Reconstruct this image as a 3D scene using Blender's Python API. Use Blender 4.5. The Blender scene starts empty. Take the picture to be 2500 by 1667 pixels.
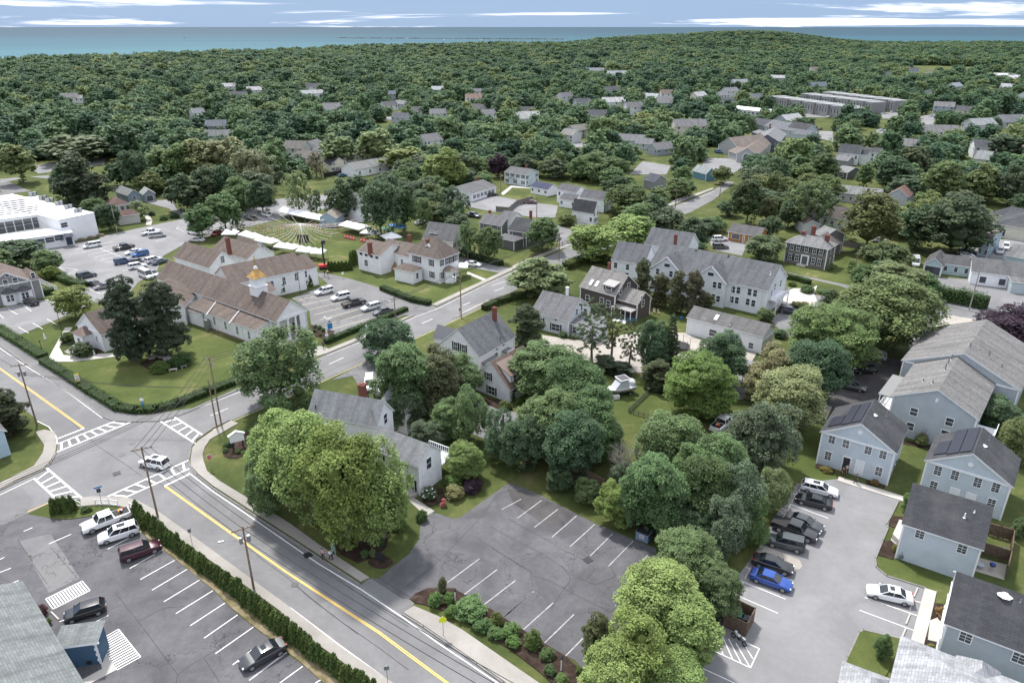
import bpy,bmesh,math,random
import numpy as np
from mathutils import Vector,Matrix
R=math.radians
SC=bpy.context.scene
COL=SC.collection
CAM_H,FOC,HORIZ=60.0,1760.0,66.0
PITCH=math.atan((833.5-HORIZ)/FOC)
cam_d=bpy.data.cameras.new('camera')
cam_d.sensor_width=36.0
cam_d.lens=36.0*FOC/2500.0
cam_d.clip_start=1.0
cam_d.clip_end=200000.0
cam=bpy.data.objects.new('camera',cam_d)
COL.objects.link(cam)
cam.location=(0,0,CAM_H)
cam.rotation_euler=(math.pi/2-PITCH,0,0)
SC.camera=cam
SUN_EL,SUN_AZ=R(58),R(-28)
sd=bpy.data.lights.new('sun','SUN')
sd.energy=2.7
sd.angle=R(5)
sd.color=(1.0,0.965,0.91)
sun=bpy.data.objects.new('sun',sd)
COL.objects.link(sun)
sv=Vector((math.sin(SUN_AZ)*math.cos(SUN_EL),math.cos(SUN_AZ)*math.cos(SUN_EL),math.sin(SUN_EL)))
sun.rotation_euler=sv.to_track_quat('Z','Y').to_euler()
sun.location=(0,0,300)
SC.view_settings.view_transform='Standard'
SC.view_settings.look='None'
SC.view_settings.gamma=1.0
SC.view_settings.use_curve_mapping=False
SC.view_settings.exposure=1.02
W=bpy.data.worlds.new('World')
SC.world=W
W.use_nodes=True
nt=W.node_tree
nt.nodes.clear()
def nd(tree,typ,**kw):
 n=tree.nodes.new(typ)
 for k,v in kw.items():
  if k=='ins':
   for a,b in v.items():
    n.inputs[a].default_value=b
  else:
   setattr(n,k,v)
 return n
sky=nd(nt,'ShaderNodeTexSky',sky_type='NISHITA',sun_disc=False,sun_elevation=SUN_EL,sun_rotation=SUN_AZ,air_density=1.0,dust_density=0.4,ozone_density=2.2,altitude=60)
tc=nd(nt,'ShaderNodeTexCoord')
sep=nd(nt,'ShaderNodeSeparateXYZ')
nt.links.new(tc.outputs['Generated'],sep.inputs[0])
zc=nd(nt,'ShaderNodeMath',operation='MAXIMUM',ins={1:0.0});nt.links.new(sep.outputs[2],zc.inputs[0])
za=nd(nt,'ShaderNodeMath',operation='ADD',ins={1:0.035});nt.links.new(zc.outputs[0],za.inputs[0])
dx=nd(nt,'ShaderNodeMath',operation='DIVIDE');nt.links.new(sep.outputs[0],dx.inputs[0]);nt.links.new(za.outputs[0],dx.inputs[1])
dy=nd(nt,'ShaderNodeMath',operation='DIVIDE');nt.links.new(sep.outputs[1],dy.inputs[0]);nt.links.new(za.outputs[0],dy.inputs[1])
cmb=nd(nt,'ShaderNodeCombineXYZ');nt.links.new(dx.outputs[0],cmb.inputs[0]);nt.links.new(dy.outputs[0],cmb.inputs[1])
cn=nd(nt,'ShaderNodeTexNoise',ins={'Scale':0.12,'Detail':7.0,'Roughness':0.6,'Distortion':0.6})
mp=nd(nt,'ShaderNodeMapping',ins={'Scale':(0.85,1.1,1.0),'Location':(3.6,0.9,0)})
nt.links.new(cmb.outputs[0],mp.inputs[0]);nt.links.new(mp.outputs[0],cn.inputs['Vector'])
cr=nd(nt,'ShaderNodeMapRange',interpolation_type='SMOOTHSTEP',ins={'From Min':0.535,'From Max':0.60,'To Max':0.95})
cov=nd(nt,'ShaderNodeMapRange',ins={'From Min':0.06,'From Max':0.45,'To Max':0.26});nt.links.new(zc.outputs[0],cov.inputs[0])
cva=nd(nt,'ShaderNodeMath',operation='ADD');nt.links.new(cn.outputs[0],cva.inputs[0]);nt.links.new(cov.outputs[0],cva.inputs[1])
nt.links.new(cva.outputs[0],cr.inputs[0])
mixc=nd(nt,'ShaderNodeMix',data_type='RGBA')
mixc.inputs[7].default_value=(4.25,4.45,5.0,1)
mulc=nd(nt,'ShaderNodeMix',data_type='RGBA',blend_type='MULTIPLY')
mulc.inputs[0].default_value=1.0
mulc.inputs[7].default_value=(0.98,0.95,1.0,1)
nt.links.new(sky.outputs[0],mulc.inputs[6])
grd=nd(nt,'ShaderNodeValToRGB');ge=grd.color_ramp.elements
ge[0].position,ge[0].color=0.0,(1.02,1.55,2.4,1);ge[1].position,ge[1].color=0.5,(0.6,1.1,2.4,1)
nt.links.new(zc.outputs[0],grd.inputs[0])
skm=nd(nt,'ShaderNodeMix',data_type='RGBA');skm.inputs[0].default_value=0.95
nt.links.new(mulc.outputs[2],skm.inputs[6]);nt.links.new(grd.outputs[0],skm.inputs[7])
nt.links.new(cr.outputs[0],mixc.inputs[0]);nt.links.new(skm.outputs[2],mixc.inputs[6])
bg=nd(nt,'ShaderNodeBackground',ins={'Strength':0.15})
nt.links.new(mixc.outputs[2],bg.inputs[0])
out=nd(nt,'ShaderNodeOutputWorld');nt.links.new(bg.outputs[0],out.inputs[0])
TL={'a':(0,1100),'b':(600,1100),'c':(1200,1100),'d':(1800,1100),'e':(0,650),'f':(600,650),'g':(1200,650),'h':(1800,650),'i':(0,300),'j':(600,300),'k':(1200,300),'l':(1800,300),'m':(0,0),'n':(800,0),'o':(1650,0)}
S7=700/1936.0
def N(t,x,y):
 o=TL[t]
 return(o[0]+x*S7,o[1]+y*S7)
def ray(p):
 u=(p[0]-1250)/FOC;v=(833.5-p[1])/FOC
 return Vector((u,math.cos(PITCH)+v*math.sin(PITCH),-math.sin(PITCH)+v*math.cos(PITCH)))
def at(p,z=0.0):
 d=ray(p);t=(z-CAM_H)/d.z
 return Vector((d.x*t,d.y*t,z))
def G(t,x,y,z=0.0):
 return at(N(t,x,y),z)
def proj(w):
 x,y,z=w[0],w[1],w[2]-CAM_H
 f=y*math.cos(PITCH)-z*math.sin(PITCH)
 up=y*math.sin(PITCH)+z*math.cos(PITCH)
 return(1250+FOC*x/f,833.5-FOC*up/f)
def height_at(base,pix):
 """height above the ground point `base` of the thing seen at pixel pix"""
 d=ray(pix);k=math.hypot(base.x,base.y)/math.hypot(d.x,d.y)
 return CAM_H+d.z*k
def pts(s,z=0.0):
 out=[];t=None;n=[]
 for tok in s.split():
  if tok.isalpha():t=tok
  else:
   n.append(float(tok))
   if len(n)==2:
    out.append(G(t,n[0],n[1],z));n=[]
 return out
USED={}
def link(o,parent=None):
 COL.objects.link(o)
 if parent is not None:o.parent=parent
 return o
def empty(name,loc,label,cat,group=None,rz=0.0):
 o=bpy.data.objects.new(name,None);link(o)
 o.empty_display_size=0.3
 o.location=loc;o.rotation_euler=(0,0,rz)
 o['label']=label;o['category']=cat
 if group:o['group']=group
 return o
def tag(o,label=None,cat=None,group=None,kind=None):
 if label:o['label']=label
 if cat:o['category']=cat
 if group:o['group']=group
 if kind:o['kind']=kind
 return o
def mesh_obj(name,verts,faces,mat,parent=None,loc=None,smooth=False,uvs=None,color=None,sharp=None):
 me=bpy.data.meshes.new(name)
 me.from_pydata([tuple(v)for v in verts],[],faces)
 if uvs is not None:
  ul=me.uv_layers.new(name='uv')
  ul.data.foreach_set('uv',np.asarray(uvs,dtype=np.float32).ravel())
 mats=mat if isinstance(mat,(list,tuple))else[mat]
 for m in mats:me.materials.append(m)
 if smooth:
  me.polygons.foreach_set('use_smooth',[True]*len(me.polygons))
  if sharp:me.set_sharp_from_angle(angle=R(sharp))
 me.update()
 o=bpy.data.objects.new(name,me);link(o,parent)
 if loc is not None:o.location=loc
 if color is not None:o.color=(*color[:3],1.0)
 return o
class MB:
 """collects simple solids into one mesh"""
 def __init__(s):s.v=[];s.f=[];s.m=[]
 def add(s,vs,fs,mi=0):
  k=len(s.v);s.v+=[Vector(v)for v in vs];s.f+=[tuple(i+k for i in f)for f in fs];s.m+=[mi]*len(fs);return s
 def box(s,c,d,rz=0.0,mi=0,M=None):
  hx,hy,hz=d[0]/2,d[1]/2,d[2]/2
  vs=[Vector((x,y,z))for z in(-hz,hz)for x,y in((-hx,-hy),(hx,-hy),(hx,hy),(-hx,hy))]
  rot=M if M is not None else Matrix.Rotation(rz,3,'Z')
  return s.add([rot@v+Vector(c)for v in vs],[(3,2,1,0),(4,5,6,7),(0,1,5,4),(1,2,6,5),(2,3,7,6),(3,0,4,7)],mi)
 def prism(s,poly,z0,z1,mi=0):
  n=len(poly);area=sum(poly[i][0]*poly[(i+1)%n][1]-poly[(i+1)%n][0]*poly[i][1]for i in range(n))
  p=list(poly)if area>0 else list(reversed(poly))
  vs=[(q[0],q[1],z0)for q in p]+[(q[0],q[1],z1)for q in p]
  fs=[tuple(range(n-1,-1,-1)),tuple(range(n,2*n))]+[(i,(i+1)%n,n+(i+1)%n,n+i)for i in range(n)]
  return s.add(vs,fs,mi)
 def sheet(s,poly,z,mi=0):
  n=len(poly);area=sum(poly[i][0]*poly[(i+1)%n][1]-poly[(i+1)%n][0]*poly[i][1]for i in range(n))
  p=list(poly)if area>0 else list(reversed(poly))
  return s.add([(q[0],q[1],z)for q in p],[tuple(range(n))],mi)
 def tube(s,path,rads,n=6,mi=0,cap=True):
  path=[Vector(p)for p in path]
  if not isinstance(rads,(list,tuple)):rads=[rads]*len(path)
  rings=[]
  for i,p in enumerate(path):
   d=(path[min(i+1,len(path)-1)]-path[max(i-1,0)])
   if d.length<1e-9:d=Vector((0,0,1))
   d.normalize();a=d.orthogonal().normalized()if abs(d.z)<0.99 else Vector((1,0,0))
   a=(a-d*a.dot(d)).normalized();b=d.cross(a)
   rings.append([p+(a*math.cos(t)+b*math.sin(t))*rads[i]for t in[2*math.pi*k/n for k in range(n)]])
  vs=[v for r in rings for v in r];fs=[]
  for i in range(len(path)-1):
   for k in range(n):
    fs.append((i*n+k,i*n+(k+1)%n,(i+1)*n+(k+1)%n,(i+1)*n+k))
  if cap:fs.append(tuple(range(n-1,-1,-1)));fs.append(tuple((len(path)-1)*n+k for k in range(n)))
  return s.add(vs,fs,mi)
 def cone(s,c,r0,r1,h,n=10,mi=0,sq=1.0):
  vs=[(c[0]+r*math.cos(2*math.pi*k/n),c[1]+r*sq*math.sin(2*math.pi*k/n),c[2]+z)for r,z in((r0,0),(r1,h))for k in range(n)]
  fs=[(k,(k+1)%n,n+(k+1)%n,n+k)for k in range(n)]+[tuple(range(n-1,-1,-1)),tuple(range(n,2*n))]
  return s.add(vs,fs,mi)
 def blob(s,c,r,n=8,m=5,mi=0,jit=0.0,rnd=None):
  vs=[];fs=[]
  for i in range(m+1):
   th=math.pi*i/m
   for k in range(n):
    ph=2*math.pi*k/n;j=1+(rnd.uniform(-jit,jit)if rnd else 0)
    vs.append((c[0]+r[0]*j*math.sin(th)*math.cos(ph),c[1]+r[1]*j*math.sin(th)*math.sin(ph),c[2]+r[2]*j*math.cos(th)))
  for i in range(m):
   for k in range(n):fs.append((i*n+k,(i+1)*n+k,(i+1)*n+(k+1)%n,i*n+(k+1)%n))
  return s.add(vs,fs,mi)
 def build(s,name,mat,parent=None,loc=None,smooth=False,color=None,sharp=None):
  off=Vector(loc)if loc is not None else None
  o=mesh_obj(name,s.v,s.f,mat,parent,loc,smooth,None,color,sharp)
  if isinstance(mat,(list,tuple))and len(mat)>1:
   o.data.polygons.foreach_set('material_index',s.m)
  return o
def kids(o):return[c for c in bpy.data.objects if c.parent==o]
def tree_of(o,children):
 return[(c,[g for g in children.get(c.name,[])])for c in children.get(o.name,[])]
def dup(root,loc,rz,label,group=None,color=None,paint=('body','roof'),scale=None,parts=None):
 """copy a thing with its parts and sub-parts"""
 r=root.copy();COL.objects.link(r);r.location=loc;r.rotation_euler=(0,0,rz)
 if scale:r.scale=scale
 r['label']=label
 if group:r['group']=group
 for ch,gs in parts:
  c=ch.copy();COL.objects.link(c);c.parent=r
  if color is not None and ch.name.split('.')[0]in paint:c.color=(*color,1)
  for g in gs:
   d=g.copy();COL.objects.link(d);d.parent=c
 return r
def parts_of(root):
 ch={}
 for o in bpy.data.objects:
  if o.parent:ch.setdefault(o.parent.name,[]).append(o)
 return[(c,ch.get(c.name,[]))for c in ch.get(root.name,[])]
MATS={}
def newmat(name):
 m=bpy.data.materials.new(name);m.use_nodes=True
 t=m.node_tree;t.nodes.clear()
 o=nd(t,'ShaderNodeOutputMaterial');b=nd(t,'ShaderNodeBsdfPrincipled');t.links.new(b.outputs[0],o.inputs[0])
 MATS[name]=m
 return m,t,b
def ramp(t,stops):
 n=nd(t,'ShaderNodeValToRGB');e=n.color_ramp.elements
 while len(e)>1:e.remove(e[-1])
 e[0].position,e[0].color=stops[0][0],(*stops[0][1],1)
 for p,c in stops[1:]:
  x=e.new(p);x.color=(*c,1)
 return n
def noise(t,scale,detail=4,rough=0.55,vec=None,dist=0.0):
 n=nd(t,'ShaderNodeTexNoise',ins={'Scale':scale,'Detail':detail,'Roughness':rough,'Distortion':dist})
 if vec is not None:t.links.new(vec,n.inputs['Vector'])
 return n
def mixrgb(t,fac,a,b,mode='MIX'):
 n=nd(t,'ShaderNodeMix',data_type='RGBA',blend_type=mode)
 for i,v in((0,fac),(6,a),(7,b)):
  if hasattr(v,'node'):t.links.new(v,n.inputs[i])
  elif i==0:n.inputs[0].default_value=v
  else:n.inputs[i].default_value=(*v,1)
 return n.outputs[2]
def math_(t,op,a,b=0.0,c=None):
 n=nd(t,'ShaderNodeMath',operation=op)
 for i,v in enumerate((a,b,c)):
  if v is None:continue
  if hasattr(v,'node'):t.links.new(v,n.inputs[i])
  else:n.inputs[i].default_value=v
 return n.outputs[0]
def mrange(t,v,a,b,c=0.0,d=1.0):
 n=nd(t,'ShaderNodeMapRange',ins={'From Min':a,'From Max':b,'To Min':c,'To Max':d});t.links.new(v,n.inputs[0]);return n.outputs[0]
def bump(t,b,h,strength,dist):
 n=nd(t,'ShaderNodeBump',ins={'Strength':strength,'Distance':dist});t.links.new(h,n.inputs['Height']);t.links.new(n.outputs[0],b.inputs['Normal'])
def plain(name,col,rough=0.6,metal=0.0,var=0.0,scale=3.0,spec=0.4,objcol=False):
 m,t,b=newmat(name)
 b.inputs['Roughness'].default_value=rough;b.inputs['Metallic'].default_value=metal
 b.inputs['Specular IOR Level'].default_value=spec
 src=None
 if objcol:
  oi=nd(t,'ShaderNodeObjectInfo');src=oi.outputs['Color']
 if var>0:
  g=nd(t,'ShaderNodeNewGeometry');n=noise(t,scale,5,0.6,g.outputs['Position'])
  f=mrange(t,n.outputs[0],0.3,0.7,1-var,1+var)
  c=nd(t,'ShaderNodeVectorMath',operation='SCALE')
  if src is not None:t.links.new(src,c.inputs[0])
  else:c.inputs[0].default_value=col
  t.links.new(f,c.inputs['Scale']);t.links.new(c.outputs[0],b.inputs['Base Color'])
 elif src is not None:t.links.new(src,b.inputs['Base Color'])
 else:b.inputs['Base Color'].default_value=(*col,1)
 return m
def m_asphalt(name,c0,c1,crack=0.0,stain=0.35,sc=0.12):
 m,t,b=newmat(name);g=nd(t,'ShaderNodeNewGeometry');P=g.outputs['Position']
 n1=noise(t,sc,6,0.62,P,0.6);n2=noise(t,1.3,5,0.7,P);n3=noise(t,18,2,0.6,P)
 col=mixrgb(t,mrange(t,n1.outputs[0],0.38,0.64),c0,c1)
 col=mixrgb(t,mrange(t,n2.outputs[0],0.35,0.75,0,stain),col,tuple(x*0.62 for x in c0))
 col=mixrgb(t,mrange(t,n3.outputs[0],0.3,0.7,0,0.25),col,tuple(min(1,x*1.5)for x in c1))
 if crack>0:
  nv=noise(t,0.35,4,0.6,P)
  vm=nd(t,'ShaderNodeVectorMath',operation='SCALE');vm.inputs['Scale'].default_value=5.5;t.links.new(nv.outputs['Color'],vm.inputs[0])
  va=nd(t,'ShaderNodeVectorMath',operation='ADD');t.links.new(P,va.inputs[0]);t.links.new(vm.outputs[0],va.inputs[1])
  v=nd(t,'ShaderNodeTexVoronoi',feature='DISTANCE_TO_EDGE',ins={'Scale':crack});t.links.new(va.outputs[0],v.inputs['Vector'])
  nm=noise(t,0.07,3,0.5,P)
  f=math_(t,'MULTIPLY',mrange(t,v.outputs['Distance'],0.004,0.011,1,0),mrange(t,nm.outputs[0],0.42,0.54,0.0,0.6))
  col=mixrgb(t,f,col,(0.012,0.012,0.013))
 t.links.new(col,b.inputs['Base Color']);b.inputs['Roughness'].default_value=0.85;b.inputs['Specular IOR Level'].default_value=0.25
 return m
def m_grass(name,stops,sc=0.09,dry=None):
 m,t,b=newmat(name);g=nd(t,'ShaderNodeNewGeometry');P=g.outputs['Position']
 n1=noise(t,sc,6,0.65,P,0.4);n2=noise(t,0.9,5,0.7,P);n3=noise(t,9,3,0.8,P)
 f=math_(t,'ADD',math_(t,'MULTIPLY',n1.outputs[0],0.75),math_(t,'MULTIPLY',n2.outputs[0],0.25))
 r=ramp(t,stops);t.links.new(mrange(t,f,0.36,0.64),r.inputs[0])
 col=mixrgb(t,mrange(t,n3.outputs[0],0.3,0.75,0,0.5),r.outputs[0],tuple(x*0.55 for x in stops[0][1]))
 t.links.new(col,b.inputs['Base Color']);b.inputs['Roughness'].default_value=0.9;b.inputs['Specular IOR Level'].default_value=0.1
 bump(t,b,n3.outputs[0],0.5,0.12)
 return m
def m_siding(name,pitch=0.26):
 m,t,b=newmat(name);g=nd(t,'ShaderNodeNewGeometry');P=g.outputs['Position']
 oi=nd(t,'ShaderNodeObjectInfo');s=nd(t,'ShaderNodeSeparateXYZ');t.links.new(P,s.inputs[0])
 fr=math_(t,'FRACT',math_(t,'DIVIDE',s.outputs[2],pitch))
 n=noise(t,0.6,5,0.6,P);n2=noise(t,6,3,0.6,P)
 f=mrange(t,n.outputs[0],0.3,0.7,0.9,1.06)
 c=nd(t,'ShaderNodeVectorMath',operation='SCALE');t.links.new(oi.outputs['Color'],c.inputs[0]);t.links.new(f,c.inputs['Scale'])
 lap_shadow=mrange(t,fr,0.0,0.16,0.42,0.0)  # shadow line at each board lap, darkened in the wall colour
 col=mixrgb(t,lap_shadow,c.outputs[0],(0.05,0.055,0.06))
 col=mixrgb(t,mrange(t,n2.outputs[0],0.5,0.8,0,0.15),col,(0.2,0.2,0.18))
 t.links.new(col,b.inputs['Base Color']);b.inputs['Roughness'].default_value=0.55;b.inputs['Specular IOR Level'].default_value=0.3
 bump(t,b,fr,0.35,0.03)
 return m
def m_roof(name,tab=0.28):
 m,t,b=newmat(name);uv=nd(t,'ShaderNodeUVMap');oi=nd(t,'ShaderNodeObjectInfo');g=nd(t,'ShaderNodeNewGeometry');P=g.outputs['Position']
 br=nd(t,'ShaderNodeTexBrick',ins={'Scale':1.0,'Mortar Size':0.018,'Brick Width':0.75,'Row Height':tab,'Bias':0.0,'Color1':(0.84,0.84,0.84,1),'Color2':(1.12,1.12,1.12,1),'Mortar':(0.6,0.6,0.6,1)})
 t.links.new(uv.outputs[0],br.inputs['Vector'])
 mpn=nd(t,'ShaderNodeMapping',ins={'Scale':(1.6,0.22,1)});t.links.new(uv.outputs[0],mpn.inputs[0])
 st=noise(t,0.5,6,0.65,mpn.outputs[0]);n=noise(t,0.35,5,0.6,P);n3=noise(t,7,3,0.7,P)
 c=mixrgb(t,1.0,oi.outputs['Color'],br.outputs['Color'],'MULTIPLY')
 c=mixrgb(t,mrange(t,st.outputs[0],0.38,0.72,0,0.62),c,(0.035,0.035,0.037))
 c=mixrgb(t,mrange(t,n.outputs[0],0.45,0.7,0,0.22),c,(0.17,0.168,0.16))
 c=mixrgb(t,mrange(t,n3.outputs[0],0.4,0.7,0,0.2),c,(0.03,0.03,0.03))
 t.links.new(c,b.inputs['Base Color']);b.inputs['Roughness'].default_value=0.88;b.inputs['Specular IOR Level'].default_value=0.2
 bump(t,b,br.outputs['Fac'],0.3,-0.03)
 return m
def m_leaf(name,far=False):
 m,t,b=newmat(name);oi=nd(t,'ShaderNodeObjectInfo');g=nd(t,'ShaderNodeNewGeometry')
 at_=nd(t,'ShaderNodeAttribute',attribute_name='tone')
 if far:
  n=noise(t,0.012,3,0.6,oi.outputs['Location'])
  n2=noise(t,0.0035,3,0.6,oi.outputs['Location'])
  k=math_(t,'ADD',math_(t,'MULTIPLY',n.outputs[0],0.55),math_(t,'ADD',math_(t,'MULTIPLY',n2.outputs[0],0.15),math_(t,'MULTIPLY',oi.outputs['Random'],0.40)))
  rr=ramp(t,[(0.26,(0.036,0.074,0.050)),(0.40,(0.052,0.100,0.058)),(0.54,(0.078,0.135,0.066)),(0.68,(0.115,0.170,0.075)),(0.82,(0.19,0.21,0.08))])  # bluish, lifted leaf tones: distance haze painted into the colour
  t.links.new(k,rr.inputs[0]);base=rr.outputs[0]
 else:
  base=oi.outputs['Color']
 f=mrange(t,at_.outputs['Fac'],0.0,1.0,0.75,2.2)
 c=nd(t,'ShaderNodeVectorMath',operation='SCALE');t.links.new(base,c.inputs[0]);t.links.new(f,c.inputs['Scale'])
 hs=nd(t,'ShaderNodeHueSaturation');t.links.new(mrange(t,oi.outputs['Random'],0,1,0.488,0.512),hs.inputs['Hue']);t.links.new(c.outputs[0],hs.inputs['Color'])
 hs.inputs['Saturation'].default_value=0.95
 t.links.new(hs.outputs[0],b.inputs['Base Color']);b.inputs['Roughness'].default_value=0.6;b.inputs['Specular IOR Level'].default_value=0.18
 tr=nd(t,'ShaderNodeBsdfTranslucent');t.links.new(hs.outputs[0],tr.inputs[0])
 mx=nd(t,'ShaderNodeMixShader',ins={0:0.34});t.links.new(b.outputs[0],mx.inputs[1]);t.links.new(tr.outputs[0],mx.inputs[2])
 o=[n for n in t.nodes if n.type=='OUTPUT_MATERIAL'][0];t.links.new(mx.outputs[0],o.inputs[0])
 return m
M_ROAD=m_asphalt('road_asphalt',(0.138,0.137,0.140),(0.198,0.197,0.200),crack=0.0,stain=0.3)
M_ROAD2=m_asphalt('patched_asphalt',(0.13,0.129,0.131),(0.18,0.179,0.18),crack=0.09,stain=0.4)
M_LOT=m_asphalt('old_lot_asphalt',(0.068,0.067,0.073),(0.130,0.128,0.136),crack=0.16,stain=0.45,sc=0.16)
M_LOT2=m_asphalt('grey_lot_asphalt',(0.165,0.164,0.168),(0.23,0.229,0.233),crack=0.0,stain=0.25)
M_DARK=m_asphalt('dark_lot_asphalt',(0.045,0.042,0.045),(0.10,0.095,0.095),crack=0.1,stain=0.4,sc=0.2)
M_WALK=m_asphalt('pavement_concrete',(0.235,0.22,0.20),(0.33,0.31,0.285),stain=0.25)
M_CONC=m_asphalt('light_concrete',(0.38,0.36,0.33),(0.47,0.445,0.41),stain=0.15)
M_GRAVEL=m_asphalt('pale_gravel',(0.29,0.265,0.235),(0.40,0.37,0.33),stain=0.4)
M_KERB=plain('kerb_stone',(0.22,0.21,0.20),0.85,var=0.2,scale=2)
M_GRASS=m_grass('grass',[(0.0,(0.05,0.07,0.022)),(0.5,(0.085,0.105,0.034)),(0.8,(0.13,0.14,0.05)),(1.0,(0.19,0.17,0.085))])
M_LAWN=m_grass('lawn',[(0.0,(0.062,0.085,0.025)),(0.55,(0.098,0.122,0.038)),(0.82,(0.13,0.145,0.05)),(1.0,(0.22,0.195,0.10))])
M_DRY=m_grass('dry_verge',[(0.0,(0.10,0.10,0.04)),(0.4,(0.22,0.18,0.10)),(0.8,(0.34,0.28,0.19)),(1.0,(0.30,0.27,0.2))],sc=0.5)
M_MULCH=m_grass('bark_mulch',[(0.0,(0.03,0.02,0.016)),(0.6,(0.055,0.038,0.03)),(1.0,(0.10,0.075,0.06))],sc=0.8)
M_PAINT=plain('white_line_paint',(0.70,0.70,0.68),0.6,var=0.15,scale=2.2)
M_PAINT_OLD=plain('worn_line_paint',(0.36,0.36,0.36),0.7,var=0.35,scale=1.6)
M_YELLOW=plain('yellow_line_paint',(0.70,0.47,0.13),0.6,var=0.15,scale=2.2)
M_CREAML=plain('cream_line_paint',(0.60,0.52,0.32),0.6,var=0.2,scale=2.2)
M_SIDE=m_siding('clapboard')
M_SHAKE=m_siding('shingle_wall',0.14)
M_WALLP=plain('painted_wall',(0.7,0.7,0.7),0.7,var=0.06,scale=0.7,objcol=True)
M_ROOF=m_roof('shingle_roof')
M_ROOFF=m_roof('fine_shingle_roof',0.16)
M_FLAT=plain('membrane_roof',(0.8,0.8,0.8),0.6,var=0.07,scale=0.3,objcol=True)
M_TRIM=plain('white_trim',(0.74,0.75,0.76),0.5,var=0.04)
M_GLASS=plain('window_glass',(0.035,0.045,0.06),0.08,spec=0.7)
M_CGLASS=plain('car_glass',(0.015,0.02,0.025),0.05,spec=0.8)
M_BLACK=plain('black_rubber',(0.018,0.018,0.02),0.7)
M_DKMET=plain('dark_metal',(0.04,0.042,0.045),0.45,metal=0.4)
M_METAL=plain('grey_metal',(0.30,0.31,0.33),0.4,metal=0.6)
M_BRICK=plain('red_brick',(0.17,0.062,0.045),0.85,var=0.3,scale=6)
M_WOODP=plain('weathered_pole',(0.20,0.15,0.11),0.85,var=0.3,scale=4)
M_WOOD=plain('brown_wood',(0.12,0.085,0.06),0.8,var=0.3,scale=3)
M_BARK=plain('bark',(0.13,0.105,0.085),0.9,var=0.35,scale=3)
M_PLAIN=plain('coloured_surface',(0.5,0.5,0.5),0.55,objcol=True)
M_LEAF=m_leaf('leaves')
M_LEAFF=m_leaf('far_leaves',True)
M_SOLAR=plain('solar_panel',(0.028,0.03,0.042),0.4,spec=0.25)
def m_car():
 m,t,b=newmat('car_paint');oi=nd(t,'ShaderNodeObjectInfo');t.links.new(oi.outputs['Color'],b.inputs['Base Color'])
 b.inputs['Roughness'].default_value=0.32;b.inputs['Metallic'].default_value=0.15
 b.inputs['Coat Weight'].default_value=0.7;b.inputs['Coat Roughness'].default_value=0.06
 return m
M_CAR=m_car()
def coast(az):
 xs=[-90,-40,-35,-30,-22,-17,-10,-4,2,6,10,14,18,22,26,30,36,90]
 ys=[1300,1400,1430,1520,1650,1990,2060,2080,2150,2450,2900,3000,3050,3050,3000,3100,3100,3000]
 return float(np.interp(az,xs,ys))
def land(x,y):
 d=math.hypot(x,y);az=math.degrees(math.atan2(x,y))
 h=0.0
 if d>700:
  h+=30*math.exp(-((az-17.6)/4.6)**2)*math.exp(-((d-2750)/620)**2)
  h+=19*math.exp(-((az-9.5)/6.5)**2)*math.exp(-((d-2500)/600)**2)
  h+=10*math.exp(-((az+4)/9)**2)*math.exp(-((d-1900)/420)**2)
  h+=8*math.exp(-((az+24)/11)**2)*math.exp(-((d-1350)/350)**2)
  h+=(3.0*math.sin(x*0.006+1)*math.sin(y*0.0047)+2.0*math.sin(x*0.013+y*0.01))*min(1,(d-700)/500)
 h=max(h,0.5)if d>760 else h
 c=coast(az)
 if d>c-60:h=h*max(0.0,1-(d-c+60)/120)-max(0,(d-c+20))*0.12
 return h
def build_ground():
 radii=[0,60,160,300,450,600,700,760,820,900,980,1060,1140,1220,1300,1380,1460,1550,1650,1750,1850,1950,2050,2150,2250,2350,2450,2550,2650,2750,2850,2950,3050,3150,3300,3500]
 n=240;vs=[(0,0,0)];fs=[]
 for r in radii[1:]:
  for k in range(n):
   a=2*math.pi*k/n;x,y=r*math.sin(a),r*math.cos(a)
   vs.append((x,y,max(land(x,y),-9)if r>=760 else 0.0))
 for k in range(n):fs.append((0,1+(k+1)%n,1+k))
 for i in range(len(radii)-2):
  for k in range(n):
   a,b=1+i*n+k,1+i*n+(k+1)%n
   fs.append((a,b,b+n,a+n))
 o=mesh_obj('ground',vs,fs,M_GRASS,smooth=True);tag(o,kind='structure')
build_ground()
def m_sea():
 m,t,b=newmat('sea_water');g=nd(t,'ShaderNodeNewGeometry');P=g.outputs['Position']
 ln=nd(t,'ShaderNodeVectorMath',operation='LENGTH');t.links.new(P,ln.inputs[0])
 mp_=nd(t,'ShaderNodeMapping',ins={'Scale':(0.25,1.0,1.0),'Rotation':(0,0,0.1)});t.links.new(P,mp_.inputs[0])
 n=noise(t,0.0011,6,0.6,mp_.outputs[0],0.4);n2=noise(t,0.03,3,0.6,P)
 lg=math_(t,'LOGARITHM',ln.outputs['Value'],10.0)
 v=math_(t,'ADD',lg,mrange(t,n.outputs[0],0.3,0.7,-0.12,0.12))
 r=ramp(t,[(0.0,(0.055,0.175,0.20)),(0.16,(0.030,0.125,0.155)),(0.36,(0.012,0.078,0.11)),(0.6,(0.005,0.046,0.072)),(1.0,(0.004,0.040,0.065))])
 t.links.new(mrange(t,v,3.08,4.5),r.inputs[0])
 t.links.new(r.outputs[0],b.inputs['Base Color'])
 b.inputs['Roughness'].default_value=0.55;b.inputs['Specular IOR Level'].default_value=0.12
 bump(t,b,n2.outputs[0],0.3,1.0)
 return m
sea=mesh_obj('sea',[(-160000,600,-2),(160000,600,-2),(160000,150000,-2),(-160000,150000,-2)],[(0,1,2,3)],m_sea());tag(sea,kind='structure')
ZL=[0.012]
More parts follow.
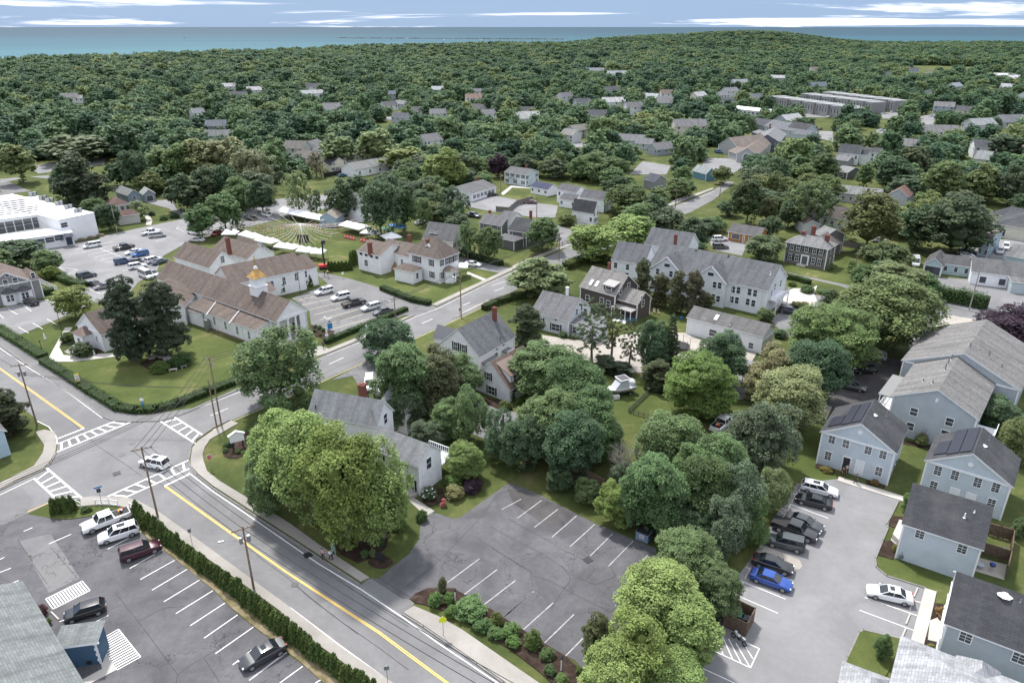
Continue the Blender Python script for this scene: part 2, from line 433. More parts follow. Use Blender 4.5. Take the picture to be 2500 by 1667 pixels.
def sheet(name,polys,mat,z=None,kind='structure'):
 if z is None:ZL[0]+=0.004;z=ZL[0]
 mb=MB()
 for s in polys:mb.sheet([(p.x,p.y)for p in(pts(s)if isinstance(s,str)else s)],z)
 o=mb.build(name,mat);tag(o,kind=kind);return o
def slab(name,polys,mat,h=0.13,kerb=True):
 mb=MB()
 for s in polys:mb.prism([(p.x,p.y)for p in(pts(s)if isinstance(s,str)else s)],-0.05,h)
 o=mb.build(name,mat);tag(o,kind='structure');return o
ROAD_A='a 935 350 1075 425 1300 585 1540 760 1936 1048 b 640 1335 1000 1585 1500 1950 3000 2100 1760 1585 1560 1440 1200 1190 1065 1105 775 905 400 660 0 400 a 1440 255 1330 165 1285 110 1275 60 1290 0 e 1290 1220 1330 1170 1440 1095 1600 1025 1936 882 f 230 905 500 780 870 612 1390 372 1640 250 1936 105 k 380 1010 500 972 600 925 900 795 1090 700 1350 600 1500 520 1640 400 1590 395 1500 455 1290 540 1010 655 560 830 430 880 180 985 0 1075 f 1650 105 1290 275 1140 335 830 480 540 597 e 1936 730 1640 820 1250 990 1080 1043 900 1050 760 1040 690 1010 400 800 220 690 0 530 -900 -120 -1700 300 0 860 160 960 260 1045 330 1080 372 1130 390 1200 380 1260 340 1330 300 1370 100 1460 0 1510 -600 1760 -600 2050 a 0 508 185 425 345 350 540 330 700 318 850 325'
sheet('road',[ROAD_A],M_ROAD)
sheet('road_patch',['a 0 510 -60 300 150 250 230 340 180 420'],M_ROAD2)
sheet('road_patch',['b 775 905 840 860 900 865 1140 1030 1065 1105'],M_ROAD2)
sheet('side_street',['k 440 690 600 740 570 850 470 850 400 720','l 300 1000 430 1040 690 1100 900 1180 1240 1195 1680 1300 1936 1345 2300 1430 2300 1100 1936 1150 1740 1100 1640 1060 1300 1040 1180 1180 960 1130 690 1085 430 1030','l 1240 1190 1680 1300 1936 1350 2000 1500 1400 1700 1180 1620 1150 1430 1190 1300 1230 1250','l 480 1150 620 1180 520 1260 470 1240','l 220 1330 330 1250 480 1290 440 1420 330 1440'],M_ROAD)
sheet('parking_lot',['a -60 300 0 508 185 428 345 458 480 462 620 440 740 402 885 398 905 500 990 590 1090 660 1190 742 1270 800 1350 870 1450 950 1540 1045 1620 1115 1720 1195 1800 1255 b 140 1250 270 1365 380 1440 540 1585 1000 1980 -1500 2100 a -900 2200 -900 500'],M_LOT)
sheet('parking_lot',['b 840 860 900 865 960 810 1040 745 1100 700 1170 600 1180 490 1250 420 1300 425 1400 460 1440 455 1780 215 c 120 212 330 300 560 420 700 490 960 600 1110 660 1120 800 1000 1200 820 1560 700 1560 560 1412 500 1385 340 1290 200 1200 90 1130 b 1620 1050 1300 920 1140 975 1110 1000 1060 1000'],M_LOT)
sheet('parking_lot',['d 680 190 1125 335 1085 345 1040 450 1020 520 980 610 930 730 935 790 1010 850 1110 880 1265 930 1170 1285 1110 1275 850 1215 820 1230 740 1400 670 1568 500 1900 c 900 1900 1200 1500 1310 1400 1490 1190 1560 1110 1600 1060 1630 900 d 0 850 60 770 150 640 200 550 270 420 340 330 400 225'],M_LOT2)
sheet('parking_lot',['f 430 40 560 50 720 90 920 150 1250 262 1320 290 1150 338 1080 330 610 465 590 455 450 460 430 300 310 218 555 120 480 60'],M_ROAD2)
sheet('parking_lot',['i 230 850 660 790 690 765 1230 650 1290 600 1500 640 1936 520 2300 470 2300 560 1936 640 1500 745 1300 790 1100 900 1060 1000 930 1080 830 1200 640 1215 430 1310 110 1442 0 1392 -400 1290 -400 1225 0 1250 370 1185 580 1110 400 990 250 900'],M_LOT2)
sheet('parking_lot',['h 400 1120 660 960 900 990 1010 900 1090 690 1120 640 880 590 640 720 600 900'],M_DARK)
sheet('parking_lot',['f 870 612 960 700 990 760 900 880 760 810 740 770 720 740 580 770'],M_ROAD2)
sheet('parking_lot',['j 1460 560 1500 500 1660 490 1936 540 k 450 560 430 640 300 640 0 600','k 930 350 1020 260 1210 290 1180 350','k 1410 320 1440 240 1640 240 1720 300 1620 345','k 1460 780 1740 790 1690 900 1500 860','l 1560 800 1936 780 1936 950 1580 900'],M_LOT2)
sheet('parking_lot',['l 1290 1420 1420 1300 1640 1330 1660 1430 1500 1500'],M_GRAVEL)
sheet('driveway',['f 1560 920 1870 1000 1870 1170 1640 1180 1480 1110','j 1430 900 1810 990 1730 1020 1440 960','h 250 330 430 300 330 430'],M_ROAD)
sheet('driveway',['g 340 465 560 500 700 500 960 450 1300 450 1430 500 1790 590 1760 640 1500 600 1120 720 930 720 700 650 540 620 360 560'],M_GRAVEL)
sheet('driveway',['g 1690 620 1790 650 1700 900 1600 900'],M_LOT2)
sheet('bare_earth',['h 560 930 640 950 600 1040 530 1000'],M_GRAVEL)
sheet('tennis_court',['i 200 300 500 240 720 240 700 280 260 345','i 0 380 0 410 140 380 120 370','i 200 365 400 350 430 400 330 380'],M_LOT2)
sheet('car_park',['i -200 430 60 400 210 465 60 480 -200 560'],M_ROAD2)
sheet('car_park',['i 950 530 1160 520 1190 580 1290 600 1230 650 1140 580','j 0 590 190 520 430 490 520 560 300 600 190 610 0 700'],M_LOT2)
SW=[]
SW.append('a 1936 560 b 400 640 775 885 835 858 500 640 300 495 91 365 a 1620 290 1480 205 1400 140 1375 70 e 1368 1270 1385 1220 1420 1170 1610 1062 1560 1045 1440 1110 1340 1180 1300 1225 1288 1300 1290 1360 a 1295 110 1340 160 1440 240')
SW.append('b 1065 1095 1135 1050 1300 1120 1460 1210 1936 1540 2400 1850 2100 1850 1740 1556 1560 1430 1200 1180')
SW.append('a 545 378 650 368 800 375 905 398 960 440 1075 520 1300 660 1500 800 1900 1090 b 250 1140 640 1420 840 1568 1300 1900 1500 1900 1000 1575 640 1325 260 1030 a 1540 752 1300 577 1075 417 935 342 850 317 720 312 620 312 545 322')
SW.append('e 0 470 -900 -180 -900 -110 0 540 220 700 400 810 690 1018 760 1048 1080 1050 1250 998 1640 828 1936 740 1936 690 1660 800 1300 960 1000 1005 860 1000 700 935 500 790 290 650')
SW.append('e 240 1120 300 1105 370 1120 384 1200 374 1260 334 1326 294 1364 95 1454 0 1503 0 1465 230 1350 290 1260 300 1210')
SW.append('f 545 590 830 473 1140 328 1080 345 830 450 560 560 500 540 430 560 380 640')
SW.append('f 1290 268 1650 98 1800 28 1800 8 1610 95 1250 262')
SW.append('k 142 992 180 972 430 868 560 818 555 808 420 850 180 950 142 968')
SW.append('k 1010 645 1290 530 1500 448 1490 440 1280 515 1000 630')
SW.append('f 1500 1200 1600 1200 1640 1230 1400 350 1640 240 1640 225 1490 300'.replace('f 1500 1200 1600 1200 1640 1230 1400 350','f 1395 358'))
slab('pavement',[SW[0],SW[1]],M_WALK)
slab('pavement',[SW[2]],M_WALK)
slab('pavement',[SW[3]],M_ROAD2,0.1)
slab('pavement',SW[4:],M_WALK,0.12)
def kerb(path,w=0.16,h=0.16):
 P=pts(path);mb=MB()
 for p,q in zip(P[:-1],P[1:]):
  d=(q-p);L=d.length
  if L<0.1:continue
  mb.box(((p.x+q.x)/2,(p.y+q.y)/2,h/2),(L+w*0.6,w,h),math.atan2(d.y,d.x))
 return mb
kb=MB()
for pth in['b 1062 1107 1200 1192 1560 1442 1740 1570 2100 1860','b 772 907 400 662 0 402 a 1440 257 1330 167 1285 110 1275 60 1290 0 e 1290 1222 1330 1170 1440 1093 1550 1040','e 380 1263 340 1334 300 1374 100 1464 0 1514','e 0 528 220 690 400 800 690 1012 760 1042 900 1052 1080 1045 1250 992 1640 822','f 542 599 830 482 1140 337','f 1290 277 1650 107 1800 37','d 672 1568 742 1398 822 1228 850 1212 1112 1273','d 1267 928 1010 848 937 788 932 730 982 608 1018 522 1002 500 1040 440 1087 343']:
 k=kerb(pth);kb.add(k.v,k.f)
tag(kb.build('kerb',M_KERB),kind='structure')
slab('path',['d 1265 930 1345 955 1300 1150 1255 1325 1170 1285','d 685 178 1125 312 1120 345 675 205','d 1085 505 1130 515 1075 640 1035 605','d 1300 1150 1375 1120 1385 1180 1370 1300 1285 1280'],M_CONC,0.14)
slab('path',['e 440 415 490 412 400 545 430 600 480 605 800 585 795 608 500 645 375 645 325 625','j 965 650 1000 640 1028 650 1000 700 985 700'.replace('j 965 650 1000 640 1028 650 1000 700 985 700','i 965 620 1010 630 1030 660 1020 690 985 690 990 655'),'f 1500 38 1640 95 1615 103 1490 52','h 300 180 380 150 500 150 540 130 520 190 540 240 500 290 330 262 300 250 230 340 225 330 290 240','k 60 480 130 425 265 435 262 445 140 438 80 490'],M_CONC,0.06)
slab('path',['b 1060 300 1090 290 1275 410 1215 445'],M_WALK,0.08)
sheet('dry_verge',['a 935 500 990 585 1090 655 1190 738 1350 866 1450 945 1540 1040 1720 1190 1800 1250 b 140 1245 380 1435 540 1580 700 1568 400 1340 0 1060 a 1700 1080 1300 790 1060 610 1000 520 940 430'],M_DRY,0.06)
slab('grass_island',['a 345 462 352 400 500 385 650 378 800 384 840 390 740 404 620 442 480 464'],M_LAWN,0.14)
slab('grass_island',['d 850 1218 1112 1276 1050 1420 1010 1510 960 1568 680 1568 745 1400 823 1233'],M_LAWN,0.15)
slab('planting_bed',['c 1560 1110 1490 1190 1470 1180 1440 1120 1640 880 1640 1020'],M_MULCH,0.10)
slab('planting_bed',['b 1140 1030 1110 1000 1145 965 1230 930 1400 930 1640 1060 1745 1130 1890 1225 c 200 1202 340 1292 500 1387 620 1500 640 1568 400 1568 330 1500 120 1340 0 1270 b 1640 1260 1400 1100 1200 1040'],M_MULCH,0.10)
slab('planting_bed',['d 530 90 660 130 660 155 600 150 525 115','d 870 200 1000 240 990 255 870 225','d 1040 440 1130 450 1120 500 1080 505 1070 525 1018 505','d 980 610 1040 610 1060 640 1070 690 1050 735 945 705','d 1330 1030 1400 1040 1380 1120 1305 1148','d 1280 1250 1300 1290 1350 1300 1340 1360 1255 1325','h 1120 1175 1310 1215 1300 1240 1120 1200'],M_MULCH,0.08)
slab('planting_bed',['f 1605 890 1700 900 1800 960 1740 985 1640 940','e 1510 1280 1500 1240 1530 1200 1600 1130 1700 1120 1720 1180 1690 1260 1600 1300 1545 1298','b 600 650 900 520 960 590 950 650 880 710 760 760 640 700','b 1470 200 1560 170 1605 210 1590 260 1520 300 1460 260','b 1180 260 1330 250 1350 340 1240 380 1190 340','e 500 560 700 560 650 600 520 600','e 940 660 1050 600 1180 600 1230 690 1010 700'],M_MULCH,0.08)
slab('planting_bed',['f 440 395 600 440 590 465 520 490 450 470'],M_MULCH,0.08)
sheet('gravel_strip',['d 150 640 200 650 420 740 440 780 420 805 370 800 130 700'],M_GRAVEL,0.075)
sheet('lawn',['g 560 620 700 660 740 720 1040 740 1060 800 1180 860 1250 990 1180 1040 900 1060 780 980 740 760','g 340 390 560 480 540 500 340 450','h 400 1100 570 1060 540 1330 680 1400 640 1460 350 1568 300 1568'],M_LAWN,0.02)
sheet('lawn',['e 420 640 800 610 1250 440 1650 540 1640 760 1200 950 1000 980 820 970 640 880 440 740 300 640','e 115 470 400 400 430 430 330 620 280 620','f 870 612 1390 372 1330 560 1000 640 960 690'],M_LAWN,0.022)
sheet('lawn',['j 500 820 800 790 750 920 560 970 400 840 100 730 300 700 620 720','j 560 1010 1040 990 1300 1090 1600 1060 1610 1100 1250 1220 920 1120 700 1060','j 1440 960 1740 1020 1620 1060 1500 1010','l 300 950 660 990 830 900 860 1000 700 1090 430 1030','k 50 890 300 880 180 960 0 930','d 940 705 1060 740 1460 880 1400 1030 1340 1030 1345 955 1010 845 935 785'],M_LAWN,0.022)
sheet('field',['o 1560 480 1640 455 1760 450 1900 455 2050 460 2250 480 2200 500 1900 500 1700 520 1600 505'],m_grass('field_grass',[(0,(0.13,0.19,0.07)),(1,(0.22,0.26,0.12))],0.02),0.4)
def line_mb(mb,segs,w,z):
 for s in segs:
  P=pts(s)
  for p,q in zip(P[:-1],P[1:]):
   d=(q-p).normalized();nrm=Vector((-d.y,d.x,0))*w/2
   mb.add([p-nrm,q-nrm,q+nrm,p+nrm],[(0,1,2,3)])
   for v in mb.v[-4:]:v.z=z
def lines(name,segs,w,mat,z=0.095):
 mb=MB();line_mb(mb,segs,w,z);tag(mb.build(name,mat),kind='structure')
def lerp(a,b,f):return a+(b-a)*f
def series(t,a0,a1,b0,b1,n):
 return['%s %f %f %f %f'%(t,lerp(a0[0],b0[0],i/(n-1)),lerp(a0[1],b0[1],i/(n-1)),lerp(a1[0],b1[0],i/(n-1)),lerp(a1[1],b1[1],i/(n-1)))for i in range(n)]
lines('road_marking',['a 1112 243 1300 378 1545 552 1936 826 b 900 1234 1100 1385 1350 1568 1800 1900','a 1122 240 1308 372 1552 546 1936 817 b 905 1224 1110 1376 1368 1568 1815 1895','e 560 1097 400 982 230 860 0 696 -900 60','e 567 1091 407 976 237 854 0 688 -900 50','a 185 415 352 343'],0.13,M_YELLOW,0.05)
lines('road_marking',['a 1275 150 1440 278 1600 385 1936 617 b 500 770 775 935 1065 1130 1300 1300 1700 1568 2100 1840','a 935 345 1075 432 1300 592 1540 768 1936 1056 b 300 1060 640 1318 985 1568 1400 1880','e 690 1025 400 808 220 703 0 556 -600 120','e 250 1045 330 1085 380 1150 388 1200','a 230 190 0 300','e 1225 1003 1640 840','f 545 605 830 488 1140 345 1290 290 1620 125 1936 -20','k 270 1020 0 1100','k 1300 550 1500 465'],0.14,M_PAINT,0.054)
lines('road_marking',['e 1440 1105 1600 1035 1936 890 f 230 912 500 788 870 618 1390 378 1620 268'],0.14,M_CREAML,0.054)
lines('road_marking',['f 562 662 660 618','f 1190 388 1262 356','f 1466 266 1516 244','f 1680 170 1742 146','e 1420 1010 1540 960','f 1850 95 1900 72','k 560 930 620 900'],0.16,M_PAINT,0.054)
XW=['e 390 1165 570 1095','a 1110 240 1285 157']
lines('stop_line',XW,0.35,M_PAINT,0.054)
def crosswalk(t,A0,A1,B0,B1,n,ends=True):
 segs=['%s %f %f %f %f'%(t,*A0,*A1),'%s %f %f %f %f'%(t,*B0,*B1)]
 lines('crossing_marking',segs,0.3,M_PAINT,0.058)
 lines('crossing_marking',['%s %f %f %f %f'%(t,lerp(A0[0],A1[0],f),lerp(A0[1],A1[1],f),lerp(B0[0],B1[0],f),lerp(B0[1],B1[1],f))for f in[(i+0.5)/n for i in range(n)]],0.32,M_PAINT,0.062)
crosswalk('e',(390,1200),(780,1045),(385,1255),(880,1055),8)
crosswalk('e',(1075,1042),(1320,1198),(1180,1020),(1365,1138),5)
crosswalk('a',(230,188),(400,345),(315,118),(558,326),6)
crosswalk('a',(710,318),(1275,65),(830,325),(1280,122),7)
lot1=['a 728 665 955 545','a 877 795 1103 668','a 948 870 1180 740','a 1027 942 1265 800','a 1107 1020 1348 873','a 1188 1100 1438 945','a 1284 1182 1520 1028','a 1378 1266 1605 1108','a 1455 1370 1712 1190','a 1572 1446 1700 1345','a 1686 1550 1936 1362','b 22 1550 262 1368','b 230 1568 385 1455','b 470 1568 510 1545','a 582 1187 732 1112','a 0 822 75 793','a 45 908 128 876','a 400 1155 440 1140','a 660 605 690 592','a 0 735 30 720','a 1430 -100 1430 -100','a 330 630 480 565','a 160 545 220 520']
lines('parking_line',[s for s in lot1 if '1430 -100' not in s],0.12,M_PAINT,0.05)
lot2=['b 1728 398 1860 328','c 175 456 338 336','c 290 518 448 396','c 408 584 575 440','c 530 648 697 498','c 667 710 818 560','c 790 780 955 612','c 940 826 1055 706','b 1342 905 1578 730','b 1476 970 1697 803','b 1608 1040 1822 876','b 1745 1122 1936 955','c 85 1122 285 950','c 215 1208 418 1026','c 358 1298 556 1106','c 500 1386 672 1210']
lines('parking_line',lot2,0.12,M_PAINT_OLD,0.05)
lot3=['d 340 355 615 457','d 300 422 325 432','d 0 870 327 1003','d 0 978 275 1098','d 0 1112 10 1116','d 860 990 1213 1113','d 825 1077 1188 1212','d 1180 1010 1240 1025','d 375 290 400 300','d 60 788 90 800','c 1455 1330 1748 1465 1808 1336 1720 1298','c 1360 1440 1640 1568','c 1480 1290 1510 1354','c 1508 1240 1565 1380','c 1548 1230 1628 1408','c 1600 1270 1686 1435','c 1650 1300 1745 1462','c 1700 1300 1765 1405']
lines('parking_line',lot3,0.11,M_PAINT,0.05)
lines('parking_line',series('f',(350,230),(600,175),(610,462),(870,385),8),0.12,M_CREAML,0.05)
lot5=series('i',(510,858),(760,802),(720,945),(870,912),6)+['i 676 850 920 945','i 1050 800 1165 770','i 1000 790 1110 765','i 1190 715 1290 700','i 1210 700 1190 715 1240 730','i 605 1125 680 1155 790 1105','i 440 1030 560 1005','i 320 1195 385 1230','i 55 1258 120 1295','i 160 1232 212 1273','i 0 1297 25 1320','i 318 1325 385 1365','i 222 1353 290 1393','i 125 1380 193 1420','i 400 975 525 992 430 1030','i 440 1000 400 975','i 830 1000 900 985','i 850 960 960 940']
lines('parking_line',lot5,0.12,M_PAINT,0.05)
lines('parking_line',series('h',(1480,340),(1500,350),(1330,470),(1350,480),6)+['h 1440 330 1620 378']+series('k',(1440,285),(1520,275),(1560,330),(1680,290),5)+series('k',(1650,240),(1640,270),(1510,235),(1520,260),5)+series('j',(1490,520),(1580,500),(1500,580),(1620,550),5)+['j 1640 720 1700 700'.replace('j 1640 720 1700 700','l 1640 900 1660 860')]+series('j',(0,600),(60,590),(200,560),(300,530),5),0.12,M_PAINT,0.05)
def hatch(A,B,C,D,n,mat=M_PAINT,w=0.18):
 """A-B and D-C are the long sides; stripes run across"""
 A,B,C,D=[G('a',*p)for p in(A,B,C,D)]
 mb=MB()
 for p,q in((A,B),(B,C),(C,D),(D,A)):
  d=(q-p).normalized();nn=Vector((-d.y,d.x,0))*0.06
  mb.add([p-nn,q-nn,q+nn,p+nn],[(0,1,2,3)])
 for i in range(1,n):
  f=i/n;g=min(1,f+0.0)
  p=A.lerp(B,f);q=D.lerp(C,g);d=(B-A).normalized()*w/2
  mb.add([p-d,q-d,q+d,p+d],[(0,1,2,3)])
 for i,v in enumerate(mb.v):v.z=0.05
 o=mb.build('parking_marking',mat);tag(o,kind='structure')
hatch((555,880),(310,1000),(360,1070),(608,945),14,w=.15)
hatch((800,1205),(950,1392),(790,1480),(655,1290),15,w=.17)
def disc(p,r,mat,name='manhole_cover',label='round dark manhole cover in the road',n=14):
 mb=MB();mb.cone((0,0,0),r,r,0.012,n)
 o=mb.build(name,mat,None,(p.x,p.y,0.045));tag(o,label,'manhole cover');return o
disc(G('e',893,1195),0.42,M_ROAD2,label='round manhole cover in the crossroads, nearest the corner lawn')
disc(G('e',822,1272),0.5,M_ROAD2,label='larger round manhole cover near the middle of the crossroads')
disc(G('b',330,905),0.42,M_DKMET,label='round manhole cover beside the yellow line near the leaning pole')
for P_,l_ in((G('a',788,155),'rectangular storm drain grate in the crossroads below the white car'),(G('b',420,705),'storm drain grate at the kerb beside the three walkers'),(G('c',650,740),'square drain grate in the middle of the cracked parking lot')):
 mb=MB();mb.box((0,0,0.02),(1.0,1.0,0.03),0.6)
 for i in range(6):mb.box((math.cos(0.6)*(i-2.5)*0.15,math.sin(0.6)*(i-2.5)*0.15,0.04),(0.05,0.9,0.02),0.6)
 tag(mb.build('drain_grate',M_DKMET,None,(P_.x,P_.y,0.04)),l_,'drain')
M_TAR=plain('tar_seam',(0.03,0.03,0.033),0.7)
lines('road_seam',['b 0 640 120 740 300 870 420 985 640 1150 900 1330 1100 1480','a 1000 190 1110 240','b 330 905 400 960 560 1090 760 1240','e 640 1195 560 1120 430 1000 230 850','e 640 1200 880 1360 960 1420','b 100 480 200 560 330 640 480 760 700 920 900 1060 1100 1190','f 350 820 600 690 900 560'],0.04,M_TAR,0.049)
lines('tar_seam',['b 900 860 1010 930 1130 1000','c 0 515 130 590 330 690 470 780 560 850 700 905','c 470 780 530 850 525 890 490 930 430 1020 405 1060','c 110 455 200 510 370 600 500 680 620 735','c 0 655 80 710 160 755 260 810 280 920','b 1180 640 1310 740 1440 800','b 1310 740 1200 830 1080 920','b 1700 300 1660 350 1560 480 1310 740','b 1170 440 1290 530 1200 620','c 700 905 840 850 790 760','c 490 930 660 1020 820 1095','c 280 845 400 880 500 935','c 620 735 700 800 640 870','b 1550 580 1640 640 1800 740 1936 830','a 970 1200 1080 1350 1200 1510 1190 1568','a 1200 1510 1300 1440 1420 1370 1520 1300','a 940 1150 1050 1090 1120 1060 1240 1050','a 780 960 850 1050 930 1150 960 1190','a 120 600 200 720 240 790 320 900','a 1380 1400 1480 1560','a 340 650 420 740 520 860','f 490 250 600 330 700 350 800 400'],0.055,M_TAR,0.046)
for q in('a 250 590 330 560 350 600 280 630','a 660 560 760 600 700 700 620 660'):pass
sheet('asphalt_patch',['a 130 610 340 560 540 860 330 960'],M_ROAD2,0.04);sheet('asphalt_patch',['c 100 250 300 300 560 430 480 520 330 480 150 360'],M_DARK,0.04)
sheet('street',['o 860 765 1290 775 1300 800 880 795','o 1650 790 1740 770 1760 790 1730 860 1660 860','o 1370 765 1540 760 1560 800 1400 805','o 2120 815 2360 825 2360 845 2130 835','o 880 885 1060 890 1060 960 940 930','n 1600 950 1760 960 1740 1000 1610 995','n 360 790 560 790 560 810 380 812','n 1440 580 1500 580 1510 600 1450 600','n 1900 550 2010 555 2010 566 1900 562','o 2120 765 2352 780 2352 795 2120 780','o 1350 880 1700 870 1700 900 1360 905'],M_LOT2,0.2)
WHITE,PALEB,GREYB=(0.78,0.80,0.82),(0.50,0.565,0.62),(0.30,0.34,0.40)
RG,RD,RBR,RL=(0.17,0.17,0.175),(0.062,0.064,0.072),(0.17,0.125,0.105),(0.40,0.41,0.43)
def wp(p):
 """pixel tuple (tile, x, y)"""
 return N(*p)
WIN={}
def win_meshes(w,h,style):
 key=(round(w,2),round(h,2),style)
 if key in WIN:return WIN[key]
 g=MB();f=MB();t=0.09
 if style=='arch':
  n=8;poly=[(-w/2,0)]+[(w/2,0)]+[(w/2*math.cos(math.pi*i/n),h-w/2+w/2*math.sin(math.pi*i/n))for i in range(n+1)]
  k=len(poly)
  for r,y0,y1,tgt in((1.0,0.0,0.05,g),(1.18,0.0,0.035,f)):
   vs=[((x*r),y0,(z-h/2)*(1+(r-1)*w/h))for x,z in poly]+[((x*r),y1,(z-h/2)*(1+(r-1)*w/h))for x,z in poly]
   tgt.add(vs,[tuple(range(k)),tuple(range(2*k-1,k-1,-1))]+[(i,k+i,k+(i+1)%k,(i+1)%k)for i in range(k)])
  f.box((0,0.06,0),(0.05,0.03,h*0.95));f.box((0,0.06,-0.1),(w,0.03,0.05))
 else:
  g.box((0,0.02,0),(w,0.04,h))
  for sx in(-1,1):f.box((sx*(w/2+t/2),0.035,0),(t,0.07,h+2*t))
  f.box((0,0.035,h/2+t/2),(w,0.07,t));f.box((0,0.05,-h/2-t/2),(w+0.1,0.10,t))
  if style!='plain':
   f.box((0,0.05,0),(w,0.03,0.06))
   if style in('grid','shut','gshut'):
    f.box((0,0.045,0),(0.04,0.02,h));
   if style=='grid':
    for q in(-0.25,0.25):f.box((0,0.045,q*h),(w,0.02,0.035))
 a=bpy.data.meshes.new('window');a.from_pydata([tuple(v)for v in g.v],[],g.f);a.materials.append(M_GLASS)
 b=bpy.data.meshes.new('frame');b.from_pydata([tuple(v)for v in f.v],[],f.f);b.materials.append(M_TRIM)
 c=None
 if 'shut' in style:
  c=[]
  for sx in(-1,1):
   s=MB();s.box((sx*(w/2+0.26),0.04,0),(0.33,0.06,h+0.1))
   x=bpy.data.meshes.new('shutter');x.from_pydata([tuple(v)for v in s.v],[],s.f);x.materials.append(M_BLACK if style!='gshut' else M_DKMET);c.append(x)
 WIN[key]=(a,b,c);return WIN[key]
class Block:
 def __init__(s,p0,p1,p2,ze,L=None):
  P0=at(wp(p0),ze);P1=at(wp(p1),ze)
  s.u=(P1-P0);s.L=L or s.u.length;s.u.normalize()
  n=Vector((-s.u.y,s.u.x,0))
  if isinstance(p2,(int,float)):
   if n.y<0:n=-n
   if p2<0:n=-n
   s.W=abs(p2)
  else:
   d=at(wp(p2),ze)-P0;q=d.dot(n)
   if q<0:n=-n;q=-q
   s.W=q
  s.v=n;s.P0=Vector((P0.x,P0.y,0));s.ze=ze
  s.flip=s.u.cross(s.v).z<0
  s.roofz=ze
 def P(s,a,b,z=0.0):return s.P0+s.u*a+s.v*b+Vector((0,0,z))
def fix(vs,f,want):
 """orient face f so that its normal has positive dot with want"""
 a,b,c=Vector(vs[f[0]]),Vector(vs[f[1]]),Vector(vs[f[2]])
 return f if(b-a).cross(c-a).dot(want)>=0 else tuple(reversed(f))
def add_faces(mb,vs,fs,cen,mi=0):
 out=[]
 for f in fs:
  c=sum((Vector(vs[i])for i in f),Vector())/len(f)
  out.append(fix(vs,f,c-cen))
 mb.add(vs,out,mi)
def block_walls(mb,B,roof,rise,z0=0.0,s0=0.0,s1=0.0):
 L,W_,ze=B.L,B.W,B.ze
 a0,a1=s0,L-s1
 base=[B.P(a0,0,z0),B.P(a1,0,z0),B.P(a1,W_,z0),B.P(a0,W_,z0)]
 top=[B.P(a0,0,ze),B.P(a1,0,ze),B.P(a1,W_,ze),B.P(a0,W_,ze)]
 vs=base+top;fs=[(0,1,5,4),(2,3,7,6)]
 if roof=='gable':
  vs+=[B.P(a0,W_/2,ze+rise),B.P(a1,W_/2,ze+rise)]
  fs+=[(3,0,4,8,7),(1,2,6,9,5)]
 elif roof=='shed':
  vs[6]=B.P(a1,W_,ze+rise);vs[7]=B.P(a0,W_,ze+rise)
  fs+=[(3,0,4,7),(1,2,6,5)]
 else:fs+=[(3,0,4,7),(1,2,6,5)]
 add_faces(mb,vs,fs,B.P(L/2,W_/2,ze/2))
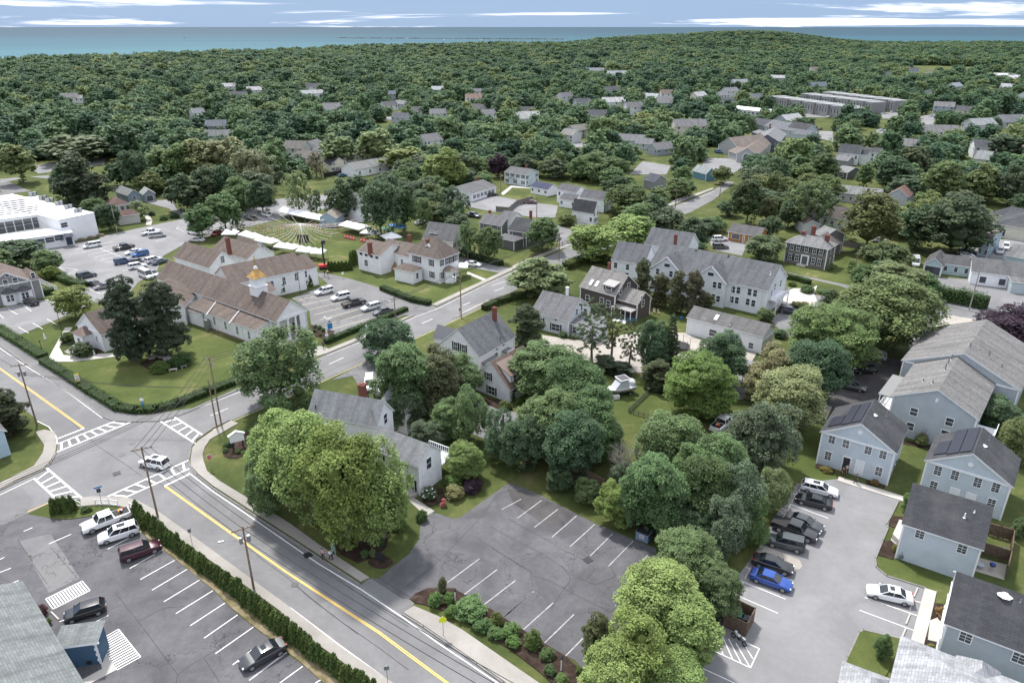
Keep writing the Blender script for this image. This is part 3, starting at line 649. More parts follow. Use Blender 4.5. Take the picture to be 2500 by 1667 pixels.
def block_roof(B,roof,rise,oh=0.35,ohg=0.3,th=0.16,s_ext=0.0):
 """returns verts, faces, uvs, material indices (0 shingles, 1 trim)"""
 L,W_,ze=B.L,B.W,B.ze
 V=[];F=[];UV=[];MI=[]
 def quad(ps,uv,mi,want):
  k=len(V);V.extend(ps);idx=tuple(range(k,k+len(ps)))
  a,b,c=ps[0],ps[1],ps[2]
  if(b-a).cross(c-a).dot(want)<0:idx=tuple(reversed(idx));uv=list(reversed(uv))
  F.append(idx);UV.extend(uv);MI.append(mi)
 up=Vector((0,0,1));dn=Vector((0,0,th))
 def plane(ps,along,want):
  o=ps[0];d=along.normalized();n=(ps[1]-ps[0]).cross(ps[2]-ps[0]).normalized();e=n.cross(d)
  uv=[((p-o).dot(d),(p-o).dot(e))for p in ps]
  quad(ps,uv,0,want)
  quad([p-dn for p in ps],[(0,0)]*len(ps),1,-want)
 def edge(p,q,outw):
  quad([p,q,q-dn,p-dn],[(0,0)]*4,1,outw)
 lift=Vector((0,0,0.03+th))
 u,v=B.u,B.v
 if roof=='gable':
  m=rise/(W_/2);e=oh
  A0,A1=B.P(-ohg,-e,ze-m*e)+lift,B.P(L+ohg,-e,ze-m*e)+lift
  R0,R1=B.P(-ohg,W_/2,ze+rise)+lift,B.P(L+ohg,W_/2,ze+rise)+lift
  C0,C1=B.P(-ohg,W_+e,ze-m*e)+lift,B.P(L+ohg,W_+e,ze-m*e)+lift
  plane([A0,A1,R1,R0],u,up-v*0.1);plane([C1,C0,R0,R1],u,up+v*0.1)
  edge(A0,A1,-v);edge(C0,C1,v);edge(A0,R0,-u);edge(R0,C0,-u);edge(A1,R1,u);edge(R1,C1,u)
 elif roof=='hip':
  e=oh;h=min(L,W_)/2;m=rise/h
  c=[B.P(-e,-e,ze-m*e*0.5)+lift,B.P(L+e,-e,ze-m*e*0.5)+lift,B.P(L+e,W_+e,ze-m*e*0.5)+lift,B.P(-e,W_+e,ze-m*e*0.5)+lift]
  if L>=W_:r0,r1=B.P(h,W_/2,ze+rise)+lift,B.P(L-h,W_/2,ze+rise)+lift
  else:r0,r1=B.P(L/2,h,ze+rise)+lift,B.P(L/2,W_-h,ze+rise)+lift
  if L>=W_:
   plane([c[0],c[1],r1,r0],u,up-v*.1);plane([c[2],c[3],r0,r1],u,up+v*.1)
   plane([c[1],c[2],r1],v,up+u*.1);plane([c[3],c[0],r0],v,up-u*.1)
  else:
   plane([c[0],c[1],r0],u,up-v*.1);plane([c[2],c[3],r1],u,up+v*.1)
   plane([c[1],c[2],r1,r0],v,up+u*.1);plane([c[3],c[0],r0,r1],v,up-u*.1)
  for i,w in((0,-v),(1,u),(2,v),(3,-u)):edge(c[i],c[(i+1)%4],w)
 elif roof=='shed':
  m=rise/W_
  A0,A1=B.P(-ohg,-oh,ze-m*oh)+lift,B.P(L+ohg,-oh,ze-m*oh)+lift
  C0,C1=B.P(-ohg,W_,ze+rise)+lift,B.P(L+ohg,W_,ze+rise)+lift
  plane([A0,A1,C1,C0],u,up);edge(A0,A1,-v);edge(C0,C1,v);edge(A0,C0,-u);edge(A1,C1,u)
 else:
  c=[B.P(-.1,-.1,ze)+lift,B.P(L+.1,-.1,ze)+lift,B.P(L+.1,W_+.1,ze)+lift,B.P(-.1,W_+.1,ze)+lift]
  plane(c,u,up)
  for i,w in((0,-v),(1,u),(2,v),(3,-u)):edge(c[i],c[(i+1)%4],w)
 return V,F,UV,MI
class House:
 def __init__(s,name,label,cat='house',group=None,wall=WHITE,roof=RG,wallmat=None,roofmat=None,detail=True,trim=True):
  s.name,s.label,s.cat,s.group=name,label,cat,group
  s.wall,s.roofc=wall,roof;s.wm=wallmat or M_SIDE;s.rm=roofmat or M_ROOF
  s.root=None;s.B=[];s.detail=detail;s.trim=trim
 def block(s,p0,p1,p2,ze,rise=2.5,roof='gable',wall=None,roofc=None,z0=0.0,s0=0.0,L=None,oh=0.35,wm=None,rm=None,s1=0.0):
  B=Block(p0,p1,p2,ze,L)
  B.roof,B.rise,B.s0,B.oh=roof,rise,s0,oh
  if s.root is None:
   s.root=empty(s.name,B.P0,s.label,s.cat,s.group);s.o=B.P0
  mb=MB();block_walls(mb,B,roof,rise,z0,s0,s1)
  mesh_obj('wall',[v-s.o for v in mb.v],mb.f,wm or s.wm,s.root,color=wall or s.wall)
  if roof!='none':
   V,F,UV,MI=block_roof(B,roof,rise,oh)
   o=mesh_obj('roof',[v-s.o for v in V],F,[rm or(M_FLAT if roof=='flat' else s.rm),M_TRIM],s.root,uvs=UV,color=roofc or s.roofc)
   o.data.polygons.foreach_set('material_index',MI)
   if roof in('gable','hip')and s.trim and s.detail:
    for a,b in((s0,0),(B.L,0),(B.L,B.W),(s0,B.W)):
     t=MB();t.box(B.P(a,b,(ze+z0)/2)-s.o,(0.2,0.2,ze-z0),math.atan2(B.u.y,B.u.x))
     t.build('corner_board',M_TRIM,s.root)
  s.B.append(B);return B
 def wall_point(s,B,face,pix):
  fo,fn=s.frame(B,face);d=ray(pix);o=Vector((0,0,CAM_H));t=(fo-o).dot(fn)/d.dot(fn);return o+d*t
 def frame(s,B,face):
  return{'u':(B.P(0,0),-B.v),'v':(B.P(B.s0,0),-B.u),'U':(B.P(0,B.W),B.v),'V':(B.P(B.L,0),B.u)}[face]
 def item(s,name,me,loc,fn,parent=None):
  o=bpy.data.objects.new(name,me);link(o,parent or s.root)
  o.location=loc;o.rotation_euler=(0,0,math.atan2(fn.y,fn.x)-math.pi/2);return o
 def win(s,B,face,spots,w=0.9,h=1.45,style='sash',at3=None):
  """spots: 'tile x y x y ...' pixel centres of windows on that wall"""
  n=[];t=None
  for tok in spots.split():
   if tok.isalpha():t=tok
   else:n.append(float(tok))
   if len(n)==2:
    q=s.wall_point(B,face,N(t,*n));n=[];s.win3(q,s.frame(B,face)[1],w,h,style)
 def win3(s,q,fn,w,h,style):
  a,b,c=win_meshes(w,h,style);q=Vector(q)-s.o
  o=s.item('window',a,q,fn)
  f=bpy.data.objects.new('frame',b);link(f,o)
  for x in(c or[]):link(bpy.data.objects.new('shutter',x),o)
 def row(s,B,face,z,n,w=0.9,h=1.4,style='sash',a=0.12,b=0.88):
  fo,fn=s.frame(B,face);d=B.u if face in 'uU' else B.v;Ln=B.L if face in 'uU' else B.W
  for i in range(n):
   f=a+(b-a)*(i/(n-1)if n>1 else 0.5)
   s.win3(fo+d*(Ln*f)+Vector((0,0,z)),fn,w,h,style)
 def door(s,B,face,pix,w=1.0,h=2.1,col=(0.7,0.7,0.7),zc=None,name='door',trim=0.13):
  q=s.wall_point(B,face,N(*pix));fn=s.frame(B,face)[1]
  if zc is not None:q.z=zc
  m=MB();m.box((0,0.03,0),(w,0.06,h))
  me=m.build(name,M_PLAIN,s.root,q-s.o,color=col);me.rotation_euler=(0,0,math.atan2(fn.y,fn.x)-math.pi/2)
  f=MB();f.box((-w/2-trim/2,0.045,0),(trim,0.09,h));f.box((w/2+trim/2,0.045,0),(trim,0.09,h));f.box((0,0.045,h/2+trim/2),(w+2*trim,0.09,trim))
  f.build('door_frame',M_TRIM,me)
  k=MB();k.blob((w*0.36,0.09,0),(0.05,0.04,0.05),6,4);k.build('handle',M_METAL,me)
  return me
 def chimney(s,pix,B,top,w=0.8,mat=None,at_uv=None):
  """chimney on the ridge: its foot is where the pixel meets the ridge height"""
  z=B.ze+B.rise
  p=at(N(*pix),z)if at_uv is None else B.P(*at_uv,0)
  m=MB();m.box((0,0,0),(w,w,top+2.4));m.box((0,0,(top+2.4)/2+0.06),(w+0.16,w+0.16,0.16));m.box((0,0,(top+2.4)/2+0.2),(w*0.6,w*0.6,0.14))
  o=m.build('chimney',mat or M_BRICK,s.root,Vector((p.x,p.y,z+top-(top+2.4)/2))-s.o);o.rotation_euler.z=math.atan2(B.u.y,B.u.x);return o
 def slope(s,B,side,a,f,lift=0.0):
  """point on the roof: side -1 is the slope above wall u, +1 above wall U; a along the ridge in metres, f 0 eave to 1 ridge"""
  b=(B.W/2)*f if side<0 else B.W-(B.W/2)*f
  return B.P(a,b,B.ze+B.rise*f+0.19+lift)
 def panel(s,B,side,a0,a1,f0,f1,mat,name,th=0.09,lift=0.06):
  ps=[s.slope(B,side,a0,f0,lift),s.slope(B,side,a1,f0,lift),s.slope(B,side,a1,f1,lift),s.slope(B,side,a0,f1,lift)]
  n=(ps[1]-ps[0]).cross(ps[2]-ps[0]).normalized()
  if n.z<0:n=-n
  m=MB();vs=[p-s.o for p in ps]+[p+n*th-s.o for p in ps]
  add_faces(m,vs,[(0,1,2,3),(4,5,6,7),(0,1,5,4),(1,2,6,5),(2,3,7,6),(3,0,4,7)],sum(vs,Vector())/8)
  return m.build(name,mat,s.root)
 def slope_at(s,B,side,pix):
  """roof-slope coordinates (a, f) of a pixel"""
  p0,p1,p2=s.slope(B,side,0,0),s.slope(B,side,1,0),s.slope(B,side,0,1)
  n=(p1-p0).cross(p2-p0);d=ray(N(*pix));o=Vector((0,0,CAM_H));t=(p0-o).dot(n)/d.dot(n);q=o+d*t-B.P0
  b=q.dot(B.v);f=b/(B.W/2)if side<0 else(B.W-b)/(B.W/2)
  return q.dot(B.u),f
 def pipe(s,B,side,pix,h=0.5,r=0.07,mat=None,name='vent_pipe'):
  a,f=s.slope_at(B,side,pix);p=s.slope(B,side,a,f)
  m=MB();m.cone((0,0,-0.3),r,r,h+0.3,8);m.cone((0,0,-0.05),r*2.6,r*1.5,0.1,8)
  m.build(name,mat or M_METAL,s.root,p-s.o)
 def slab(s,poly,z0,z1,mat,name,color=None):
  m=MB();m.prism([(p.x-s.o.x,p.y-s.o.y)for p in poly],z0,z1);return m.build(name,mat,s.root,color=color)
 def railing(s,path,z,h=1.0,name='railing',mat=None,step=0.35,post=0.06):
  m=MB();path=[Vector((p.x,p.y,0))-s.o for p in path]
  for p,q in zip(path[:-1],path[1:]):
   d=q-p;L=d.length;a=math.atan2(d.y,d.x);c=(p+q)/2
   m.box((c.x,c.y,z+h),(L,0.09,0.07),a);m.box((c.x,c.y,z+0.12),(L,0.06,0.05),a)
   k=max(1,int(L/step))
   for i in range(k+1):
    t=p.lerp(q,i/k);m.box((t.x,t.y,z+h/2),(post,post,h),a)
  return m.build(name,mat or M_TRIM,s.root)
 def posts(s,pl,z0,z1,r=0.1,name='post',mat=None,n=10):
  for p in pl:
   m=MB();m.cone((0,0,z0),r*1.15,r*0.95,z1-z0,n);m.box((0,0,z0+0.1),(r*3,r*3,0.2));m.box((0,0,z1-0.08),(r*3,r*3,0.16))
   m.build(name,mat or M_TRIM,s.root,Vector((p.x,p.y,0))-s.o)
def step_set(H,P,d,w,n,mat,name='steps',rise=0.17,run=0.3):
 """n steps coming down from P in direction d (unit)"""
 m=MB();a=math.atan2(d.y,d.x)
 for i in range(n):
  c=P+d*(run*(i+0.5));z=rise*(n-i)
  m.box((c.x-H.o.x,c.y-H.o.y,z/2),(run,w,z),a)
 return m.build(name,mat,H.root)
def vent_round(H,B,pix,col=None):
 q=H.wall_point(B,'v',N(*pix));fn=H.frame(B,'v')[1]
 m=MB();n=16
 m.tube([Vector((0,0,0)),Vector((0,0.05,0))],[0.33,0.33],n);o=m.build('gable_vent',M_TRIM,H.root,q-H.o);o.rotation_euler.z=math.atan2(fn.y,fn.x)-math.pi/2
def pediment(H,B,s0=0.0):
 m=MB();fo,fn=B.P(s0,0),-B.u;c=B.P(s0,B.W/2,B.ze-0.12)-H.o+fn*0.06
 m.box(c,(B.W+0.1,0.14,0.26),math.atan2(B.v.y,B.v.x))
 for f in(0,1):
  a=B.P(s0,0 if f==0 else B.W,B.ze-0.1)-H.o;b=B.P(s0,B.W/2,B.ze+B.rise-0.1)-H.o
  d=b-a;L=d.length;x=d.normalized();y=fn;z=x.cross(y)
  M=Matrix((x,y,z)).transposed();m.box((a+b)/2+fn*0.06,(L,0.12,0.24),M=M)
 m.build('pediment_trim',M_TRIM,H.root)
H=House('blue_house','pale blue gabled house with solar panels facing the far end of the car park',group='pale blue gabled houses',wall=PALEB,roof=RD)
B=H.block(('h',1065,1255),('h',1140,1085),('h',578,1112),5.5,2.9)
pediment(H,B);vent_round(H,B,('h',830,1120))
H.win(B,'v','h 640 1165 735 1195 885 1238 985 1268 613 1278 955 1383',0.85,1.35,'grid')
H.door(B,'v',('h',735,1333),0.95,2.15,(0.03,0.03,0.035),1.4);H.door(B,'v',('h',823,1358),0.95,2.15,(0.68,0.70,0.72),1.4)
H.panel(B,1,0.9,4.2,0.08,0.42,M_SOLAR,'solar_panel');H.panel(B,1,0.6,7.6,0.44,0.68,M_SOLAR,'solar_panel');H.panel(B,1,0.6,7.6,0.70,0.94,M_SOLAR,'solar_panel')
H.pipe(B,-1,('h',1005,1010),0.6,0.06);H.pipe(B,-1,('h',928,1003),0.12,0.16,M_TRIM,'roof_vent')
H.slab(pts('h 665 1370 865 1430 865 1400 700 1350',0),0,0.32,M_CONC,'front_step')
for w_ in(1.4,3.6,5.2):q=B.P(w_,-0.12,1.3);m=MB();m.box(q-H.o,(0.35,0.2,0.5),math.atan2(B.u.y,B.u.x));m.build('meter_box',M_METAL,H.root)
H=House('blue_house','pale blue gabled house with solar panels, partly hidden behind a black shingle roof',group='pale blue gabled houses',wall=PALEB,roof=RD)
B=H.block(('h',1850,1480),('h',1897,1300),('h',1282,1310),5.5,2.9)
pediment(H,B);vent_round(H,B,('h',1576,1338))
H.win(B,'v','h 1355 1378 1470 1410 1623 1458 1745 1493 1325 1480 1715 1600',0.85,1.35,'grid')
H.door(B,'v',('h',1465,1530),0.95,2.15,(0.68,0.70,0.72),1.4);H.door(B,'v',('h',1575,1560),0.95,2.15,(0.68,0.70,0.72),1.4)
H.panel(B,1,0.9,5.0,0.10,0.38,M_SOLAR,'solar_panel');H.panel(B,1,0.5,8.4,0.40,0.66,M_SOLAR,'solar_panel');H.panel(B,1,0.5,8.4,0.68,0.94,M_SOLAR,'solar_panel')
H.pipe(B,-1,('h',1700,1170),0.6,0.06);H.pipe(B,-1,('h',1668,1210),0.12,0.16,M_TRIM,'roof_vent')
H=House('blue_house','pale blue side-on house with black roof and wood fenced patio at its end',group='pale blue side-on houses',wall=PALEB,roof=RD)
B=H.block(('d',1650,652),('d',1130,485),8.6,5.3,3.0)
H.win(B,'u','d 1235 555 1520 655',0.9,1.4,'grid')
H.pipe(B,-1,('d',1533,450),0.6,0.07,M_TRIM);H.pipe(B,-1,('d',1601,415),0.25,0.05,M_TRIM)
q=H.wall_point(B,'u',N('d',1105,720));m=MB();m.tube([(0,0,0.9),(0,0,-1.6)],0.05);m.box((0,0,0.2),(0.5,0.2,0.45));m.box((0.5,0,0.25),(0.25,0.15,0.3));m.build('meter_box',M_METAL,H.root,q-H.o-B.v*0.15)
H.slab(pts('d 1040 600 1085 500 1130 515 1080 640'),0,0.9,M_CONC,'front_landing')
H=House('blue_house','blue-grey side-on house with black roof, cropped by the right edge, beside the white walk',group='pale blue side-on houses',wall=(0.38,0.43,0.48),roof=RD)
B=H.block(('d',2250,1468),('d',1420,1155),8.6,5.3,3.0)
H.win(B,'u','d 1545 1248 1905 1388',1.0,1.5,'grid')
H.pipe(B,-1,('d',1808,970),0.14,0.28,M_TRIM,'roof_vent');H.pipe(B,-1,('d',1913,1020),0.3,0.05)
m=MB()
for z in(0.9,2.6,4.3):m.box(B.P(B.L+0.15,B.W*0.5,z)-H.o,(0.12,B.W*0.9,0.15),math.atan2(B.u.y,B.u.x))
m.build('end_trim',M_TRIM,H.root)
H=House('corner_house','building with light grey shingle hip roof cropped by the bottom right corner',wall=WHITE,roof=RL)
B=H.block(('d',1125,1275),('d',2300,1740),12.0,4.6,3.2,'hip')if False else H.block(('d',1125,1275),('d',2300,1740),-13.0,4.8,3.4,'hip')
B2=H.block(('d',730,1445),('d',1060,1568),-9.0,3.1,1.5,'hip')
B3=H.block(('d',1505,1402),('d',1752,1500),-4.0,5.0,1.8,'hip')
H=House('apartment_house','long blue-grey apartment house with grey-brown roofs, many vent pipes and white balconies','apartment house',wall=(0.38,0.42,0.46),roof=(0.22,0.215,0.21))
B=H.block(('h',1620,1030),('h',1735,780),('h',1040,895),6.4,2.9)
B2=H.block(('h',1903,832),('h',1990,640),('h',1110,650),6.4,3.9,s0=0.0,L=19)
H.win(B,'v','h 1193 982 1167 1080 1433 1050 1400 1132',1.0,1.25,'sash')
q=H.wall_point(B,'v',N('h',1349,905));m=MB();m.box((0,0,0),(0.5,0.1,0.6));m.build('gable_vent',M_TRIM,H.root,q-H.o-B.u*0.05)
pediment(H,B2)
for p_,hh_ in(((1423,660),1.2),((1403,700),1.2),((1447,630),1.0),((1352,600),.5),((1315,628),.5),((1255,775),.5),((1319,790),.6),((1465,555),.5),((1567,560),1.3)):
 H.pipe(B,1,('h',*p_),hh_,0.1)
for p_,hh_ in(((1697,610),1.2),((1783,690),0.9)):H.pipe(B2,-1,('h',*p_),hh_,0.1)
P_=[B.P(-0.0,B.W+x)for x in(0.0,1.9)]
for z in(2.6,5.0)[:1]:
 H.slab([B.P(0,B.W),B.P(0,B.W+2.0),B.P(9,B.W+2.0),B.P(9,B.W)],z,z+0.2,M_TRIM,'balcony')
 H.railing([B.P(0.0,B.W),B.P(0,B.W+2.0),B.P(9,B.W+2.0)],z+0.2)
H.slab([B.P(0,B.W),B.P(0,B.W+2.2),B.P(9,B.W+2.2),B.P(9,B.W)],5.95,6.1,M_PLAIN,'balcony_roof',(.2,.2,.195))
H.posts([B.P(0.1,B.W+1.9),B.P(4,B.W+1.9),B.P(8.8,B.W+1.9)],0,6.0,0.09)
H.slab([B.P(1.5,0),B.P(1.5,-2.6),B.P(6,-2.6),B.P(6,0)],2.6,2.8,M_TRIM,'balcony');H.railing([B.P(1.5,0),B.P(1.5,-2.6),B.P(6,-2.6)],2.8)
H.slab([B2.P(0,0.2),B2.P(-2.2,0.2),B2.P(-2.2,4.2),B2.P(0,4.2)],2.6,2.8,M_TRIM,'balcony');H.railing([B2.P(0,0.2),B2.P(-2.2,0.2),B2.P(-2.2,4.2)],2.8)
H=House('office_house','white office house with light grey roofs and brick chimney behind the street trees','building',wall=WHITE,roof=(0.27,0.28,0.29),roofmat=M_ROOFF)
B=H.block(('f',885,1068),('f',432,985),('f',1112,992),5.9,2.7)
H.win(B,'v','f 942 1028',0.95,1.6,'sash');H.row(B,'u',1.6,5,style='shut')
B2=H.block(('f',1165,1342),('f',840,1215),('f',1333,1245),5.0,2.0)
H.win(B2,'v','f 1235 1328',1.0,1.7,'sash');H.win(B2,'u','f 905 1265 1008 1305 1013 1415 1120 1470',0.95,1.6,'shut')
B3=H.block(('f',1080,958),('f',925,905),4.2,4.9,1.3)
H.chimney(('f',790,860),B,1.5,0.95);H.pipe(B,1,('f',826,875),0.8,0.08,M_DKMET);H.pipe(B,-1,('f',472,950),0.4,0.08,M_DKMET)
H.slab([B2.P(-0.2,B2.W),B2.P(-0.2,B2.W+3.0),B2.P(4.5,B2.W+3.0),B2.P(4.5,B2.W)],2.3,2.5,M_TRIM,'deck');H.railing([B2.P(-0.2,B2.W),B2.P(-0.2,B2.W+3.0),B2.P(4.5,B2.W+3.0)],2.5)
H.posts([B2.P(-0.1,B2.W+2.9),B2.P(4.4,B2.W+2.9)],0,2.3,0.08)
m=MB()
for i in range(7):m.box(B2.P(-0.08,0.7+i*0.42,1.6)-H.o,(0.04,0.05,3.0),math.atan2(B2.v.y,B2.v.x)+math.pi/2)
for i in range(7):m.box(B2.P(-0.09,2.0,0.3+i*0.45)-H.o,(2.7,0.04,0.05),math.atan2(B2.v.y,B2.v.x))
m.build('trellis',M_TRIM,H.root)
H.slab(pts('f 870 1060 1160 1335 1080 1460 760 1330'.replace('f 870 1060 1160 1335 1080 1460 760 1330','b 1060 250 1160 310 1110 330 1020 270')),0,0.5,M_WALK,'ramp')
H=House('white_house','white house with steep grey roof, black shutters and a brick chimney beside the main road',wall=WHITE,roof=(0.155,0.165,0.175))
B=H.block(('f',1575,605),('f',1812,470),('f',1305,525),4.1,4.2)
H.win(B,'v','f 1418 540 1470 558',0.8,1.7,'shut');H.win(B,'u','f 1695 550 1740 525',0.6,0.8,'plain');H.win(B,'u','f 1690 605',0.9,1.3)
B2=H.block(('f',1510,380),('f',1378,455),-4.5,4.1,1.4)if False else None
B3=H.block(('f',1580,690),('f',1690,632),-2.6,2.6,1.0,'shed')if False else None
H.slab([B.P(0.6,0),B.P(0.6,-2.4),B.P(5.0,-2.4),B.P(5.0,0)],2.3,2.5,M_PLAIN,'porch_roof',(0.16,0.16,0.17))
H.slab([B.P(7.2,0),B.P(7.2,-1.6),B.P(9.4,-1.6),B.P(9.4,0)],2.3,2.5,M_PLAIN,'porch_roof',(0.16,0.16,0.17))
H.posts([B.P(0.7,-2.3),B.P(4.9,-2.3)],0,2.3,0.08)
H.chimney(('f',1680,330),B,1.5,0.7);H.pipe(B,-1,('f',1717,492),0.6,0.07,M_DKMET)
m=MB();vs=[B.P(2.0,B.W-0.2,4.0),B.P(5.5,B.W-0.2,4.0),B.P(5.5,B.W+3.4,4.0),B.P(2.0,B.W+3.4,4.0),B.P(3.75,B.W-1.5,6.2),B.P(3.75,B.W+3.4,6.2)]
add_faces(m,[v-H.o for v in vs],[(0,3,5,4),(1,2,5,4),(2,3,5)],sum(vs,Vector())/6-H.o);m.build('wing_roof',M_PLAIN,H.root,color=(0.12,0.125,0.135))
m=MB();m.prism([(p.x-H.o.x,p.y-H.o.y)for p in(B.P(2.2,B.W),B.P(5.3,B.W),B.P(5.3,B.W+3.2),B.P(2.2,B.W+3.2))],0,4.0);m.build('wing_wall',M_SIDE,H.root,color=WHITE)
H=House('cape_house','white clapboard cape house with brown roof, dormer and clipped bushes at its corner',wall=WHITE,roof=(0.20,0.145,0.12))
B=H.block(('f',1780,828),('f',1985,712),('f',1520,748),2.7,3.9)
H.win(B,'v','f 1638 742',0.85,1.4,'shut');H.win(B,'v','f 1660 838',1.5,1.5,'shut');H.win(B,'u','f 1820 826',1.7,1.2,'sash')
q0,q1=H.slope(B,-1,0.9,0.12),H.slope(B,-1,4.6,0.12)
ze=B.ze+1.9;zr=B.ze+B.rise*0.9
vs=[B.P(0.9,0.5,2.9),B.P(4.8,0.5,2.9),B.P(4.8,0.5,ze),B.P(0.9,0.5,ze),B.P(0.9,B.W*0.44,zr),B.P(4.8,B.W*0.44,zr),B.P(.9,B.W*.44,2.9),B.P(4.8,B.W*.44,2.9)]
vs=[v-H.o for v in vs];c=sum(vs,Vector())/8
m=MB();add_faces(m,vs,[(0,1,2,3),(0,3,4,6),(1,2,5,7)],c);m.build('dormer',M_SIDE,H.root,color=WHITE)
m=MB();e=Vector((0,0,.12));vv=[vs[3]-B.v*.3-B.u*.2,vs[2]-B.v*.3+B.u*.2,vs[5]+B.u*.2,vs[4]-B.u*.2];vv=vv+[v+e for v in vv]
add_faces(m,vv,[(0,1,2,3),(4,5,6,7),(0,1,5,4),(1,2,6,5),(2,3,7,6),(3,0,4,7)],sum(vv,Vector())/8);m.build('dormer_roof',M_PLAIN,H.root,color=(0.19,0.14,0.12))
for a_ in(2.1,3.4):H.win3(B.P(a_,0.5,3.8),-B.v,0.8,1.1,'sash')
H=House('shingle_house','dark brown shingled house with grey roof, skylights and a blue-floored porch',wall=(0.085,0.068,0.06),roof=(0.26,0.25,0.235),wallmat=M_SHAKE)
B=H.block(('k',835,1165),('k',603,1100),('k',968,1095),5.1,3.6)
H.win(B,'u','k 648 1185 745 1203 788 1222',1.0,1.5,'sash');H.win(B,'v','k 870 1135 925 1103',0.9,1.5,'sash')
H.chimney(('k',795,975),B,1.0,0.6)
for x,y in((675,1078),(713,1088)):
 a,f=H.slope_at(B,-1,('k',x,y));H.panel(B,-1,a-0.35,a+0.35,f-0.13,f+0.13,M_TRIM,'skylight',0.12,0.02)
a,f=H.slope_at(B,-1,('k',795,1125))
vs=[B.P(a-1.4,B.W/2*f-.2,B.ze+B.rise*f),B.P(a+1.4,B.W/2*f-.2,B.ze+B.rise*f)];zt=B.ze+B.rise*f+1.1;b2=B.W/2*min(.98,f+.45)
vs+=[B.P(a+1.4,B.W/2*f-.2,zt),B.P(a-1.4,B.W/2*f-.2,zt),B.P(a-1.4,b2,zt+.6),B.P(a+1.4,b2,zt+.6)]
vs=[v-H.o for v in vs];c=sum(vs,Vector())/6
m=MB();add_faces(m,vs,[(0,1,2,3),(0,3,4),(1,2,5)],c);m.build('dormer',M_SHAKE,H.root,color=(0.10,0.08,0.07))
m=MB();vv=[vs[3]-B.v*.3-B.u*.2,vs[2]-B.v*.3+B.u*.2,vs[5]+B.u*.2,vs[4]-B.u*.2];vv=vv+[v+Vector((0,0,.14))for v in vv]
add_faces(m,vv,[(0,1,2,3),(4,5,6,7),(0,1,5,4),(1,2,6,5),(2,3,7,6),(3,0,4,7)],sum(vv,Vector())/8);m.build('dormer_roof',M_PLAIN,H.root,color=(0.30,0.29,0.28))
H.win3(B.P(a,B.W/2*f-.22,zt-.55),-B.v,1.6,0.6,'plain')
B2=H.block(('k',985,1222),('k',852,1185),('k',1040,1172),4.0,2.0)
H.win(B2,'v','k 1022 1218',0.9,1.4);H.win(B2,'v','k 1011 1180',0.6,0.8,'plain')
pc=[B2.P(-0.2,0),B2.P(-0.2,-2.6),B2.P(B2.L,-2.6),B2.P(B2.L,0)]
H.slab(pc,2.7,2.85,M_PLAIN,'porch_roof',(0.28,0.27,0.26));H.slab(pc,0.4,0.6,M_PLAIN,'porch_floor',(0.07,0.13,0.18))
H.posts([B2.P(a,-2.5)for a in(0,1.4,B2.L*.5,B2.L-.2)],0.6,2.7,0.08)
step_set(H,B2.P(B2.L*.45,-2.6),-B2.v,3.2,3,M_PLAIN);H.root.children[-1].color=(0.07,0.13,0.18,1)
H=House('white_house','white house with plain grey roof and black shutters beside the pale gravel drive',wall=(0.62,0.66,0.70),roof=(0.19,0.19,0.20))
B=H.block(('k',520,1333),('k',275,1275),('k',658,1240),3.7,3.3)
H.win(B,'u','k 333 1332',0.9,1.1,'shut');H.win(B,'u','k 434 1380',1.9,1.5,'shut');H.win(B,'u','k 434 1328',0.5,0.5,'plain');H.win(B,'v','k 575 1275 608 1245',0.7,1.3,'sash')
B2=H.block(('k',690,1400),('k',545,1355),5.0,2.8,1.2,'shed');H.row(B2,'u',1.5,3)
H.chimney(('k',511,1140),B,0.9,0.5,M_TRIM)
H=House('garage_building','long low white garage building with weathered grey roof and one skylight','garage',wall=(0.66,0.68,0.70),roof=(0.16,0.155,0.155),wallmat=M_WALLP)
B=H.block(('k',1832,1440),('k',1327,1312),('k',1912,1378),3.8,1.5)
H.win(B,'u','k 1495 1418',1.6,1.4);H.win(B,'u','k 1645 1478 1752 1503',0.95,1.2)
a,f=H.slope_at(B,-1,('k',1520,1315));H.panel(B,-1,a-.35,a+.35,f-.22,f+.22,M_TRIM,'skylight',.12,.02)
H.pipe(B,-1,('k',1614,1360),0.5,0.12);H.door(B,'v',('h',185,510),2.6,2.6,(0.5,0.48,0.42),1.3,'garage_door');H.door(B,'v',('h',222,478),2.6,2.6,(0.5,0.48,0.42),1.3,'garage_door')
H=House('white_hall','long two-storey white hall with grey shingle roof and two cross gables','hall',wall=(0.68,0.71,0.75),roof=(0.14,0.145,0.16))
B=H.block(('k',1865,1128),('k',1072,962),('l',322,1035),6.2,4.2)
H.win(B,'u','k 1633 1125 1668 1130 1743 1142 1780 1150 1623 1192 1657 1198 1730 1208 1768 1218',0.85,1.5,'sash')
H.win(B,'v','h 252 140 292 115 230 185 285 200',0.85,1.6,'sash')
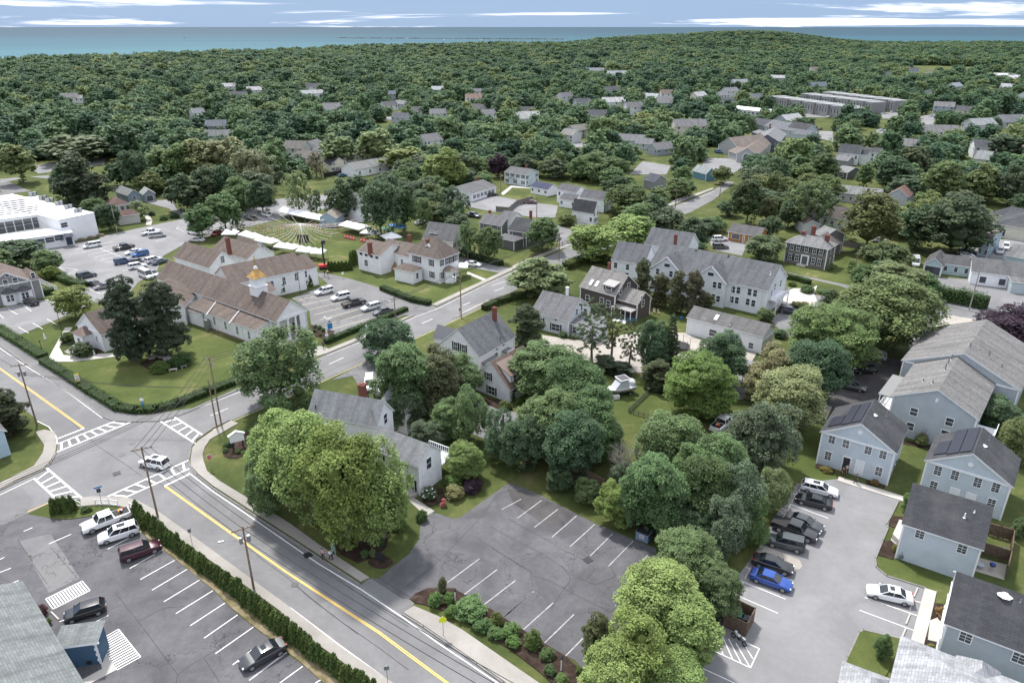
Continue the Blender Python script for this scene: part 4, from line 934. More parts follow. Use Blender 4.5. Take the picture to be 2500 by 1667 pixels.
def cross_gable(H,B,c0,c1,proud,rise,wins):
 a0=(at(wp(c0),B.ze)-Vector((B.P0.x,B.P0.y,B.ze))).dot(B.u);a1=(at(wp(c1),B.ze)-Vector((B.P0.x,B.P0.y,B.ze))).dot(B.u)
 a0,a1=min(a0,a1),max(a0,a1);mid=(a0+a1)/2;zr=B.ze+rise;back=(B.W/2)*(rise/B.rise)
 P=lambda a,b,z:B.P(a,b,z)-H.o
 vs=[P(a0,-proud,0),P(a1,-proud,0),P(a1,-proud,B.ze),P(mid,-proud,zr),P(a0,-proud,B.ze),P(a0,0.5,0),P(a1,0.5,0),P(a1,0.5,B.ze),P(a0,0.5,B.ze)]
 m=MB();add_faces(m,vs,[(0,1,2,3,4),(0,5,8,4),(1,6,7,2)],P(mid,1,B.ze/2));m.build('wall',H.wm,H.root,color=H.wall)
 o=0.35;k=(zr-B.ze)/(mid-a0);lf=Vector((0,0,.2))
 V=[P(a0-o,-proud-o,B.ze-k*o)+lf,P(mid,-proud-o,zr)+lf,P(mid,back,zr)+lf,P(a0-o,0.0-B.W/2*0,B.ze-k*o)+lf,P(a1+o,-proud-o,B.ze-k*o)+lf,P(a1+o,0.0,B.ze-k*o)+lf]
 fs=[fix(V,(0,1,2,3),Vector((0,0,1))),fix(V,(4,5,2,1),Vector((0,0,1)))]
 uv=[]
 for f in fs:
  for i in f:q=V[i];uv.append((q.dot(B.v),q.z*1.3))
 r=mesh_obj('roof',V,fs,H.rm,H.root,uvs=uv,color=H.roofc);sm=r.modifiers.new('thick','SOLIDIFY');sm.thickness=0.15;sm.offset=-1
 m=MB()
 for A,Z in((V[0],V[1]),(V[4],V[1])):
  d=Z-A;L=d.length;x=d.normalized();y=-B.v;z=x.cross(y);m.box((A+Z)/2-Vector((0,0,.12)),(L,.1,.26),M=Matrix((x,y,z)).transposed())
 m.build('rake_trim',M_TRIM,H.root)
 fo=B.P(0,-proud);d0=Vector((0,0,CAM_H))
 for t,x,y,w,h,st in wins:
  r_=ray(N(t,x,y));tt=(fo-d0).dot(B.v)/r_.dot(B.v);H.win3(d0+r_*tt,-B.v,w,h,st)
cross_gable(H,B,('k',1092,970),('k',1287,1015),1.2,3.3,[('k',1122,1003,.85,1.4,'sash'),('k',1212,1020,.85,1.4,'sash'),('k',1200,1100,.85,1.4,'sash'),('k',1186,962,1.4,.8,'plain')])
cross_gable(H,B,('k',1395,1028),('k',1590,1075),1.2,3.3,[('k',1507,1093,.85,1.4,'sash'),('k',1541,1098,.85,1.4,'sash'),('k',1497,1175,.85,1.4,'sash'),('k',1530,1188,.85,1.4,'sash'),('k',1481,1022,1.4,.8,'plain')])
B2=H.block(('k',1030,953),('k',815,920),9.0,4.9,3.6);H.row(B2,'u',3.4,3);H.row(B2,'u',1.2,3)
B3=H.block(('k',1318,858),('k',1040,815),9.0,7.0,3.3)
H.chimney(('k',1243,785),B3,1.0,0.7);H.pipe(B,-1,('k',1250,910),.9,.1,M_TRIM);H.pipe(B,-1,('k',1551,965),.7,.1,M_TRIM);H.pipe(B,-1,('k',1883,1025),.7,.08,M_TRIM);H.pipe(B,-1,('k',1600,900),.3,.15,M_DKMET);H.pipe(B,-1,('k',1380,860),.3,.15,M_DKMET)
H.slab([B.P(0,2),B.P(-1.8,2),B.P(-1.8,B.W-2),B.P(0,B.W-2)],3.1,3.3,M_TRIM,'balcony');H.railing([B.P(0,2),B.P(-1.8,2),B.P(-1.8,B.W-2),B.P(0,B.W-2)],3.3)
H.posts([B.P(-1.7,2.1),B.P(-1.7,B.W-2.1)],0,3.1,.1)
for a_ in range(0,30,7):
 if a_<B.L:m=MB();m.tube([B.P(a_+1,-0.1,6.0)-H.o,B.P(a_+1,-0.1,0.1)-H.o],0.05);m.build('downpipe',M_TRIM,H.root)
H=House('shop_building','building with weathered grey-green shingle roof cropped by the bottom left corner','building',wall=WHITE,roof=(0.215,0.235,0.235))
B=H.block(('a',135,900),('a',800,2010),-16.0,4.3,3.0)
if B.P(0,B.W).x>B.P0.x:pass
B2=H.block(('a',645,1283),('a',385,1318),2.3,3.1,0.3,'shed',wall=(0.045,0.10,0.17),wm=M_WALLP)
m=MB()
for i in range(8):m.box(B2.P(0.16 if i%2 else 0.11,-0.03,0.25+i*0.36)-H.o,(0.32 if i%2 else 0.2,0.09,0.3),math.atan2(B2.u.y,B2.u.x))
m.build('quoins',M_TRIM,H.root)
m=MB();m.box((0,0,0),(.45,.3,.35));m.build('wall_box',M_DKMET,H.root,H.wall_point(B2,'u',N('a',603,1424))-H.o)
m=MB();m.box(B2.P(B2.L/2,-0.3,3.05)-H.o,(B2.L+0.8,0.14,0.16),math.atan2(B2.u.y,B2.u.x));m.build('gutter',M_TRIM,H.root)
slab('path',['a 540 1568 500 1600 560 1620 785 1478 650 1290 700 1480'.replace('a 540 1568 500 1600 560 1620 785 1478 650 1290 700 1480','a 655 1300 690 1475 560 1545 520 1620 790 1480')],M_CONC,0.1)
BR=(0.165,0.128,0.108)
H=House('church','white church with brown roofs, columned gable portico and a gold-capped cupola','church',wall=(.77,.78,.79),roof=BR)
B=H.block(('f',210,364),('i',1064,1042),('f',445,306),5.4,3.1,s0=2.2,oh=0.5)
NV=B
m=MB()
m.box(B.P(1.1,0.15,5.2)-H.o,(2.6,0.4,0.6),math.atan2(B.u.y,B.u.x));m.box(B.P(1.1,B.W-0.15,5.2)-H.o,(2.6,0.4,0.6),math.atan2(B.u.y,B.u.x));m.box(B.P(0.1,B.W/2,5.2)-H.o,(B.W,0.4,0.6),math.atan2(B.v.y,B.v.x))
vs=[B.P(0,0,5.4)-H.o,B.P(0,B.W,5.4)-H.o,B.P(0,B.W/2,5.4+B.rise)-H.o];m.add(vs,[fix(vs,(0,1,2),-B.u)]);m.build('pediment',M_TRIM,H.root)
pediment(H,B)
m=MB();m.tube([Vector((0,0,0)),Vector((0,.07,0))],[.42,.42],20);m.tube([Vector((0,.07,0)),Vector((0,.11,0))],[.22,.22],14)
o=m.build('round_medallion',M_TRIM,H.root,B.P(-0.0,B.W/2,5.4+B.rise*.42)-H.o);o.rotation_euler.z=math.atan2(-B.u.y,-B.u.x)-math.pi/2
H.posts([B.P(0.25,b)for b in(0.3,B.W*.36,B.W*.62)],0.4,4.9,0.24,'column',n=14)
m=MB();m.box(B.P(1.1,B.W-0.2,2.6)-H.o,(2.2,0.3,4.7),math.atan2(B.u.y,B.u.x));m.box(B.P(0.15,B.W-0.9,2.6)-H.o,(0.3,1.8,4.7),math.atan2(B.u.y,B.u.x));m.build('portico_wall',M_SIDE,H.root,color=H.wall)
H.slab([B.P(-0.6,-0.2),B.P(-0.6,B.W+.2),B.P(2.3,B.W+.2),B.P(2.3,-.2)],0,0.4,M_CONC,'portico_floor')
step_set(H,B.P(-0.6,B.W*.55),-B.u,3.6,3,M_CONC,rise=0.12)
for f_ in(.3,.5,.7):
 q=B.P(2.2,B.W*f_,1.5);m=MB();m.box((0,.05,0),(1.1,.1,2.2));o=m.build('door',M_PLAIN,H.root,q-H.o,color=(0.13,0.05,0.04));o.rotation_euler.z=math.atan2(-B.u.y,-B.u.x)-math.pi/2
H.railing([B.P(-0.9,B.W*.35),B.P(-2.0,B.W*.35)],0.1,1.0,'hand_rail',M_DKMET,1.0,.04);H.railing([B.P(-0.9,B.W*.8),B.P(-2.0,B.W*.8)],0.1,1.0,'hand_rail',M_DKMET,1.0,.04)
BA=H.block(('i',1727,1398),('i',1278,1240),3.6,3.7,0.95,'shed')
H.win(BA,'u','e 1373 338 1448 368 1523 398 1602 432 1682 464',0.6,1.7,'arch')
for px in('i 1465 1205 1392 1305','i 1615 1275 1545 1362','i 1835 1385 1780 1428'):
 t_,x0,y0,x1,y1=px.split();a,b=at(N(t_,float(x0),float(y0)),4.7),at(N(t_,float(x1),float(y1)),3.8)
 m=MB();m.tube([a-H.o+Vector((0,0,.2)),b-H.o+Vector((0,0,.25))],.09,6);m.build('gutter',M_TRIM,H.root)
for f_ in(.02,.2,.4,.6,.8,.98):m=MB();m.tube([BA.P(BA.L*f_,-.1,3.6)-H.o,BA.P(BA.L*f_,-.1,.2)-H.o],.05);m.build('downpipe',M_TRIM,H.root)
m=MB();m.prism([(p.x-H.o.x,p.y-H.o.y)for p in(BA.P(-.08,-.08),BA.P(BA.L+.08,-.08),BA.P(BA.L+.08,1),BA.P(-.08,1))],0,.4);m.build('foundation',M_WOODP,H.root)
BT=H.block(('e',1238,268),('i',1345,1130),('i',958,1150),4.4,3.0)
BC=H.block(('e',1362,322),('e',1245,285),4.5,3.2,.8,'shed')
BW=H.block(('j',392,988),('i',1560,1090),10.5,5.3,2.9)
H.win(BW,'u','j 178 1092 258 1066 341 1038',0.75,1.9,'arch')
BE=H.block(('j',476,972),('j',384,998),9.0,4.7,2.4);H.win(BE,'u','j 400 1022',1.0,1.6)
BP=H.block(('j',198,1132),('j',118,1150),3.5,3.2,1.1,'shed')
B1=H.block(('i',1415,975),('i',1180,903),('i',1602,930),4.6,3.0);H.win(B1,'v','i 1502 922',1.0,1.7,'grid')
B2=H.block(('i',1672,918),('i',1440,850),8.0,4.2,2.4)
B3=H.block(('i',1690,895),('i',1560,855),('i',1842,868),4.2,3.0);H.win(B3,'v','i 1768 852',1.0,1.6,'grid')
H.chimney(('i',1543,830),B2,2.0,0.9)
a_=(at(N('f',62,175),8.4)-Vector((NV.P0.x,NV.P0.y,8.4))).dot(NV.u);C0=NV.P(a_,NV.W/2,0);rz=math.atan2(NV.u.y,NV.u.x)
m=MB();m.box((0,0,8.4),(2.6,2.6,2.4),rz);m.box((0,0,9.65),(2.9,2.9,0.18),rz);m.box((0,0,10.6),(2.3,2.3,1.8),rz);m.box((0,0,11.55),(2.8,2.8,.16),rz)
cu=m.build('cupola',M_TRIM,H.root,C0-H.o)
m=MB();R4=[Matrix.Rotation(rz+math.pi/4+k*math.pi/2,3,'Z')@Vector((2.15,0,0))for k in range(4)]
v0=[p+Vector((0,0,11.63))for p in R4];v1=[p*.45+Vector((0,0,12.7))for p in R4];v2=[p*.12+Vector((0,0,13.5))for p in R4]
m.add(v0+v1+v2,[(k,(k+1)%4,4+(k+1)%4,4+k)for k in range(4)]+[(4+k,4+(k+1)%4,8+(k+1)%4,8+k)for k in range(4)])
m.build('gold_cap',plain('gilded_cap',(0.42,0.25,0.08),0.5,0.2,var=0.5,scale=1.2),cu)
m=MB();m.blob((0,0,13.7),(.35,.35,.3),8,6);m.box((0,0,13.45),(.7,.7,.2),rz);m.build('finial',M_TRIM,cu)
m=MB();m.box((0,0,14.9),(.12,.12,2.2),rz);m.box((0,0,15.4),(.12,1.1,.12),rz);m.build('cross',plain('gold_metal',(0.5,.33,.12),.4,.6),cu)
for px,sz in((('e',1290,385),(1.5,.9,1.7)),(('e',1420,400),(1.0,.9,2.3))):
 p=G(*px);p=H.wall_point(BA,'u',N(*px))-BA.v*0.6;m=MB();m.box((0,0,sz[2]/2),sz,math.atan2(BA.u.y,BA.u.x));m.box((0,0,sz[2]+.03),(sz[0]*.8,sz[1]*.8,.06));m.build('air_conditioner',M_METAL,H.root,Vector((p.x,p.y,0.1))-H.o)
H=House('chapel','small white chapel with brown roof and front stair beside the two dark evergreens','chapel',wall=(.77,.78,.79),roof=BR)
B=H.block(('e',680,452),('e',985,350),('e',480,408),4.1,3.2,oh=0.45)
pediment(H,B);H.win(B,'u','e 792 468',0.7,1.9,'arch')
q=H.wall_point(B,'v',N('e',655,490));H.win3(q,-B.u,.45,1.2,'plain')
BV=H.block(('e',600,425),('e',640,402),('e',497,400),3.3,1.2,'hip')if False else None
c=B.P(0,B.W*.62);w=1.7
V_=[B.P(0,B.W*.62-w),B.P(-2.0,B.W*.62-w),B.P(-2.0,B.W*.62+w),B.P(0,B.W*.62+w)]
H.slab(V_,0,3.3,M_SIDE,'vestibule',H.wall)
m=MB();vs=[p-H.o+Vector((0,0,3.32))for p in[B.P(.0,B.W*.62-w-.3),B.P(-2.3,B.W*.62-w-.3),B.P(-2.3,B.W*.62+w+.3),B.P(0,B.W*.62+w+.3),B.P(-.9,B.W*.62),B.P(.3,B.W*.62)]]
vs[4].z+=1.3;vs[5].z+=1.3;add_faces(m,vs,[(0,1,4,5),(1,2,4),(2,3,5,4),(0,1,2,3)],sum(vs,Vector())/6);m.build('vestibule_roof',M_PLAIN,H.root,color=(.15,.105,.09))
m=MB();m.box((0,.03,0),(.8,.05,1.5));o=m.build('door',M_GLASS,H.root,B.P(-2.0,B.W*.62,1.75)-H.o);o.rotation_euler.z=math.atan2(-B.u.y,-B.u.x)-math.pi/2
s_=B.P(-2.0,B.W*.62);step_set(H,s_,-B.u,3.2,6,M_CONC,rise=.16,run=.42)
for k in(-1,1):H.railing([s_+B.v*1.6*k,s_-B.u*2.6+B.v*1.6*k],0.5,1.0,'hand_rail',M_DKMET,.5,.04)
H=House('rectory','large white house with brown hip roof and bay window on the lawn by the church',wall=(.77,.78,.79),roof=(0.17,0.135,0.115))
B=H.block(('j',1305,918),('j',1103,872),('j',1437,874),6.6,3.9,'hip',oh=.5)
H.win(B,'u','j 1142 918 1168 924 1253 945 1258 1025',0.85,1.6,'shut');H.win(B,'v','j 1322 945 1362 932 1386 925 1414 912 1322 1030',0.8,1.6,'shut')
B2=H.block(('j',1185,985),('j',1068,960),-3.5,3.2,1.2,'hip');H.row(B2,'u',1.8,3,.9,1.4);H.row(B2,'v',1.8,1)
c=B.P(-0.9,B.W*.38)
m=MB();hexa=[(c+Vector((1.7*math.cos(k*math.pi/3),1.7*math.sin(k*math.pi/3),0)))-H.o for k in range(6)]
m.prism([(p.x,p.y)for p in hexa],0,3.3);m.build('bay',M_SIDE,H.root,color=(.77,.78,.79))
m=MB();m.cone((c.x-H.o.x,c.y-H.o.y,3.3),2.1,0.3,1.0,6);m.build('bay_roof',M_PLAIN,H.root,color=(.15,.12,.10))
for dv in(-1,0,1):H.win3(c-B.u*1.5+B.v*dv*.75+Vector((0,0,1.9))+B.u*(abs(dv)*.42),(-B.u+B.v*dv*.9).normalized(),.6,1.5,'sash')
a,b=B.L*.5,B.W*.2
vs=[B.P(a-.9,b,7.6),B.P(a+.9,b,7.6),B.P(a+.9,b,8.6),B.P(a,b,9.2),B.P(a-.9,b,8.6),B.P(a-.9,B.W*.42,8.6),B.P(a+.9,B.W*.42,8.6),B.P(a,B.W*.46,9.2)];vs=[v-H.o for v in vs]
m=MB();add_faces(m,vs,[(0,1,2,3,4),(4,3,7,5),(2,3,7,6)],sum(vs,Vector())/8);m.build('dormer',M_PLAIN,H.root,color=(.45,.44,.43));H.win3(B.P(a,b-.02,8.3),-B.v,.9,.8,'plain')
for px,hh_ in(((1228,775),1.3),):H.chimney(('j',*px),B,-.6,.8)
B3=H.block(('j',905,897),('j',757,862),('j',960,815),5.3,1.9);H.win(B3,'u','j 814 945',1.2,1.6,'grid');H.row(B3,'u',4.6,4,1.1,.7,'plain',.14,.86)
B4=H.block(('j',1030,878),('j',905,850),7.0,5.0,1.9);H.win(B4,'u','j 932 942 983 880 983 940',.8,1.2,'grid')
B5=H.block(('j',1108,905),('j',1025,885),7.5,5.1,2.2);H.win(B5,'u','j 1056 940',.8,1.4,'grid')
H.chimney(('j',838,835),B3,.9,.9);H.chimney(('j',1106,790),B5,1.2,.8)
q=G('j',1470,1040);H.slab([q+Vector(v)for v in((-1.2,-1,0),(1.2,-1,0),(1.2,3,0),(-1.2,3,0))],2.7,2.85,M_TRIM,'porch_roof')
H=House('flat_roof_hall','white modern hall with flat roofs, tall window bays and rooftop solar rows','hall',wall=(0.70,0.71,0.72),roof=(0.80,0.80,0.80),wallmat=M_WALLP)
B=H.block(('i',345,612),('i',-360,700),31.0,6.9,0,'flat')
for x in range(7):H.win(B,'u','i %f %f'%(310-x*60.5,664+x*9.5),2.4,3.4,'sash')
B1=H.block(('i',635,610),('i',398,658),('i',210,462),7.1,0,'flat');H.win(B1,'u','i 433 690',1.9,1.4,'sash')
B2=H.block(('i',488,742),('i',-300,850),9.0,3.7,0,'flat');H.win(B2,'u','i 272 802 336 790 398 776',2.2,1.5,'sash')
H.door(B2,'u',('i',463,775),1.6,2.4,(.03,.05,.08),1.4)
m=MB();q=H.wall_point(B2,'u',N('i',460,762))-H.o
for k in range(8):
 a0,a1=math.pi*k/8,math.pi*(k+1)/8;P_=lambda a,d:q+B2.u*(-2.0*math.cos(a))+Vector((0,0,2.0*math.sin(a)-1.2))-B2.v*d
 m.add([P_(a0,0),P_(a1,0),P_(a1,1.8),P_(a0,1.8)],[(0,1,2,3)])
m.build('awning',M_PLAIN,H.root,color=(.02,.045,.08))
UZ=Vector((0,0,.3))
for r_ in range(4):
 for(x0,y0,x1,y1)in((0,545,170,515),(0,600,255,560)):
  yy=r_*(14 if y0<570 else 13);p,q=G('i',x0-60,y0+yy-8,7.6),G('i',x1,y1+yy-8,7.6);d=q-p;n=Vector((-d.y,d.x,0)).normalized()*.5
  m=MB();vs=[p-n+UZ,q-n+UZ,q+n,p+n];vs=[v-H.o for v in vs];vs+=[v-Vector((0,0,.08))for v in vs]
  m.add(vs,[(0,1,2,3),(7,6,5,4),(0,4,5,1),(2,6,7,3)]);m.build('solar_row',M_SOLAR,H.root)
for x,y in((225,488),(290,513),(338,529),(402,552),(465,575),(530,600)):
 for k in(0,1):
  p=G('i',x-14+26*k,y+3-5*k,7.4);m=MB();m.box((0,0,.45),(1.1,1.1,1.1),.3);m.box((0,0,1.03),(.8,.8,.05),.3);m.build('air_conditioner',M_METAL,H.root,p-H.o)
H=House('grey_house','grey shingled house with white bay windows, cropped by the left edge',wall=(0.22,0.22,0.22),roof=(0.20,0.15,0.13),wallmat=M_SHAKE)
B=H.block(('i',205,1062),('i',175,1010),('i',-110,1095),4.9,2.8,L=9)
pediment(H,B);H.win(B,'v','i 48 1028',.7,.7,'plain');H.win(B,'v','i 38 1082 103 1066',.9,1.5,'sash')
for x,y in((65,1172),(165,1148)):
 q=H.wall_point(B,'v',N('i',x,y));q.z=0;m=MB();pl=[q+B.v*1.6-H.o,q+B.v*.8-B.u*.9-H.o,q-B.v*.8-B.u*.9-H.o,q-B.v*1.6-H.o]
 m.prism([(p.x,p.y)for p in pl],0,3.0);m.build('bay',M_TRIM,H.root);m=MB();m.cone((q.x-H.o.x-B.u.x*.2,q.y-H.o.y-B.u.y*.2,3.0),1.8,.3,.9,6);m.build('bay_roof',M_PLAIN,H.root,color=(.06,.06,.07))
 for dv in(-.4,.4):H.win3(q-B.u*.92+B.v*dv+Vector((0,0,1.7)),-B.u,.6,1.5,'sash')
B2=H.block(('i',262,1050),('i',200,1062),8.0,4.9,1.2,'hip');H.win(B2,'u','i 222 1030',.7,1.3)
H=House('colonial_house','grey two-storey colonial house with black shutters, white corners and brick chimneys',wall=(0.165,0.155,0.15),roof=(0.25,0.25,0.25),wallmat=M_SHAKE)
B=H.block(('l',612,853),('l',335,803),('l',672,822),5.8,1.9,'hip',oh=.45)
H.win(B,'u','l 370 836 412 843 468 853 523 863 567 870 355 902 402 911 513 933 552 942',.95,1.6,'shut');H.win(B,'v','l 630 866 655 850 622 934 648 920',.8,1.5,'shut')
H.door(B,'u',('l',455,922),1.5,2.5,(.1,.1,.11),1.5,trim=.35);step_set(H,B.P(B.L*.55,-.1),-B.v,2.4,3,M_CONC)
for x,y in((445,755),(607,782)):H.chimney(('l',x,y),B,.8,1.0)
B2=H.block(('l',705,800),('l',640,835),('l',640,720),3.6,2.4,wall=(.2,.17,.15),roofc=(.17,.15,.14));B3=H.block(('l',590,770),('l',520,745),7.0,5.0,1.8)
H.chimney(('l',513,740),B3,1.6,.9)
def simple(name,label,blocks,wall=WHITE,roof=RG,rows=(),cat='house',detail=False,chim=(),wm=None,group=None):
 H=House(name,label,cat,group,wall,roof,wallmat=wm,detail=detail)
 for b in blocks:
  H.block(*b[:4],**(b[4]if len(b)>4 else{}))
 for(i,face,z,n,w,h,st)in rows:H.row(H.B[i],face,z,n,w,h,st)
 for c,i in chim:H.chimney(c,H.B[i],.8,.7)
 return H
def K(**k):return k
simple('white_house','white house with dark solar roof and outside stairs beside the side street corner',[(('k',690,603),('k',548,580),('k',782,602),4.4,K(rise=3.0,roofc=RD)),(('k',562,527),('k',462,512),6.0,3.0,K(rise=1.4)),(('k',572,470),('k',445,447),('k',632,452),5.0,K(rise=1.6)),(('k',760,520),('k',600,500),7.0,4.6,K(rise=2))],roof=(.12,.12,.13),rows=[(0,'u',1.8,2,.9,1.3,'sash'),(0,'v',3.6,2,.8,1.2,'sash'),(0,'v',1.6,3,.8,1.2,'sash'),(2,'u',3.5,2,.9,1.2,'sash'),(1,'u',1.7,2,.9,1.1,'sash')],detail=True)
simple('ranch_duplex','grey shingled ranch house with dark roof and brick chimneys beside the side street',[(('j',1727,695),('j',1580,672),8.0,3.0,K(rise=2.0)),(('k',235,740),('k',118,722),9.0,4.4,K(rise=2.8,roofc=RD)),(('k',215,778),('k',92,752),-4.5,2.8,K(rise=.9,roof='hip')),(('j',1800,650),('j',1720,640),6.0,4.6,K(rise=1.5,wall=WHITE))],wall=(.13,.13,.135),wm=M_SHAKE,roof=(.16,.16,.17),rows=[(0,'u',1.7,3,.9,1.3,'sash'),(2,'u',1.6,2,1.2,1.2,'sash'),(1,'u',3.4,2,.9,1.2,'sash')],detail=True,chim=[(('j',1648,612),0),(('k',265,615),1)])
simple('ranch_house','low white ranch house with grey roof beside a small car park',[(('j',1523,480),('j',1688,430),('j',1456,422),3.0,K(rise=1.9))],roof=(.16,.16,.165),rows=[(0,'u',1.6,6,.8,1.2,'shut'),(0,'v',1.6,4,.8,1.1,'sash')],detail=True,chim=[(('j',1566,385),0)])
simple('white_house','pale two-storey house with black shutters and grey roof behind the round lawn',[(('k',230,352),('k',90,332),('k',297,328),4.8,K(rise=1.6)),(('k',200,372),('k',150,365),-3.0,2.6,K(rise=1.3))],wall=(.55,.62,.66),roof=(.14,.14,.15),rows=[(0,'u',3.9,4,.9,1.3,'shut'),(0,'u',1.5,3,.9,1.3,'shut'),(0,'v',3.6,2,.9,1.3,'shut'),(0,'v',1.6,2,.9,1.2,'sash')],detail=True,chim=[(('k',235,300),0)])
simple('garage','small white garage with solar panels left of the white house with outside stairs',[(('k',378,452),('k',265,430),6.5,2.6,K(rise=1.5,roofc=(.05,.06,.12)))],rows=[(0,'u',1.5,3,1.0,.8,'plain')],cat='garage')
simple('yellow_house','long cream two-storey house with flat brown roof behind the leaning trees',[(('j',918,205),('j',650,235),9.0,5.2,K(rise=2.2))],wall=(.55,.53,.42),roof=(.15,.14,.125),rows=[(0,'u',4.1,7,1.0,1.3,'sash'),(0,'u',1.5,7,1.0,1.6,'sash')])
simple('yellow_house','cream cape house with dark roof and black shutters by the black fence',[(('j',575,290),('j',525,260),('j',672,270),3.2,K(rise=3.2,roofc=RD))],wall=(.58,.57,.46),rows=[(0,'v',1.6,4,.8,1.3,'shut'),(0,'v',4.0,2,.8,1.2,'shut'),(0,'u',1.6,2,.8,1.2,'sash')],detail=True)
simple('white_garage','long low white building with grey roof below the cream two-storey house',[(('j',735,318),('j',1000,270),9.0,3.4,K(rise=2.2))],roof=(.24,.24,.24),rows=[(0,'u',1.7,4,1.0,1.2,'sash')],cat='building')
simple('cottage','low cottage with brown hip roof and small dormer behind the pale street trees',[(('j',445,240),('j',275,232),11.0,3.2,K(rise=2.8,roof='hip'))],wall=(.5,.48,.42),roof=(.16,.145,.135),rows=[(0,'u',1.6,5,.9,1.1,'sash')])
simple('cottage','small pale cottage at the far edge of the wood above the brown hip roof',[(('j',545,145),('j',490,160),('j',575,100),3.6,K(rise=2.4)),(('j',530,190),('j',450,185),6.0,2.6,K(rise=1.6))],wall=(.5,.52,.55),rows=[(0,'u',1.8,2,.9,1.2,'sash')])
simple('side_house','white gabled house half hidden by the dark trees behind the flag-strewn lawn',[(('j',800,545),('j',722,560),9.0,5.2,K(rise=3.0)),(('j',800,590),('j',715,605),-4.0,2.8,K(rise=1.2,roof='shed'))],roof=(.2,.2,.2),rows=[(0,'u',3.8,2,.9,1.3,'sash'),(1,'u',1.6,3,.9,1.3,'sash')])
simple('shed','pale tan shed with round-ended roof beside the flag-strewn lawn',[(('j',500,640),('j',560,600),('j',610,640),3.0,K(rise=1.8))],wall=(.32,.42,.5),roof=(.36,.32,.27),cat='shed')
simple('big_grey_house','large pale yellow house with dark hipped roof behind the rectory',[(('j',1395,800),('j',1200,775),('j',1480,755),5.2,K(rise=3.6)),(('j',1290,745),('j',1245,740),5.0,6.6,K(rise=1.2))],wall=(.6,.6,.5),roof=(.145,.145,.15),rows=[(0,'v',3.8,3,.9,1.3,'shut'),(0,'v',1.5,3,.9,1.3,'sash')],detail=True)
simple('orange_house','small low house with orange shingle walls and dark roof behind the white hall',[(('k',1702,748),('k',1603,732),7.0,2.9,K(rise=1.7)),(('l',150,765),('l',52,750),7.0,2.9,K(rise=1.7))],wall=(.42,.19,.06),roof=(.12,.115,.12),rows=[(0,'u',1.6,1,2.4,1.3,'sash'),(1,'u',1.6,1,1.8,1.3,'sash')],detail=True)
simple('garage','pale turquoise garage with white door and grey gable roof beside a parked white van',[(('l',1385,968),('l',1420,910),('l',1267,950),2.9,K(rise=1.7)),(('l',1577,972),('l',1392,948),6.0,2.9,K(rise=1.6))],wall=(.36,.48,.50),roof=(.10,.10,.105),rows=[(1,'u',1.6,3,.8,1.3,'plain'),(0,'v',1.3,1,3.6,2.3,'plain')],cat='garage',detail=True)
simple('workshop','long low white workshop with grey roof and two doors beside the yard',[(('l',2300,1090),('l',1588,1003),11.0,3.3,K(rise=2.2))],roof=(.13,.13,.135),rows=[(0,'u',1.5,5,1.4,1.6,'plain')],cat='workshop',detail=True)
simple('store','cream commercial building with broad dark hip roof near the right edge',[(('l',2350,775),('l',1735,682),18.0,4.0,K(rise=3.6,roof='hip')),(('l',2100,690),('l',1705,610),8.0,4.2,K(rise=2.4,roof='hip'))],wall=(.6,.58,.5),roof=(.075,.08,.09),rows=[(0,'u',1.8,3,1.4,2.2,'plain')],cat='building')
simple('blue_shop','small light blue two-storey house with brown roof beside the parked red car',[(('l',1712,790),('l',1652,780),('l',1758,730),5.2,K(rise=.8))],wall=(.33,.45,.52),roof=(.19,.16,.15),rows=[(0,'u',3.9,2,.9,1.2,'sash'),(0,'u',1.5,2,.9,1.2,'sash')],detail=True)
simple('blue_building','light blue single-storey building with grey roof cropped by the right edge',[(('l',2150,958),('l',1812,893),12.0,3.4,K(rise=2.0))],wall=(.36,.46,.52),roof=(.2,.2,.2),cat='building')
simple('lean_to','pale lean-to shed cropped by the right edge beside the workshop',[(('l',2150,1100),('l',1860,1075),6.0,2.8,K(rise=.8,roof='shed'))],wall=(.42,.48,.5),cat='shed')
simple('farm_house','white two-storey farm house with dark slate roof and front gable among the trees',[(('l',822,212),('l',683,202),9.0,5.2,K(rise=3.4)),(('l',972,205),('l',826,195),8.0,4.6,K(rise=1.6)),(('l',880,215),('l',835,210),4.0,5.0,K(rise=1.8))],wall=(.66,.7,.7),roof=(.075,.08,.09),rows=[(0,'u',3.6,3,.9,1.4,'sash'),(1,'u',3.4,4,.9,1.3,'sash'),(1,'u',1.4,4,.9,1.3,'sash')],chim=[(('l',930,160),1)])
simple('small_house','small dark grey house with light roof and a triple window beside a paved yard',[(('l',743,338),('l',662,325),('l',790,312),2.9,K(rise=1.6))],wall=(.10,.10,.105),roof=(.26,.27,.26),rows=[(0,'u',1.6,1,2.2,1.1,'sash')],detail=True)
simple('shed','pair of low grey sheds in front of the white farm house',[(('l',745,258),('l',650,245),6.0,2.8,K(rise=1.5))],wall=(.25,.26,.27),roof=(.22,.22,.23),cat='shed')
simple('long_house','long low house with pale grey roof between the dark trees',[(('l',960,500),('l',690,470),8.0,3.4,K(rise=2.0))],wall=(.4,.4,.4),roof=(.24,.25,.25),rows=[(0,'u',1.7,5,.9,1.1,'sash')],chim=[(('l',884,462),0)])
simple('brown_roof_house','dark brown roofed house with white windows behind the grey colonial',[(('l',720,650),('l',525,620),9.0,3.6,K(rise=2.6,roofc=(.10,.085,.08))),(('l',560,690),('l',500,640),5.0,3.2,K(rise=1.2,roofc=(.13,.11,.10))),(('l',500,610),('l',435,590),6.0,5.0,K(rise=1.5))],wall=(.5,.52,.53),rows=[(0,'u',1.8,4,.9,1.2,'sash')])
